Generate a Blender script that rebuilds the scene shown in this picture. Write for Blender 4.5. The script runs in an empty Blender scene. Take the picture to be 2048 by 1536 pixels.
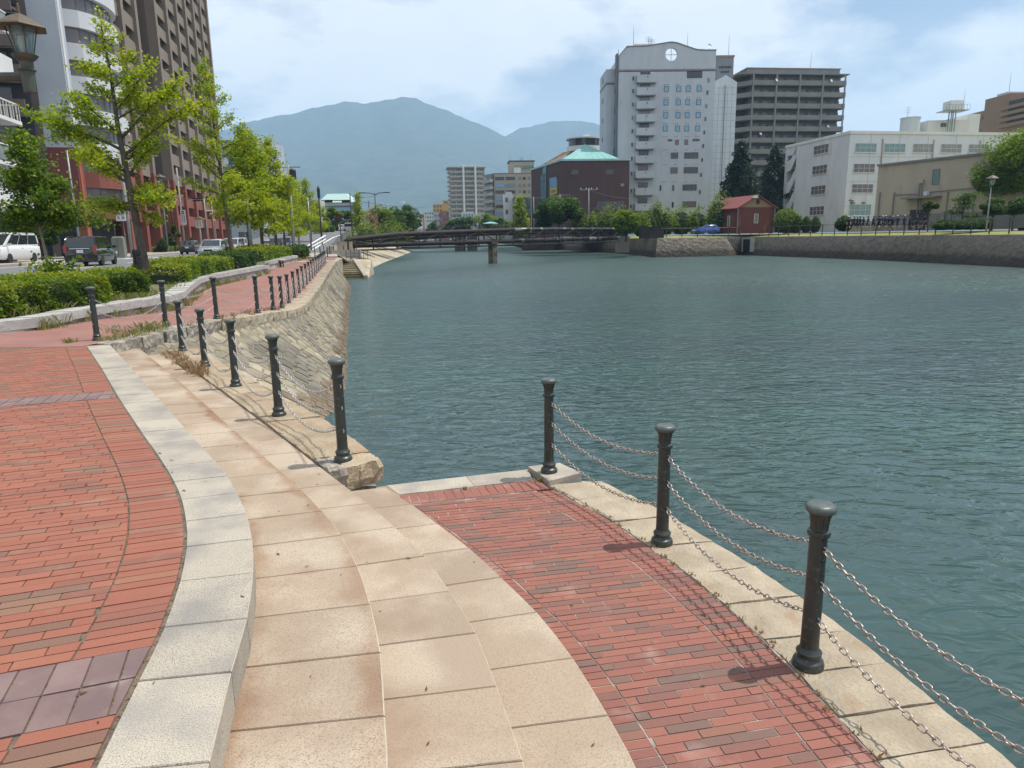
import bpy, bmesh, math, random
import numpy as np
from mathutils import Vector, Matrix
random.seed(7); rng = np.random.default_rng(7)
SC = bpy.context.scene; COL = SC.collection
# ------------------------------------------------------------------ camera
F, PITCH, ROLL, H0 = 1400.0, 0.205628612, -0.0156308953, 1.5
def _basis():
    f = np.array([0, math.cos(PITCH), -math.sin(PITCH)]); r = np.array([1., 0, 0]); u = np.cross(r, f)
    return math.cos(ROLL)*r+math.sin(ROLL)*u, -math.sin(ROLL)*r+math.cos(ROLL)*u, f
CR, CU, CF = _basis()
cam = bpy.data.objects.new('camera', bpy.data.cameras.new('camera')); COL.objects.link(cam)
M = Matrix.Identity(4)
for i in range(3):
    M[i][0], M[i][1], M[i][2] = CR[i], CU[i], -CF[i]
M[0][3], M[1][3], M[2][3] = 0, 0, H0
cam.matrix_world = M
cam.data.sensor_width = 36; cam.data.lens = 36*F/2048; cam.data.clip_end = 20000; cam.data.clip_start = .05
SC.camera = cam
# ------------------------------------------------------------------ world and sun
SUN = Vector((.36, .08, .85)).normalized()
W = bpy.data.worlds.new('World'); SC.world = W; W.use_nodes = True
nt = W.node_tree; nt.nodes.clear(); N = nt.nodes.new; K = nt.links.new
out = N('ShaderNodeOutputWorld'); bg = N('ShaderNodeBackground'); bg.inputs[1].default_value = .108
sky = N('ShaderNodeTexSky'); sky.sky_type = 'NISHITA'; sky.sun_disc = False
sky.sun_elevation = math.asin(SUN.z); sky.sun_rotation = math.atan2(SUN.x, SUN.y); sky.altitude = 0
sky.air_density = 1.0; sky.dust_density = 1.6; sky.ozone_density = 1.5
tc = N('ShaderNodeTexCoord'); sep = N('ShaderNodeSeparateXYZ'); K(tc.outputs['Generated'], sep.inputs[0])
mp = N('ShaderNodeMapping'); mp.inputs['Scale'].default_value = (1, 1, 2.1); mp.inputs['Location'].default_value = (.35, .2, .15); K(tc.outputs['Generated'], mp.inputs[0])
n1 = N('ShaderNodeTexNoise'); n1.inputs['Scale'].default_value = 3.6; n1.inputs['Detail'].default_value = 9; n1.inputs['Roughness'].default_value = .53; K(mp.outputs[0], n1.inputs[0])
rmp = N('ShaderNodeValToRGB'); rmp.color_ramp.elements[0].position = .38; rmp.color_ramp.elements[1].position = .55; K(n1.outputs[0], rmp.inputs[0])
mr = N('ShaderNodeMapRange'); mr.inputs[1].default_value = .0; mr.inputs[2].default_value = .30; mr.inputs[3].default_value = .92; mr.inputs[4].default_value = .0; K(sep.outputs[2], mr.inputs[0])
mx0 = N('ShaderNodeMath'); mx0.operation = 'MAXIMUM'; K(rmp.outputs[0], mx0.inputs[0]); K(mr.outputs[0], mx0.inputs[1])
mfac = N('ShaderNodeMath'); mfac.operation = 'MULTIPLY'; mfac.inputs[1].default_value = .92; K(mx0.outputs[0], mfac.inputs[0])
n2 = N('ShaderNodeTexNoise'); n2.inputs['Scale'].default_value = 6; n2.inputs['Detail'].default_value = 6; K(mp.outputs[0], n2.inputs[0])
cc = N('ShaderNodeMix'); cc.data_type = 'RGBA'; cc.inputs[6].default_value = (9.2, 9.5, 9.8, 1); cc.inputs[7].default_value = (12.5, 12.4, 12.3, 1); K(n2.outputs[0], cc.inputs[0])
tint = N('ShaderNodeMix'); tint.data_type = 'RGBA'; tint.blend_type = 'MULTIPLY'; tint.inputs[0].default_value = 1; tint.inputs[7].default_value = (.95, 1.05, 1.15, 1); K(sky.outputs[0], tint.inputs[6])
mix = N('ShaderNodeMix'); mix.data_type = 'RGBA'; K(mfac.outputs[0], mix.inputs[0]); K(tint.outputs[2], mix.inputs[6]); K(cc.outputs[2], mix.inputs[7])
K(mix.outputs[2], bg.inputs[0]); K(bg.outputs[0], out.inputs[0])
sd = bpy.data.lights.new('sun', 'SUN'); sd.energy = 5.0; sd.angle = math.radians(.53); sd.color = (1, .945, .86)
so = bpy.data.objects.new('sun', sd); COL.objects.link(so); so.rotation_euler = SUN.to_track_quat('Z', 'Y').to_euler(); so.location = (30, 10, 80)
vs = SC.view_settings; vs.view_transform = 'Standard'; vs.look = 'None'; vs.gamma = 1; vs.exposure = -.06; vs.use_curve_mapping = False
cy = SC.cycles; cy.max_bounces = 8; cy.diffuse_bounces = 2; cy.glossy_bounces = 2; cy.transmission_bounces = 3; cy.transparent_max_bounces = 8; cy.volume_bounces = 3
cy.use_denoising = True; cy.caustics_reflective = False; cy.caustics_refractive = False
try: cy.volume_step_rate = 4
except Exception: pass
# ------------------------------------------------------------------ measuring helpers (used to work out world positions)
def ray(x, y): return CR*(x-1024)/F-CU*(y-768)/F+CF
def at(x, y, z=0.):
    d = ray(x, y); p = d*((z-H0)/d[2]); return (float(p[0]), float(p[1]))
def atD(x, y, D):
    d = ray(x, y)*1.; p = d*(D/d[1]); return (float(p[0]), float(D), float(p[2]+H0))
def gx(x, D, z):
    return float(((x-1024)/F*(D*CF[1]+(z-H0)*CF[2])-D*CR[1]-(z-H0)*CR[2])/CR[0])
def gz(y, x, D): return atD(x, y, D)[2]
def zp(Y): return float(np.interp(Y, [0, 12, 14.2, 15.9, 18, 20.5, 25, 50, 70], [0, 0, -.02, -.08, -.2, -.28, -.28, 0, .1]))
def gp(x, y):
    z = 0.
    for _ in range(25):
        P = at(x, y, z); z = .5*z+.5*zp(P[1])
    return (P[0], P[1])
DV = (-.2149, .9766); NV = (.9766, .2149)          # along the street, across the street (towards the water)
def sw(s, t): return (DV[0]*s+NV[0]*t, DV[1]*s+NV[1]*t)
STREET_ROT = math.atan2(.2149, .9766)               # rotation that turns +Y into the street's direction
ORD = ['zeroth', 'first', 'second', 'third', 'fourth', 'fifth', 'sixth', 'seventh', 'eighth', 'ninth', 'tenth', 'eleventh', 'twelfth', 'thirteenth', 'fourteenth', 'fifteenth', 'sixteenth', 'seventeenth', 'eighteenth', 'nineteenth', 'twentieth', 'twenty-first', 'twenty-second', 'twenty-third', 'twenty-fourth', 'twenty-fifth', 'twenty-sixth', 'twenty-seventh', 'twenty-eighth', 'twenty-ninth', 'thirtieth']
# ------------------------------------------------------------------ objects
def link(o, parent=None):
    COL.objects.link(o)
    if parent is not None: o.parent = parent
    return o
def tag(o, label=None, cat=None, group=None, kind=None):
    if label: o['label'] = label
    if cat: o['category'] = cat
    if group: o['group'] = group
    if kind: o['kind'] = kind
    return o
def empty(name, loc, rz, label, cat, group=None, scale=None):
    o = bpy.data.objects.new(name, None); COL.objects.link(o); o.location = loc; o.rotation_euler = (0, 0, rz); o.empty_display_size = .2
    if scale: o.scale = scale
    return tag(o, label, cat, group)
def copy_tree(o, parent=None):
    c = o.copy(); COL.objects.link(c)
    if parent is not None: c.parent = parent
    for ch in list(o.children): copy_tree(ch, c)
    return c
def place(o, loc, rz=0, label=None, scale=None):
    o.location = loc; o.rotation_euler = (0, 0, rz)
    if label: o['label'] = label
    if scale: o.scale = scale
    return o
class MB:
    def __init__(s): s.v = []; s.f = []; s.m = []; s.r = []
    def add(s, vs, fs, mi=0, r=None):
        b = len(s.v); s.v += [tuple(v) for v in vs]
        for f in fs: s.f.append(tuple(i+b for i in f)); s.m.append(mi); s.r.append(r if r is not None else 0.)
        return s
    def box(s, c, d, rz=0, mi=0, r=None, top=1.):
        hx, hy, hz = d[0]/2, d[1]/2, d[2]/2; ca, sa = math.cos(rz), math.sin(rz); P = []
        for z, k in ((-hz, 1.), (hz, top)):
            for x, y in ((-hx, -hy), (hx, -hy), (hx, hy), (-hx, hy)):
                x *= k; y *= k; P.append((c[0]+ca*x-sa*y, c[1]+sa*x+ca*y, c[2]+z))
        return s.add(P, [(3, 2, 1, 0), (4, 5, 6, 7), (0, 1, 5, 4), (1, 2, 6, 5), (2, 3, 7, 6), (3, 0, 4, 7)], mi, r)
    def prism(s, poly, z0, z1, mi=0, r=None):
        n = len(poly); a = sum(poly[i][0]*poly[(i+1) % n][1]-poly[(i+1) % n][0]*poly[i][1] for i in range(n))
        if a < 0: poly = poly[::-1]
        z0f = z0 if callable(z0) else (lambda x, y: z0); z1f = z1 if callable(z1) else (lambda x, y: z1)
        P = [(p[0], p[1], z0f(p[0], p[1])) for p in poly]+[(p[0], p[1], z1f(p[0], p[1])) for p in poly]
        return s.add(P, [tuple(range(n))[::-1], tuple(range(n, 2*n))]+[(i, (i+1) % n, n+(i+1) % n, n+i) for i in range(n)], mi, r)
    def tube(s, pts, rad, n=6, mi=0, caps=True, r=None):
        pts = [Vector(p) for p in pts]; R = rad if isinstance(rad, (list, tuple)) else [rad]*len(pts); V = []; L = len(pts)
        up = None
        for i, p in enumerate(pts):
            d = (pts[min(i+1, L-1)]-pts[max(i-1, 0)])
            d = d.normalized() if d.length > 1e-9 else Vector((0, 0, 1))
            if up is None:
                a = Vector((1, 0, 0)) if abs(d.x) < .8 else Vector((0, 1, 0)); up = d.cross(a).normalized()
            else:
                up = (up-d*up.dot(d)); up = up.normalized() if up.length > 1e-6 else d.orthogonal().normalized()
            w = d.cross(up)
            for k in range(n):
                a = 2*math.pi*k/n; V.append(p+(up*math.cos(a)+w*math.sin(a))*R[i])
        fs = [(i*n+k, i*n+(k+1) % n, (i+1)*n+(k+1) % n, (i+1)*n+k) for i in range(L-1) for k in range(n)]
        if caps: fs += [tuple(range(n))[::-1], tuple((L-1)*n+k for k in range(n))]
        return s.add(V, fs, mi, r)
    def lathe(s, prof, n=16, c=(0, 0, 0), mi=0, flute=0):
        V = []
        for rr, z in prof:
            for k in range(n):
                a = 2*math.pi*k/n; q = rr*(1-(flute if k % 2 else 0)); V.append((c[0]+q*math.cos(a), c[1]+q*math.sin(a), c[2]+z))
        L = len(prof); fs = [(i*n+k, i*n+(k+1) % n, (i+1)*n+(k+1) % n, (i+1)*n+k) for i in range(L-1) for k in range(n)]
        fs += [tuple(range(n))[::-1], tuple((L-1)*n+k for k in range(n))]
        return s.add(V, fs, mi)
    def quad(s, a, b, c, d, mi=0, r=None): return s.add([a, b, c, d], [(0, 1, 2, 3)], mi, r)
    def mesh(s, name, mats, smooth=False, rnd=False):
        me = bpy.data.meshes.new(name); me.from_pydata(s.v, [], s.f)
        for m in (mats if isinstance(mats, (list, tuple)) else [mats]): me.materials.append(m)
        if any(s.m): me.polygons.foreach_set('material_index', s.m)
        if rnd or any(s.r):
            at_ = me.attributes.new('rnd', 'FLOAT', 'FACE'); at_.data.foreach_set('value', s.r)
        if smooth: me.polygons.foreach_set('use_smooth', [True]*len(me.polygons))
        me.update(); return me
    def obj(s, name, mats, parent=None, loc=(0, 0, 0), rz=0, smooth=False, rnd=False, kind=None):
        o = link(bpy.data.objects.new(name, s.mesh(name, mats, smooth, rnd)), parent); o.location = loc; o.rotation_euler = (0, 0, rz)
        if kind: o['kind'] = kind
        return o
def ob(name, me, parent=None, loc=(0, 0, 0), rz=0, scale=None):
    o = link(bpy.data.objects.new(name, me), parent); o.location = loc; o.rotation_euler = (0, 0, rz)
    if scale: o.scale = scale
    return o
def autosmooth(o, ang=.6):
    me = o.data; bm = bmesh.new(); bm.from_mesh(me)
    for f in bm.faces: f.smooth = True
    for e in bm.edges:
        if len(e.link_faces) == 2 and e.calc_face_angle(0) > ang: e.smooth = False
    bm.to_mesh(me); bm.free(); return o
# ------------------------------------------------------------------ materials
def mat(name, col, rough=.8, col2=None, scale=4., detail=4, fac=(.35, .65), bump=0., bscale=30., metal=0., rnd=None, ramp=None, speck=None, coat=0., spec=.5, stain=None, stretch=None):
    m = bpy.data.materials.new(name); m.use_nodes = True; t = m.node_tree; p = t.nodes['Principled BSDF']; n = t.nodes.new; k = t.links.new
    p.inputs['Roughness'].default_value = rough; p.inputs['Metallic'].default_value = metal; p.inputs['Specular IOR Level'].default_value = spec
    if coat: p.inputs['Coat Weight'].default_value = coat; p.inputs['Coat Roughness'].default_value = .05
    c = n('ShaderNodeTexCoord'); src = c.outputs['Object']
    if stretch:
        mpn = n('ShaderNodeMapping'); mpn.inputs['Scale'].default_value = stretch; k(src, mpn.inputs[0]); src = mpn.outputs[0]
    cur = None
    if ramp:      # colour picked piece by piece
        a = n('ShaderNodeAttribute'); a.attribute_name = 'rnd'; oi = n('ShaderNodeObjectInfo')
        ad = n('ShaderNodeMath'); ad.operation = 'ADD'; k(a.outputs['Fac'], ad.inputs[0]); k(oi.outputs['Random'], ad.inputs[1])
        fr = n('ShaderNodeMath'); fr.operation = 'FRACT'; k(ad.outputs[0], fr.inputs[0])
        cr = n('ShaderNodeValToRGB'); cr.color_ramp.interpolation = 'LINEAR'; e = cr.color_ramp.elements
        while len(e) > 1: e.remove(e[-1])
        for i, (pos, cl) in enumerate(ramp):
            el = e[0] if i == 0 else e.new(pos)
            el.position = pos; el.color = (*cl, 1)
        k(fr.outputs[0], cr.inputs[0]); cur = cr.outputs[0]
    else:
        rgb = n('ShaderNodeRGB'); rgb.outputs[0].default_value = (*col, 1); cur = rgb.outputs[0]
    def mixin(fsock, colr, mode='MIX'):
        nonlocal cur
        x = n('ShaderNodeMix'); x.data_type = 'RGBA'; x.blend_type = mode; k(fsock, x.inputs[0]); k(cur, x.inputs[6]); x.inputs[7].default_value = (*colr, 1); cur = x.outputs[2]
    def noise(sc_, dt=4, lo=.35, hi=.65):
        q = n('ShaderNodeTexNoise'); q.inputs['Scale'].default_value = sc_; q.inputs['Detail'].default_value = dt; k(src, q.inputs[0])
        g = n('ShaderNodeMapRange'); g.inputs[1].default_value = lo; g.inputs[2].default_value = hi; k(q.outputs[0], g.inputs[0]); return g.outputs[0], q.outputs[0]
    if col2 is not None:
        g, _ = noise(scale, detail, *fac); mixin(g, col2)
    if stain:
        g, _ = noise(stain[1], 5, stain[2], stain[3]); mixin(g, stain[0])
    if speck:
        g, _ = noise(speck[1], 2, speck[2], speck[3]); mixin(g, speck[0])
    if rnd:       # brightness that differs from piece to piece
        a = n('ShaderNodeAttribute'); a.attribute_name = 'rnd'; oi = n('ShaderNodeObjectInfo')
        ad = n('ShaderNodeMath'); ad.operation = 'ADD'; k(a.outputs['Fac'], ad.inputs[0]); k(oi.outputs['Random'], ad.inputs[1])
        fr = n('ShaderNodeMath'); fr.operation = 'FRACT'; k(ad.outputs[0], fr.inputs[0])
        g = n('ShaderNodeMapRange'); g.inputs[3].default_value = 1-rnd; g.inputs[4].default_value = 1+rnd*.6; k(fr.outputs[0], g.inputs[0])
        hs = n('ShaderNodeHueSaturation'); k(g.outputs[0], hs.inputs['Value']); k(cur, hs.inputs['Color']); cur = hs.outputs[0]
    k(cur, p.inputs['Base Color'])
    if bump:
        _, q = noise(bscale, 5); b = n('ShaderNodeBump'); b.inputs['Strength'].default_value = bump; b.inputs['Distance'].default_value = .02; k(q, b.inputs['Height']); k(b.outputs[0], p.inputs['Normal'])
    return m
def leafmat(name, ramp, trans=.45):
    m = bpy.data.materials.new(name); m.use_nodes = True; t = m.node_tree; t.nodes.clear(); n = t.nodes.new; k = t.links.new
    o = n('ShaderNodeOutputMaterial'); a = n('ShaderNodeAttribute'); a.attribute_name = 'rnd'
    cr = n('ShaderNodeValToRGB'); e = cr.color_ramp.elements
    for i, (pos, cl) in enumerate(ramp):
        el = e[i] if i < 2 else e.new(pos)
        el.position = pos; el.color = (*cl, 1)
    k(a.outputs['Fac'], cr.inputs[0]); d = n('ShaderNodeBsdfPrincipled'); d.inputs['Roughness'].default_value = .55; d.inputs['Specular IOR Level'].default_value = .3; k(cr.outputs[0], d.inputs['Base Color'])
    tr = n('ShaderNodeBsdfTranslucent'); hs = n('ShaderNodeHueSaturation'); hs.inputs['Value'].default_value = 1.5; hs.inputs['Saturation'].default_value = 1.1; k(cr.outputs[0], hs.inputs['Color']); k(hs.outputs[0], tr.inputs[0])
    x = n('ShaderNodeMixShader'); x.inputs[0].default_value = trans; k(d.outputs[0], x.inputs[1]); k(tr.outputs[0], x.inputs[2]); k(x.outputs[0], o.inputs[0]); return m
def glassmat(name, col, rough=.08, var=None):
    m = mat(name, col, rough, col2=var, scale=.35, spec=.8); return m
BR_RAMP = [(0, (0.297, 0.103, 0.064)), (.25, (0.275, 0.095, 0.061)), (.5, (0.318, 0.116, 0.070)), (.72, (0.245, 0.091, 0.062)), (.86, (0.185, 0.099, 0.069)), (.93, (0.206, 0.129, 0.088)), (1., (0.335, 0.122, 0.067))]
LB_RAMP = [(0, (0.260, 0.099, 0.074)), (.3, (0.286, 0.112, 0.080)), (.55, (0.244, 0.093, 0.071)), (.75, (0.197, 0.096, 0.077)), (.88, (0.160, 0.107, 0.086)), (1., (0.302, 0.116, 0.074))]
m_brick = mat('red_brick', (.4, .1, .07), .85, ramp=BR_RAMP, stain=((.30, .17, .12), 5, .58, .8), speck=((.24, .13, .10), 160, .55, .8), bump=.25, bscale=120)
m_lbrick = mat('lower_brick', (.4, .1, .07), .85, ramp=LB_RAMP, stain=((.42, .28, .24), 3.2, .60, .85), speck=((.2, .11, .09), 150, .55, .8), bump=.25, bscale=120)
m_tile = mat('plum_tile', (.18, .115, .112), .7, col2=(.23, .155, .14), scale=6, stain=((.3, .24, .23), 9, .62, .8), rnd=.15, bump=.1, bscale=90)
m_mortar = mat('sandy_joint', (.13, .105, .08), .95, col2=(.22, .17, .12), scale=9, speck=((.05, .045, .03), 60, .5, .7), bump=.5, bscale=150)
m_lime = mat('limed_joint', (.20, .155, .13), .95, col2=(.55, .50, .46), scale=3.4, fac=(.48, .66), bump=.4, bscale=120)
m_gran = mat('grey_granite', (.475, .42, .335), .8, col2=(.30, .275, .245), scale=3.2, fac=(.42, .68), speck=((.21, .19, .165), 210, .47, .66), rnd=.10, bump=.12, bscale=160)
m_tread = mat('tan_granite', (.375, .292, .212), .8, col2=(.485, .40, .305), scale=1.9, fac=(.42, .6), stain=((.30, .205, .14), 1.7, .50, .74), speck=((.25, .185, .13), 210, .48, .68), rnd=.10, bump=.06, bscale=160)
m_arris = mat('pale_arris', (.50, .44, .35), .8, col2=(.42, .35, .27), scale=14)  # paler stone colour for the outer chamfer of each slab
m_kerb = mat('kerb_granite', (.45, .375, .27), .85, col2=(.33, .265, .18), scale=5, stain=((.36, .20, .11), 6, .62, .78), speck=((.30, .27, .23), 90, .52, .7), rnd=.08, bump=.6, bscale=45)
m_mcop = mat('ochre_granite', (.43, .34, .23), .9, col2=(.32, .245, .155), scale=4, stain=((.42, .21, .10), 3.5, .56, .76), speck=((.25, .22, .17), 90, .52, .7), rnd=.12, bump=.7, bscale=40)
m_rock = mat('rough_rock', (.33, .29, .24), .95, col2=(.17, .15, .125), scale=8, stain=((.45, .41, .33), 14, .5, .7), rnd=.15, bump=1., bscale=22)
m_wstone = mat('battered_wall_stone', (.31, .265, .185), .9, col2=(.385, .335, .24), scale=3.5, fac=(.4, .62), stain=((.165, .15, .12), .75, .45, .64), rnd=.26, bump=.6, bscale=18)
m_wet = mat('tide_stained_stone', (.12, .085, .055), .7, col2=(.20, .15, .09), scale=6, rnd=.2, bump=.9, bscale=14)
m_wjoint = mat('wall_joint', (.17, .15, .11), .95, col2=(.27, .235, .165), scale=5)
m_rwall = mat('far_quay_stone', (.115, .095, .08), .9, col2=(.16, .135, .11), scale=.5, stain=((.07, .06, .05), 2.2, .5, .7), rnd=.3, bump=.8, bscale=5)
m_rwall2 = mat('far_quay_stone_light', (.24, .205, .16), .9, col2=(.16, .14, .11), scale=.8, rnd=.25, bump=.7, bscale=5)
m_plant = mat('planter_granite', (.46, .45, .42), .85, col2=(.34, .335, .32), scale=4, stain=((.22, .21, .19), 9, .56, .75), rnd=.08, bump=.3, bscale=60)
m_conc = mat('concrete', (.42, .41, .38), .9, col2=(.32, .31, .29), scale=2.5, bump=.2, bscale=20)
m_asph = mat('asphalt', (.15, .155, .165), .9, col2=(.19, .195, .20), scale=.6, speck=((.10, .10, .11), 60, .5, .7), bump=.2, bscale=60)
m_pave = mat('far_pavement', (.40, .36, .30), .9, col2=(.32, .28, .24), scale=1.2)
m_paint = mat('road_paint', (.78, .78, .76), .7, col2=(.6, .6, .58), scale=4)
m_soil = mat('planter_soil', (.17, .14, .09), .95, col2=(.10, .12, .04), scale=3, bump=.5)
m_lawn = mat('lawn', (.20, .22, .05), .95, col2=(.30, .26, .09), scale=.35, stain=((.10, .15, .03), .8, .5, .7), bump=.4, bscale=8)
m_earth = mat('distant_ground', (.16, .15, .11), .95, col2=(.10, .13, .05), scale=.02)
m_post = mat('dark_green_enamel', (.020, .028, .025), .36, col2=(.036, .045, .040), scale=9, speck=((.10, .105, .085), 45, .60, .74), spec=.6, bump=.12, bscale=50)
m_cap = mat('sunlit_cap_enamel', (.10, .12, .112), .42, col2=(.06, .075, .07), scale=16, bump=.05, bscale=50)  # paler than the shaft: light on the post tops put into the colour
m_chain = mat('galvanised_chain', (.54, .48, .43), .38, metal=.75, col2=(.22, .13, .09), scale=60, fac=(.45, .7))
m_chain2 = mat('bright_chain', (.66, .63, .62), .35, metal=.55, col2=(.35, .30, .28), scale=60)
m_white = mat('white_paint', (.78, .78, .76), .5)
m_black = mat('black_plastic', (.012, .012, .013), .5)
m_tyre = mat('tyre_rubber', (.02, .02, .02), .8)
m_rim = mat('alloy_rim', (.55, .56, .58), .3, metal=.8)
m_glass = glassmat('car_glass', (.02, .028, .03), .04)
m_lampred = mat('red_lens', (.30, .03, .025), .2, coat=.5)
m_lampclear = mat('clear_lens', (.75, .76, .78), .12, coat=.5)
m_pole = mat('galvanised_pole', (.33, .36, .37), .5, metal=.3, col2=(.25, .27, .28), scale=3)
m_dpole = mat('dark_brown_pole', (.06, .05, .045), .6)
m_cpole = mat('concrete_pole', (.36, .36, .34), .85, col2=(.28, .28, .27), scale=2)
m_wire = mat('cable', (.05, .05, .055), .6)
m_bark = mat('bark', (.13, .105, .08), .95, col2=(.07, .055, .045), scale=9, bump=1., bscale=14, stretch=(1, 1, .35))
m_barkp = mat('pale_bark', (.30, .25, .18), .95, col2=(.20, .16, .11), scale=9, bump=.6, bscale=20)
m_gink = leafmat('ginkgo_leaves', [(0, (.10, .17, .016)), (.35, (.19, .27, .020)), (.7, (.32, .37, .028)), (1, (.50, .47, .06))], .5)
m_gink2 = leafmat('young_ginkgo_leaves', [(0, (.04, .085, .012)), (.5, (.10, .17, .018)), (1, (.32, .36, .06))], .45)
m_broad = leafmat('broad_leaves', [(0, (.025, .06, .012)), (.5, (.055, .115, .02)), (1, (.12, .19, .03))], .35)
m_cam = leafmat('camphor_leaves', [(0, (.05, .10, .012)), (.5, (.115, .19, .022)), (1, (.24, .29, .04))], .4)
m_cedar = leafmat('cedar_needles', [(0, (.010, .025, .018)), (.5, (.018, .042, .026)), (1, (.04, .075, .04))], .15)
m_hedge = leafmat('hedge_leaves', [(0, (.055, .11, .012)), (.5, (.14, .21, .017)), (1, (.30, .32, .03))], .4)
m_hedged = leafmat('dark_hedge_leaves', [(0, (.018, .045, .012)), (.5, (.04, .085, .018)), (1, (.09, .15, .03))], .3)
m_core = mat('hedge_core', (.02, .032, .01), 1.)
m_weed = leafmat('weeds', [(0, (.10, .16, .03)), (.5, (.22, .24, .07)), (1, (.42, .34, .18))], .4)
m_dry = leafmat('dry_weeds', [(0, (.22, .15, .07)), (.6, (.34, .24, .13)), (1, (.45, .28, .18))], .3)
# ------------------------------------------------------------------ curves of the steps (x as a function of y)
def curve(pts):
    P = sorted([(p[1], p[0]) for p in pts]); Y = [p[0] for p in P]; X = [p[1] for p in P]
    k0 = (X[1]-X[0])/(Y[1]-Y[0])*.55; k1 = (X[-1]-X[-2])/(Y[-1]-Y[-2])
    def f(y):
        if y < Y[0]: return X[0]+k0*(y-Y[0])
        if y > Y[-1]: return X[-1]+k1*(y-Y[-1])
        return float(np.interp(y, Y, X))
    return lambda y: (f(y-.12)+f(y)+f(y+.12))/3
E0 = curve([(-6.38, 10.44), (-4.97, 8.38), (-4.0, 6.93), (-3.52, 6.23), (-2.99, 5.46), (-2.54, 4.82), (-2.25, 4.39), (-2.01, 4.01), (-1.85, 3.71), (-1.7, 3.41), (-1.61, 3.18), (-1.52, 2.94), (-1.41, 2.57), (-1.37, 2.42), (-1.33, 2.21), (-1.29, 2.01), (-1.23, 1.78)])
E1 = curve([(-6.21, 10.73), (-3.96, 7.44), (-2.5, 5.3), (-1.91, 4.44), (-1.56, 3.83), (-1.35, 3.38), (-1.21, 3.0), (-1.09, 2.6), (-1.02, 2.24), (-0.9, 1.77)])
E2 = curve([(-6.06, 11.28), (-4.15, 8.53), (-2.49, 6.06), (-1.47, 4.56), (-1.06, 3.9), (-0.81, 3.36), (-0.67, 2.97), (-0.55, 2.58), (-0.47, 2.19), (-0.41, 1.94)])
E3 = curve([(-5.98, 11.96), (-4.66, 10.02), (-2.56, 6.93), (-1.45, 5.26), (-0.95, 4.52), (-0.5, 3.75), (-0.18, 2.96), (0.03, 2.1)])
E4 = curve([(-1.09, 5.43), (-0.74, 4.93), (-0.27, 4.17), (0.12, 3.4), (0.27, 2.99), (0.38, 2.57), (0.45, 2.27)])
KI = curve([(0.20, 5.98), (0.24, 5.89), (0.52, 5.32), (0.71, 5.03), (0.88, 4.62), (1.03, 4.27), (1.16, 3.9), (1.28, 3.52), (1.37, 3.1), (1.41, 2.85), (1.44, 2.64), (1.47, 2.48)])
KO = curve([(0.71, 5.99), (0.87, 5.67), (1.08, 5.28), (1.25, 4.95), (1.44, 4.46), (1.59, 4.06), (1.71, 3.72), (1.79, 3.45), (1.85, 3.13), (1.91, 2.82), (1.97, 2.56), (2.01, 2.41)])
MO = curve([(-1.1, 5.54), (-1.51, 6.28), (-2.0, 7.06), (-2.74, 8.06), (-3.77, 9.56), (-4.57, 10.65), (-5.65, 12.3)])
def jslope(y): return .12+.2*min(1, max(0, (y-2)/1.8))
def slabs(fin, fout, joints, z1, z0, m, parent, name, tuck=0., gap=.007, zj=.0015):
    def line(f, yj, s, xr):     # point on curve f where the joint line through (xr, yj) meets it
        y = yj
        for _ in range(8): y = yj+s*(f(y)-xr)
        return y
    out_ = []
    for a, b in zip(joints[:-1], joints[1:]):
        sa, sb = jslope(a), jslope(b); g = gap/2
        xa, xb = fout(a), fout(b)
        ya, yb = line(fin, a, sa, xa), line(fin, b, sb, xb); ym, yn = (a+b)/2, (ya+yb)/2
        poly = [(fout(a+g), a+g), (fout(ym), ym), (fout(b-g), b-g), (fin(yb-g)-tuck, yb-g), (fin(yn)-tuck, yn), (fin(ya+g)-tuck, ya+g)]
        dz = random.uniform(-zj, zj)
        mb = MB(); n = len(poly)
        ar = sum(poly[i][0]*poly[(i+1) % n][1]-poly[(i+1) % n][0]*poly[i][1] for i in range(n))
        if ar < 0: poly = poly[::-1]
        cx = sum(p[0] for p in poly)/n; cyy = sum(p[1] for p in poly)/n; bev = .006
        ins = [(p[0]+(cx-p[0])*bev*3, p[1]+(cyy-p[1])*bev*2) for p in poly]
        V = [(p[0], p[1], z0) for p in poly]+[(p[0], p[1], z1+dz-.005) for p in poly]+[(p[0], p[1], z1+dz) for p in ins]
        Fc = [tuple(range(n))[::-1], tuple(range(2*n, 3*n))]+[(i, (i+1) % n, n+(i+1) % n, n+i) for i in range(n)]+[(n+i, n+(i+1) % n, 2*n+(i+1) % n, 2*n+i) for i in range(n)]
        mb.add(V, Fc[:2+n]); mb.add([], []); b0 = len(mb.v)
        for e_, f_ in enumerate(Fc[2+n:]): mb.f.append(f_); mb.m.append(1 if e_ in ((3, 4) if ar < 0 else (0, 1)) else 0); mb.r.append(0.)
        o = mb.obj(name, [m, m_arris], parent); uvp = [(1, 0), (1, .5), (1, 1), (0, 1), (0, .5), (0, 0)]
        if ar < 0: uvp = uvp[::-1]
        uv = o.data.uv_layers.new(name='slab')
        for pl_ in o.data.polygons:
            for li in pl_.loop_indices: uv.data[li].uv = uvp[o.data.loops[li].vertex_index % n]
        out_.append(o)
    return out_
def struct(name, mb, m, **k): return mb.obj(name, m, kind='structure', **k)
def seq(a, b, d, jit=.04):
    r = [a]
    while r[-1] < b-d*.6: r.append(r[-1]+d*random.uniform(1-jit, 1+jit))
    r[-1] = b if abs(r[-1]-b) < d*.6 else r[-1]
    return r
# ------------------------------------------------------------------ upper plaza
m_tread2 = m_tread.copy()
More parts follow.
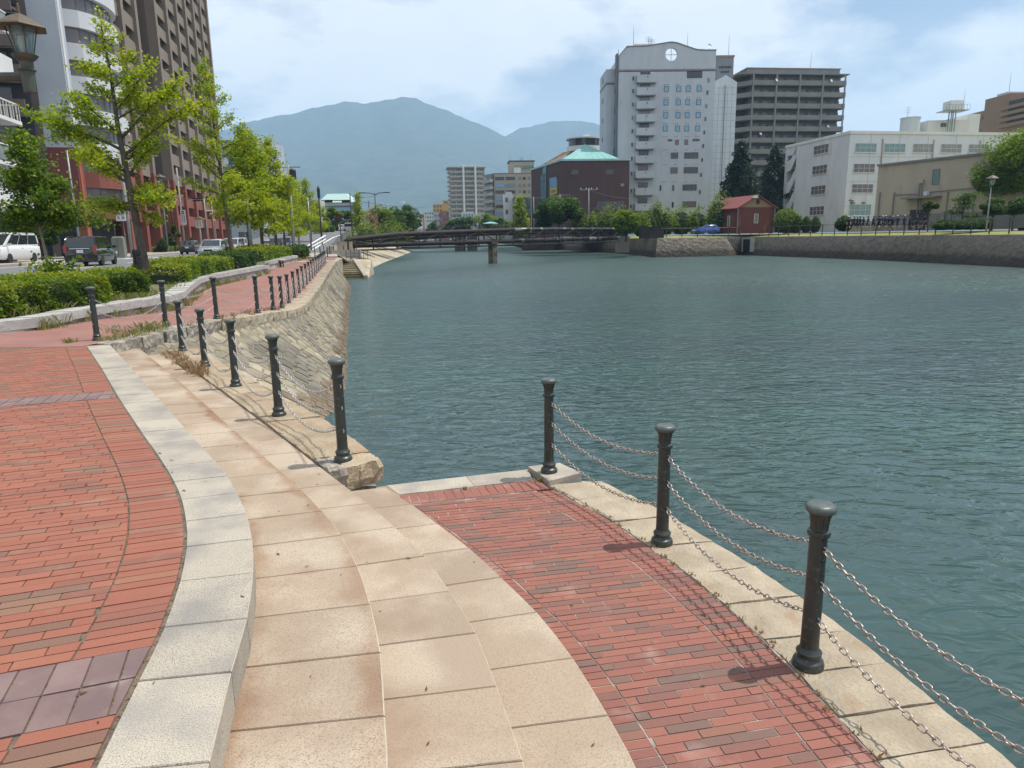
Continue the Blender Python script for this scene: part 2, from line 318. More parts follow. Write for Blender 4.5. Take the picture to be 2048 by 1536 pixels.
# rust brown run-off marks: at the foot of each riser and along the joints of the tan slabs
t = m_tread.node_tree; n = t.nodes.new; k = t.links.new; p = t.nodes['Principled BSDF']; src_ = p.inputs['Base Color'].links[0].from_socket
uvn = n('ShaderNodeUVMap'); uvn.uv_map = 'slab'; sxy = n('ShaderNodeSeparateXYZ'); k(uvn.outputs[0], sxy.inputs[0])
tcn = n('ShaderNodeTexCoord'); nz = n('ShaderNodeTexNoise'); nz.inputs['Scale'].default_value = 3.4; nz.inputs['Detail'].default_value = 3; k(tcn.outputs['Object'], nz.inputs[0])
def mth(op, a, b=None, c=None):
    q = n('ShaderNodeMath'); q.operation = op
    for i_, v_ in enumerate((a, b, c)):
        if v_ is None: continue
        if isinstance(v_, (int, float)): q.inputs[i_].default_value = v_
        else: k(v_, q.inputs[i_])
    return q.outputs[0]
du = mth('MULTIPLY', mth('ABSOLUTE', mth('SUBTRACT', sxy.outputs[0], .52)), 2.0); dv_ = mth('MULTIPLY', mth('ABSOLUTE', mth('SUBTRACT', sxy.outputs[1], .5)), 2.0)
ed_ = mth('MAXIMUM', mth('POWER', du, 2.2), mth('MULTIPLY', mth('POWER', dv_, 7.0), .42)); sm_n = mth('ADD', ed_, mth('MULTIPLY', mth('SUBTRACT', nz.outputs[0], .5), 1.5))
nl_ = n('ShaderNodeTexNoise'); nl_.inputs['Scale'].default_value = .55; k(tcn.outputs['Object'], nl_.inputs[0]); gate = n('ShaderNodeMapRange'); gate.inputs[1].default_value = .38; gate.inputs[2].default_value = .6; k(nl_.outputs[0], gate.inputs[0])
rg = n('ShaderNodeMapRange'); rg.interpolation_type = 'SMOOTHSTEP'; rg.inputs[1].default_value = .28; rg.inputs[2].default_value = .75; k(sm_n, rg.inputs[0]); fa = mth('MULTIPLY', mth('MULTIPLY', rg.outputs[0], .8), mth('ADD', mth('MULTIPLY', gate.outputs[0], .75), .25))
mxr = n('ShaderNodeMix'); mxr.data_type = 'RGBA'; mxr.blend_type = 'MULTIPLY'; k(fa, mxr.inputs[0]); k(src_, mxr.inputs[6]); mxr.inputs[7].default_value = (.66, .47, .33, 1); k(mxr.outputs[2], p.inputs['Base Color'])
Yp = list(np.linspace(-3, 10.75, 56))
mb = MB()
for a, b in zip(Yp[:-1], Yp[1:]): mb.quad((-16, a, -.007), (E0(a)+.01, a, -.007), (E0(b)+.01, b, -.007), (-16, b, -.007))
plaza = struct('plaza_ground', mb, m_mortar)
def brick_box(q, z0, z1):      # q: four corners
    mb = MB(); return mb.prism(q, z0, z1)
def lay(ang, fl, fr, v0, v1, course, L, gap, zt, skip=None, off=.5, jit=.0015, seam_l=None, seam_r=None, border_l=0, border_r=0):
    """courses of bricks between two curves; returns a list of corner quads with top heights"""
    ca, sa = math.cos(ang), math.sin(ang); ys = np.linspace(-2, 13, 400)
    def tab(f):
        u = np.array([f(y)*ca+y*sa for y in ys]); v = np.array([-f(y)*sa+y*ca for y in ys]); o_ = np.argsort(v); return v[o_], u[o_]
    TL, TR = tab(fl), tab(fr)
    UL = lambda v: float(np.interp(v, *TL)); UR = lambda v: float(np.interp(v, *TR))
    W_ = lambda u, v: (u*ca-v*sa, u*sa+v*ca); res = []; n = int(round((v1-v0)/course)); ph = 0.
    for i in range(n):
        a = v0+i*course+gap/2; b = v0+(i+1)*course-gap/2
        if skip and skip((a+b)/2): continue
        lA, lB, rA, rB = UL(a)+gap, UL(b)+gap, UR(a)-gap, UR(b)-gap
        if border_l:
            res.append(([W_(lA, a), W_(lA+border_l, a), W_(lB+border_l, b), W_(lB, b)], zt+random.uniform(-jit, jit))); lA += border_l+gap*1.6; lB += border_l+gap*1.6
        if border_r:
            res.append(([W_(rA-border_r, a), W_(rA, a), W_(rB, b), W_(rB-border_r, b)], zt+random.uniform(-jit, jit))); rA -= border_r+gap*1.6; rB -= border_r+gap*1.6
        ph = (ph+L*off*random.uniform(.8, 1.2)) % L
        u = math.floor(min(lA, lB)/L)*L-L+ph
        while u < max(rA, rB):
            ua, ub = u+gap/2, u+L-gap/2
            q = [max(ua, lA), min(ub, rA), min(ub, rB), max(ua, lB)]
            if max(q[1]-q[0], q[2]-q[3]) > .012 and min(q[1]-q[0], q[2]-q[3]) > -.25:
                if q[1]-q[0] < .003: q[0] = q[1] = min(max((q[0]+q[1])/2, lA), rA); q[1] = q[0]+.003
                if q[2]-q[3] < .003: q[2] = q[3] = min(max((q[2]+q[3])/2, lB), rB); q[2] = q[3]+.003
                res.append(([W_(q[0], a), W_(q[1], a), W_(q[2], b), W_(q[3], b)], zt+random.uniform(-jit, jit)))
            u += L
    return res
def emit(quads, depth, m, parent, name, stuffname, nobj=300):
    c = [(sum(p[0] for p in q)/4, sum(p[1] for p in q)/4) for q, z in quads]
    def vis(i):
        x, y = c[i]; z = quads[i][1]-H0; dpt = y*CF[1]+z*CF[2]
        if dpt < .3: return 1e9
        px = 1024+F*(x*CR[0]+y*CR[1]+z*CR[2])/dpt; py = 768-F*(x*CU[0]+y*CU[1]+z*CU[2])/dpt
        return math.hypot(x, y)+(0 if -20 < px < 2070 and py < 1550 else 1e6)
    order = sorted(range(len(quads)), key=vis); rest = MB()
    for k, i in enumerate(order):
        q, z = quads[i]
        if k < nobj: brick_box(q, z-depth, z).obj(name, m, parent)
        else: rest.prism(q, z-depth, z, r=random.random()*.999)
    if rest.f: rest.obj(stuffname, m, parent, rnd=True, kind='stuff')
AU = math.radians(19.3)
bands = ((2.335, 2.735), (7.745, 8.145))
inb = lambda v: any(a < v < b for a, b in bands)
E0L = lambda y: E0(y)-3.1-.14*y
c0 = .4/6; vst = 2.335-c0*14
Q = lay(AU, E0L, lambda y: E0(y)-.012, vst, 12.4, c0, .23, .006, 0., skip=inb, off=.37, border_r=.262)
ymax = 10.55
def clipfar(q): return all(p[1]+(-.33)*(p[0]+6.3) < ymax+.02 for p in q)
Q = [t_ for t_ in Q if clipfar(t_[0])]
emit(Q, .03, m_brick, plaza, 'brick', 'brick_paving')
T = []
for a, b in bands: T += lay(AU, E0L, lambda y: E0(y)-.012, a, b, .2, .118, .008, .0005, off=0)
emit(T, .03, m_tile, plaza, 'paving_tile', 'tile_band', 120)
m_bt = bpy.data.materials.new('brick_walk'); m_bt.use_nodes = True     # small pavers too far off to tell apart
t = m_bt.node_tree; p = t.nodes['Principled BSDF']; n = t.nodes.new; k = t.links.new
c = n('ShaderNodeTexCoord'); mpn = n('ShaderNodeMapping'); mpn.inputs['Rotation'].default_value = (0, 0, -AU); k(c.outputs['Object'], mpn.inputs[0])
bt = n('ShaderNodeTexBrick'); bt.inputs['Scale'].default_value = 1; bt.inputs['Mortar Size'].default_value = .006; bt.inputs['Brick Width'].default_value = .22; bt.inputs['Row Height'].default_value = .067; bt.inputs['Bias'].default_value = -.2
bt.inputs['Color1'].default_value = (.31, .13, .105, 1); bt.inputs['Color2'].default_value = (.235, .112, .095, 1); bt.inputs['Mortar'].default_value = (.17, .10, .08, 1); k(mpn.outputs[0], bt.inputs[0])
nn = n('ShaderNodeTexNoise'); nn.inputs['Scale'].default_value = .9; nn.inputs['Detail'].default_value = 6; k(c.outputs['Object'], nn.inputs[0]); g = n('ShaderNodeMapRange'); g.inputs[1].default_value = .4; g.inputs[2].default_value = .7; g.inputs[4].default_value = .45; k(nn.outputs[0], g.inputs[0])
x = n('ShaderNodeMix'); x.data_type = 'RGBA'; k(g.outputs[0], x.inputs[0]); k(bt.outputs[0], x.inputs[6]); x.inputs[7].default_value = (.32, .20, .165, 1); k(x.outputs[2], p.inputs['Base Color']); p.inputs['Roughness'].default_value = .88
# paving on to the left and behind, seen only at a glance
mb = MB()
for a, b in zip(Yp[:-1], Yp[1:]): mb.quad((-16, a, -.004), (E0L(a)-.05, a, -.004), (E0L(b)-.05, b, -.004), (-16, b, -.004))
struct('plaza_paving', mb, m_bt)
# ------------------------------------------------------------------ the curved steps
mb = MB()      # mass under the steps
ys = list(np.linspace(-2.5, 11.9, 40))
for fi, fo, zt, y1 in ((E0, E1, -.03, 10.7), (E1, E2, -.18, 11.2), (E2, E3, -.33, 11.9), (E3, E4, -.48, 5.3)):
    yy = [y for y in np.linspace(-2.5, y1, 40)]
    for a, b in zip(yy[:-1], yy[1:]): mb.prism([(fi(a)-.3, a), (fo(a)-.02, a), (fo(b)-.02, b), (fi(b)-.3, b)], -2.6, zt)
steps = struct('quay_steps', mb, m_conc)
J = [-.6, -.2, .2, .62, 1.04, 1.40, 1.80, 2.24, 2.6, 3.0, 3.38, 3.72, 4.06, 4.38, 4.70, 5.25, 5.6, 5.95, 6.3, 6.66, 7.02, 7.4, 7.8, 8.2, 8.6, 9.0, 9.4, 9.8, 10.2, 10.62]
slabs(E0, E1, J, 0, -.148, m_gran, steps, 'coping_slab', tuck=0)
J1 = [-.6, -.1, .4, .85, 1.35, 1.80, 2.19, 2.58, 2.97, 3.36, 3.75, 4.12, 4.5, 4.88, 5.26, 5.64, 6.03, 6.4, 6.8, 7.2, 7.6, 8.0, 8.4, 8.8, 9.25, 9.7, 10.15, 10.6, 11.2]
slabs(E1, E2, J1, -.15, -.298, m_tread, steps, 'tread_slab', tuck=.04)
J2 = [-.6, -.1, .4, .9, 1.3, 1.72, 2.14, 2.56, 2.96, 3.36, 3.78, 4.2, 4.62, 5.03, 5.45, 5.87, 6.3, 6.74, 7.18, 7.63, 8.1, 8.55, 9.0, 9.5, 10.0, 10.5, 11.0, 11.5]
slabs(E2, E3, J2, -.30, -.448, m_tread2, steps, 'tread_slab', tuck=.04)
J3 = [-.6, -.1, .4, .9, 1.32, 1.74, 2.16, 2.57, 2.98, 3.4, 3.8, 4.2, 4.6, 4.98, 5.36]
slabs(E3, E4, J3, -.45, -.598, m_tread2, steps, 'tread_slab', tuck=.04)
# ------------------------------------------------------------------ lower quay platform
mb = MB(); YL = list(np.linspace(-2.5, 5.6, 34))
for a, b in zip(YL[:-1], YL[1:]): mb.prism([(E4(a)-.3, a), (KI(a)-.004, a), (KI(b)-.004, b), (E4(b)-.3, b)], -2.8, -.6035); mb.prism([(KI(a)-.0039, a), (KO(a)-.10, a), (KO(b)-.10, b), (KI(b)-.0039, b)], -2.8, -.66)
mb.prism([(-1.2, 5.3), (.2, 5.55), (.2, 5.9), (.12, 6.10), (-1.05, 5.74)], -2.8, -.6055); mb.prism([(.2001, 5.6), (.7, 5.6), (.66, 6.0), (.2001, 6.1)], -2.8, -.66)
platform = struct('quay_platform', mb, m_lime)
AL = math.radians(11.3)
Q = lay(AL, lambda y: E4(y)+.012, lambda y: KI(y)-.012, .55, 5.43, .0545, .21, .006, -.6, off=.42, border_l=.165, border_r=.215)
def below(q): return all(p[1]-.277*(p[0]+.97) < 5.58-.262 for p in q)
Q = [t_ for t_ in Q if below(t_[0])]
dv = Vector((1.12, .31, 0)).normalized(); pv = Vector((dv.y, -dv.x, 0))
for i in range(17):       # soldier course along the far edge
    a = Vector((-.97, 5.575, 0))+dv*(i*.0735+.01)+pv*.012; b = a+dv*.067
    if a.x < E4(a.y)-.0: pass
    q = [a+pv*.235, b+pv*.235, b, a]; q = [(p_.x, p_.y) for p_ in q]
    q = [(max(p_[0], E4(p_[1])+.012), p_[1]) for p_ in q]; q = [(min(p_[0], KI(p_[1])-.015), p_[1]) for p_ in q]
    if abs(q[1][0]-q[0][0]) > .03 and abs(q[2][0]-q[3][0]) > .03: Q.append((q, -.6+random.uniform(-.001, .001)))
emit(Q, .03, m_lbrick, platform, 'brick', 'brick_paving')
def rough_stone(q, z0, z1, m, parent, name, amp=.008, n=5, rough_side=.012, seed=None):
    """block with an uneven top and faces; q: four corners counter-clockwise"""
    mb = MB(); V = []; idx = {}
    rr = random.Random(seed if seed is not None else random.random())
    def pt(u, v): return tuple((1-u)*(1-v)*q[0][k_]+u*(1-v)*q[1][k_]+u*v*q[2][k_]+(1-u)*v*q[3][k_] for k_ in (0, 1))
    for j in range(n):
        for i in range(n):
            x_, y_ = pt(i/(n-1), j/(n-1)); e = i in (0, n-1) or j in (0, n-1)
            if e: x_ += rr.uniform(-1, 1)*rough_side*.4; y_ += rr.uniform(-1, 1)*rough_side*.4
            idx[i, j] = len(V); V.append((x_, y_, z1+rr.uniform(-amp, amp)-(.008 if e else 0)))
    Fc = [(idx[i, j], idx[i+1, j], idx[i+1, j+1], idx[i, j+1]) for j in range(n-1) for i in range(n-1)]
    ring = [(i, 0) for i in range(n-1)]+[(n-1, j) for j in range(n-1)]+[(i, n-1) for i in range(n-1, 0, -1)]+[(0, j) for j in range(n-1, 0, -1)]
    prev = [idx[r_] for r_ in ring]; cx = sum(p_[0] for p_ in q)/4; cy_ = sum(p_[1] for p_ in q)/4
    for lev in range(1, 4):
        z = z1+(z0-z1)*lev/3; cur = []
        for r_ in ring:
            b_ = V[idx[r_]]; d_ = Vector((b_[0]-cx, b_[1]-cy_)); d_ = d_.normalized() if d_.length > 0 else d_
            o_ = rr.uniform(-.3, 1)*rough_side*(1 if lev < 3 else 0)
            cur.append(len(V)); V.append((b_[0]+d_.x*o_, b_[1]+d_.y*o_, z))
        for a in range(len(ring)):
            b = (a+1) % len(ring); Fc.append((cur[a], cur[b], prev[b], prev[a]))
        prev = cur
    Fc.append(tuple(prev[::-1])); mb.add(V, Fc); return mb.obj(name, m, parent)
def kerbrow(fi, fo, joints, z1, z0, m, parent, name, slope, amp=.006, gap=.008, rs=.012):
    for a, b in zip(joints[:-1], joints[1:]):
        g = gap/2; s_ = slope; j = random.uniform(-.02, .02)
        ya, yb = a+g, b-g; oa, ob_ = ya+s_*(fo(ya)-fi(ya)), yb+s_*(fo(yb)-fi(yb))
        rough_stone([(fi(ya), ya), (fo(oa), oa), (fo(ob_), ob_), (fi(yb), yb)], z0, z1+random.uniform(-.004, .004), m, parent, name, amp, 5, rs)
kerbrow(lambda y: KI(y)+.004, KO, [.9, 1.25, 1.6, 1.92, 2.2, 2.48, 2.74, 3.05, 3.35, 3.72, 4.1, 4.5, 4.95, 5.4, 5.78], -.597, -.9, m_kerb, platform, 'kerb_stone', .17)
p0, p1, p2, p3 = at(773, 971, -.6), at(1056, 939, -.6), at(1066, 960, -.6), at(798, 989, -.6)
L_ = lambda a, b, t_: (a[0]+(b[0]-a[0])*t_, a[1]+(b[1]-a[1])*t_)
for a, b in ((0, .55), (.553, 1.)):
    MB().prism([L_(p3, p2, a), L_(p3, p2, b), L_(p0, p1, b), L_(p0, p1, a)], -.85, -.5985).obj('edge_slab', m_gran, platform)
q3 = at(765, 966, -.6); MB().prism([(p3[0]-.02, p3[1]-.03), p3, p0, (p0[0]-.18, p0[1]-.07), (p0[0]-.2, p0[1]-.3)], -.85, -.602).obj('edge_slab', m_tread, platform)
pl = [at(1056, 931, -.55), at(1119, 924, -.55), at(1163, 944, -.55), at(1098, 960, -.55)]
PL = rough_stone([pl[3], pl[2], pl[1], pl[0]], -.9, -.55, m_gran, platform, 'post_plinth', .001, 4, .004)
# ------------------------------------------------------------------ stone coping under the middle chain fence
mb = MB()
yy = list(np.linspace(5.45, 12.0, 24))
for a, b in zip(yy[:-1], yy[1:]): mb.prism([(E3(a)-.25, a), (MO(a)-.05, a), (MO(b)-.05, b), (E3(b)-.25, b)], -2.8, -.47)
mwall = struct('low_quay_wall', mb, m_rock)
kerbrow(lambda y: E3(y-.0)+.012, MO, [5.62, 6.0, 6.42, 6.85, 7.3, 7.75, 8.2, 8.7, 9.2, 9.7, 10.2, 10.7, 11.2, 11.8], -.275, -.475, m_mcop, mwall, 'coping_stone', .32, amp=.008, rs=.015)
a_, b_, c_ = at(660, 941, -.275), at(694, 934, -.275), at(760, 917, -.275)
ei = (E3(5.62)+.02, 5.62); eo = (MO(5.62+.32*.45), 5.62+.32*.45)
mid = L_(ei, eo, .3)
rough_stone([a_, b_, mid, ei], -.455, -.278, m_rock, mwall, 'coping_stone', .008, 6, .02)
rough_stone([b_, c_, eo, mid], -.475, -.275, m_mcop, mwall, 'corner_block', .007, 8, .03)
# ------------------------------------------------------------------ promenade wall and coping (battered stone bank)
UT = [(-6.18, 10.68), (-6.06, 11.3), (-6.01, 12.1), (-5.95, 13.1), (-5.72, 14.1), (-5.55, 14.96), (-5.45, 16.4), (-5.5, 17.7), (-5.75, 19.5), (-6.25, 21.9), (-7.9, 29.7), (-9.95, 39.0), (-12.06, 48.9), (-12.7, 52.2)]
UF = [(-5.9, 10.9), (-4.9, 11.0), (-4.2, 11.6), (-3.7, 12.5), (-3.52, 13.35), (-3.6, 14.5), (-3.95, 16.2), (-4.25, 17.7), (-4.68, 19.6), (-5.25, 22.), (-6.92, 29.8), (-9.0, 39.1), (-11.1, 49.0), (-11.8, 52.2)]
def plin(P):
    P = [Vector((*p_, 0)) for p_ in P]; S = [0.]
    for a, b in zip(P[:-1], P[1:]): S.append(S[-1]+(b-a).length)
    def f(s_):
        s_ = min(max(s_, 0), S[-1]-1e-6); i = max(i for i in range(len(S)) if S[i] <= s_); i = min(i, len(P)-2)
        return P[i].lerp(P[i+1], (s_-S[i])/(S[i+1]-S[i]))
    return f, S[-1], S
fT, LT, ST = plin(UT)
def foot(s_):
    i = max(i for i in range(len(ST)) if ST[i] <= min(s_, LT-1e-6)); i = min(i, len(ST)-2); f_ = (s_-ST[i])/(ST[i+1]-ST[i]); return Vector((*UF[i], 0)).lerp(Vector((*UF[i+1], 0)), f_)
def sm(f, s_, h=.35): return (f(max(0, s_-h))+f(s_)*2+f(min(LT, s_+h)))/4
def wallpt(s_, v, outw=0.):      # v: 0 top .. 1 at the water, 1.25 below it
    T_ = sm(fT, s_); B_ = sm(foot, s_); zt = zp(T_.y)-.2; e = v**1.25
    P_ = T_.lerp(B_, e); z = zt+(-1.8-zt)*v; nrm = (B_-T_); nrm = nrm.normalized() if nrm.length > .01 else Vector((1, 0, 0))
    return Vector((P_.x+nrm.x*outw*.6, P_.y+nrm.y*outw*.6, z+outw*.75))
mb = MB(); ns, nv = 90, 6
G = [[wallpt(LT*i/ns, 1.35*j/nv) for j in range(nv+1)] for i in range(ns+1)]
for i in range(ns):
    for j in range(nv): mb.quad(G[i][j], G[i][j+1], G[i+1][j+1], G[i+1][j])
bank = struct('promenade_wall', mb, m_wjoint)
stones = []; s_ = -2.; cw = .30
while s_ < LT+2:      # stones laid on the diagonal in long courses
    v = -1.6
    s0 = s_
    while v < 1.3:
        h_ = random.uniform(.085, .14)*(1 if s0 < 9 else 1.3)
        stones.append((s0+(v)*1.15, v, cw*random.uniform(.92, 1.), h_)); v += h_
    s_ += cw*(1 if s_ < 14 else 1.35)
def stone_poly(s0, v, w_, h_):
    g = .016; gv = .006; j = lambda: random.uniform(-.02, .02); k_ = 1.15
    c_ = [(s0+g+j(), v+gv), (s0+w_*(.5)+j(), v-.03), (s0+w_-g+j(), v+gv+j()*.4), (s0+w_-g+h_*k_+j(), v+h_-gv), (s0+w_*.5+h_*k_, v+h_-.03-gv), (s0+g+h_*k_+j(), v+h_-gv+j()*.4)]
    return c_
sq = []
for s0, v, w_, h_ in stones:
    c_ = [(a, min(max(b, .0), 1.1)) for a, b in stone_poly(s0, v, w_, h_)]
    c_ = [(min(max(a, .02), LT-.02), b) for a, b in c_]
    vv = [b for a, b in c_]; aa = [a for a, b in c_]
    if max(vv)-min(vv) < .06 or max(aa)-min(aa) < .12: continue
    sq.append(c_)
sq.sort(key=lambda c_: sum(a for a, b in c_)/6)
rest = MB(); restw = MB()
for i, c_ in enumerate(sq):
    wet = sum(b for a, b in c_)/6 > .80+random.uniform(-.06, .06); hgt = random.uniform(.004, .02)
    base = [wallpt(a, b, -.01) for a, b in c_]; cs = sum(a for a, b in c_)/6; cv = sum(b for a, b in c_)/6
    top = [wallpt(cs+(a-cs)*.94, cv+(b-cv)*.94, hgt) for a, b in c_]; ctr = wallpt(cs, cv, hgt+.012); n6 = len(c_)
    V = base+top+[ctr]; Fc = [(i2, n6+i2, n6+(i2+1) % n6, (i2+1) % n6) for i2 in range(n6)]+[(n6+i2, 2*n6, n6+(i2+1) % n6) for i2 in range(n6)]
    if i < 298: MB().add(V, Fc).obj('stone', m_wet if wet else m_wstone, bank)
    else: (restw if wet else rest).add(V, Fc, r=random.random()*.999)
rest.obj('stone_facing', m_wstone, bank, rnd=True, kind='stuff'); restw.obj('wet_stone_facing', m_wet, bank, rnd=True, kind='stuff')
s_ = 0.; i = 0
while s_ < LT-.3:
    w_ = random.uniform(.30, .42) if s_ < 9 else random.uniform(.45, .6)
    A_, B_ = sm(fT, s_, .15), sm(fT, min(LT, s_+w_), .15); d_ = (B_-A_).normalized(); nn_ = Vector((-d_.y, d_.x, 0)); wd = .52
    if s_ < .8: wd = .35
    g = .012; jo = random.uniform(-.01, .03)
    q = [A_+d_*g-nn_*jo, B_-d_*g-nn_*jo, B_-d_*g+nn_*wd, A_+d_*g+nn_*wd]; zt = zp((A_.y+B_.y)/2)
    rough_stone([(p_.x, p_.y) for p_ in q], zt-(.26 if s_ < 12 else .2), zt+.004, m_kerb if s_ > 3 else m_rock, bank, 'coping_stone', .007, 5 if s_ < 12 else 3, .03 if s_ < 12 else .01)
    s_ += w_
# ------------------------------------------------------------------ promenade
def planter_edge(Y): return float(np.interp(Y, [10.7, 12.07, 12.62, 13.16, 14.38, 15.6, 17.4, 19.69, 23.25, 26.18, 28.65, 30.84, 34.95, 37.44, 41, 46, 53.3, 72], [-8.9, -8.85, -8.62, -8.55, -8.62, -8.6, -8.65, -9.16, -10.46, -11.5, -12.1, -12.25, -12.5, -12.75, -13.65, -14.7, -15.75, -19.4]))
mb = MB(); YY = list(np.linspace(10.5, 75, 100))
def inner(Y):
    tt = np.interp(Y, [p_[1] for p_ in UT], [p_[0] for p_ in UT]) if Y < 52 else -12.7-(Y-52.2)*.215; return float(tt)-.3
for a, b in zip(YY[:-1], YY[1:]):
    la, lb = planter_edge(a)-1.2-(4 if a < 12.8 else 0), planter_edge(b)-1.2-(4 if a < 12.8 else 0)
    mb.quad((la, a, zp(a)-.004), (inner(a), a, zp(a)-.004), (inner(b), b, zp(b)-.004), (lb, b, zp(b)-.004))
struct('promenade', mb, m_bt)
# planter wall with cap stones
def planter(pts, z_of, hts, parent_label, label):
    root = empty('planter_wall', (pts[0][0], pts[0][1], 0), 0, label, 'wall', 'low planter walls along the promenade')
    f, L, S = plin(pts); ox, oy = pts[0]; s_ = 0.
    core = MB(); n_ = int(L/.5)
    for i in range(n_):
        a, b = f(L*i/n_), f(L*(i+1)/n_); d_ = (b-a).normalized(); nn_ = Vector((-d_.y, d_.x, 0)); h_ = float(np.interp(a.y, *hts))
        q = [a+nn_*.07, b+nn_*.07, b+nn_*.45, a+nn_*.45]; core.prism([(p_.x-ox, p_.y-oy) for p_ in q], zp(a.y)-.2, zp(a.y)+h_-.17)
    core.obj('wall_core', m_conc, root)
    while s_ < L-.2:
        w_ = min(random.uniform(.85, 1.05), L-s_); A_, B_ = f(s_), f(s_+w_); d_ = (B_-A_).normalized(); nn_ = Vector((-d_.y, d_.x, 0)); g = .006
        h_ = float(np.interp(A_.y, *hts)); zt = zp((A_.y+B_.y)/2)+h_
        q = [A_+d_*g, B_-d_*g, B_-d_*g+nn_*.5, A_+d_*g+nn_*.5]
        MB().prism([(p_.x-ox, p_.y-oy) for p_ in q], zt-.17, zt+random.uniform(-.004, .004)).obj('cap_stone', m_plant, root)
        s_ += w_
    return root
PE = [(-12.5, 8.6), (-11.0, 9.9), (-9.9, 11.1)]+[(planter_edge(Y), Y) for Y in (12.07, 12.62, 13.16, 13.8, 14.38, 15.0, 15.6, 16.5, 17.4, 18.5, 19.69, 21.4, 23.25, 24.8, 26.18, 27.4, 28.65, 29.8, 30.84, 33, 34.95, 36.3, 37.44)]
HT = ([8, 12, 14, 17, 22, 60], [.2, .21, .26, .36, .45, .45])
planter(PE, zp, HT, '', 'low curved granite planter wall with hedges, nearest the camera at left')
PE2 = [(-14.95, 43.5), (-14.6, 42.2), (-14.1, 42.0)]+[(planter_edge(Y)-.1, Y) for Y in (43, 45, 47, 50, 53.3)]+[(-16.3, 54.3), (-17.0, 54.4)]
planter([(-15.2, 41.5), (-14.2, 41.5)]+PE2[3:], zp, HT, '', 'farther low granite planter wall behind the round stone stool')
mb = MB()
for a, b in zip(YY[:-1], YY[1:]):
    if a > 55: break
    h_ = float(np.interp(a, *HT))-.06
    mb.quad((planter_edge(a)-5-(3 if a < 16 else 0), a, .26), (planter_edge(a)-.35, a, zp(a)+h_), (planter_edge(b)-.35, b, zp(b)+float(np.interp(b, *HT))-.06), (planter_edge(b)-5-(3 if a < 16 else 0), b, .26))
mb.quad((-22, 6.5, .18), (-12.6, 8.7, .14), (-9.2, 12.0, .15), (-16, 11.2, .25))
struct('planter_soil', mb, m_soil)
# ------------------------------------------------------------------ road and far pavement
def strip(s0, s1, t0, t1, z, n=1): 
    mb = MB()
    for i in range(n):
        a, b = s0+(s1-s0)*i/n, s0+(s1-s0)*(i+1)/n; mb.quad((*sw(a, t0), z), (*sw(a, t1), z), (*sw(b, t1), z), (*sw(b, t0), z))
    return mb
T_ = strip(-60, 175, -20, -8.4, .3)
struct('road', T_, m_asph)
mb = MB(); mb.box((0, 0, 0), (.01, .01, .01)); mb = MB()
def sbox(mb, s0, s1, t0, t1, z0, z1, mi=0):
    return mb.prism([sw(s0, t0), sw(s0, t1), sw(s1, t1), sw(s1, t0)], z0, z1, mi)
mb = MB(); sbox(mb, 70, 175, -27, -20, .1, .42); sbox(mb, -60, 59, -34, -20, .1, .42); sbox(mb, 59, 62, -26, -20, .1, .42); struct('pavement', mb, m_pave)
mb = MB(); sbox(mb, 59, 82, -60, -20, .05, .3); struct('side_street', mb, m_asph)
mb = MB(); sbox(mb, -60, 41, -8.4, -8.15, .1, .42); sbox(mb, 41, 60, -8.4, -8.15, .1, .42); struct('kerb', mb, m_conc)
mb = MB()
for i in range(60): 
    if 20 < -60+i*4 < 170: sbox(mb, -60+i*4, -60+i*4+3.9, -8.95, -8.8, .29, .304)
for s0 in range(-40, 160, 10): sbox(mb, s0, s0+5, -14.3, -14.15, .29, .304)
sbox(mb, -40, 62, -19.2, -19.05, .29, .304); sbox(mb, 72, 160, -19.2, -19.05, .29, .304)
for i in range(13): sbox(mb, 63.5, 68, -19.4+i*.85, -19.0+i*.85, .29, .3045)
sbox(mb, 60.4, 60.85, -14.2, -8.9, .29, .304); sbox(mb, 70.5, 70.95, -19, -14.4, .29, .304)
for i in range(7): sbox(mb, 50, 57, -20.2+i*-.9, -19.8+i*-.9, .29, .305)
struct('road_markings', mb, m_paint)
# ------------------------------------------------------------------ ground, water, banks
RF = [(52, -40), (49, 20), (45.5, 62), (45, 74), (43.5, 88), (37.6, 116.5), (34.9, 112.5), (22.5, 110.5), (22.3, 119), (21.5, 135), (12.5, 197), (4, 225), (0, 330), (-6, 460)]
def offs(P, d):       # outward (to the right looking along the path)
    out_ = []
    for i, p_ in enumerate(P):
        a = Vector((*P[max(i-1, 0)], 0)); b = Vector((*P[min(i+1, len(P)-1)], 0)); q = (b-a).normalized(); nn_ = Vector((q.y, -q.x, 0)); out_.append((p_[0]+nn_.x*d, p_[1]+nn_.y*d))
    return out_
RT = offs(RF, 1.3)
def zr(Y): return 1.1
mb = MB()
P_ = [(-3000, -400), (-3000, 6500)]
mb.add([(-3000, -400, -.05), (-8.9, -400, -.05), (-8.9, 10, -.05), (-9.2, 14, -.4), (-17, 55, -.05), (-22, 75, -.05), (-30, 110, -.05), (-48, 210, -.05), (-62, 330, -.05), (-80, 460, -.05), (-3000, 460, -.05)], [tuple(range(11))])
mb.add([(-3000, 460, -.05), (3000, 460, -.05), (3000, 6500, -.05), (-3000, 6500, -.05)], [(0, 1, 2, 3)])
ground = struct('ground', mb, m_earth)
mb = MB(); P1 = RT; P2 = offs(RF, 9); P3 = offs(RF, 16)
for i in range(len(P1)-1):
    mb.quad((*P1[i], 1.1), (*P2[i], 1.45), (*P2[i+1], 1.45), (*P1[i+1], 1.1)); 
struct('lawn', mb, m_lawn)
mb = MB(); mb.add([(p_[0], p_[1], 1.44) for p_ in P2]+[(3000, 460, 1.44), (3000, -40, 1.44)], [tuple(range(len(P2)))[::-1]+(len(P2)+1, len(P2))[::-1]])
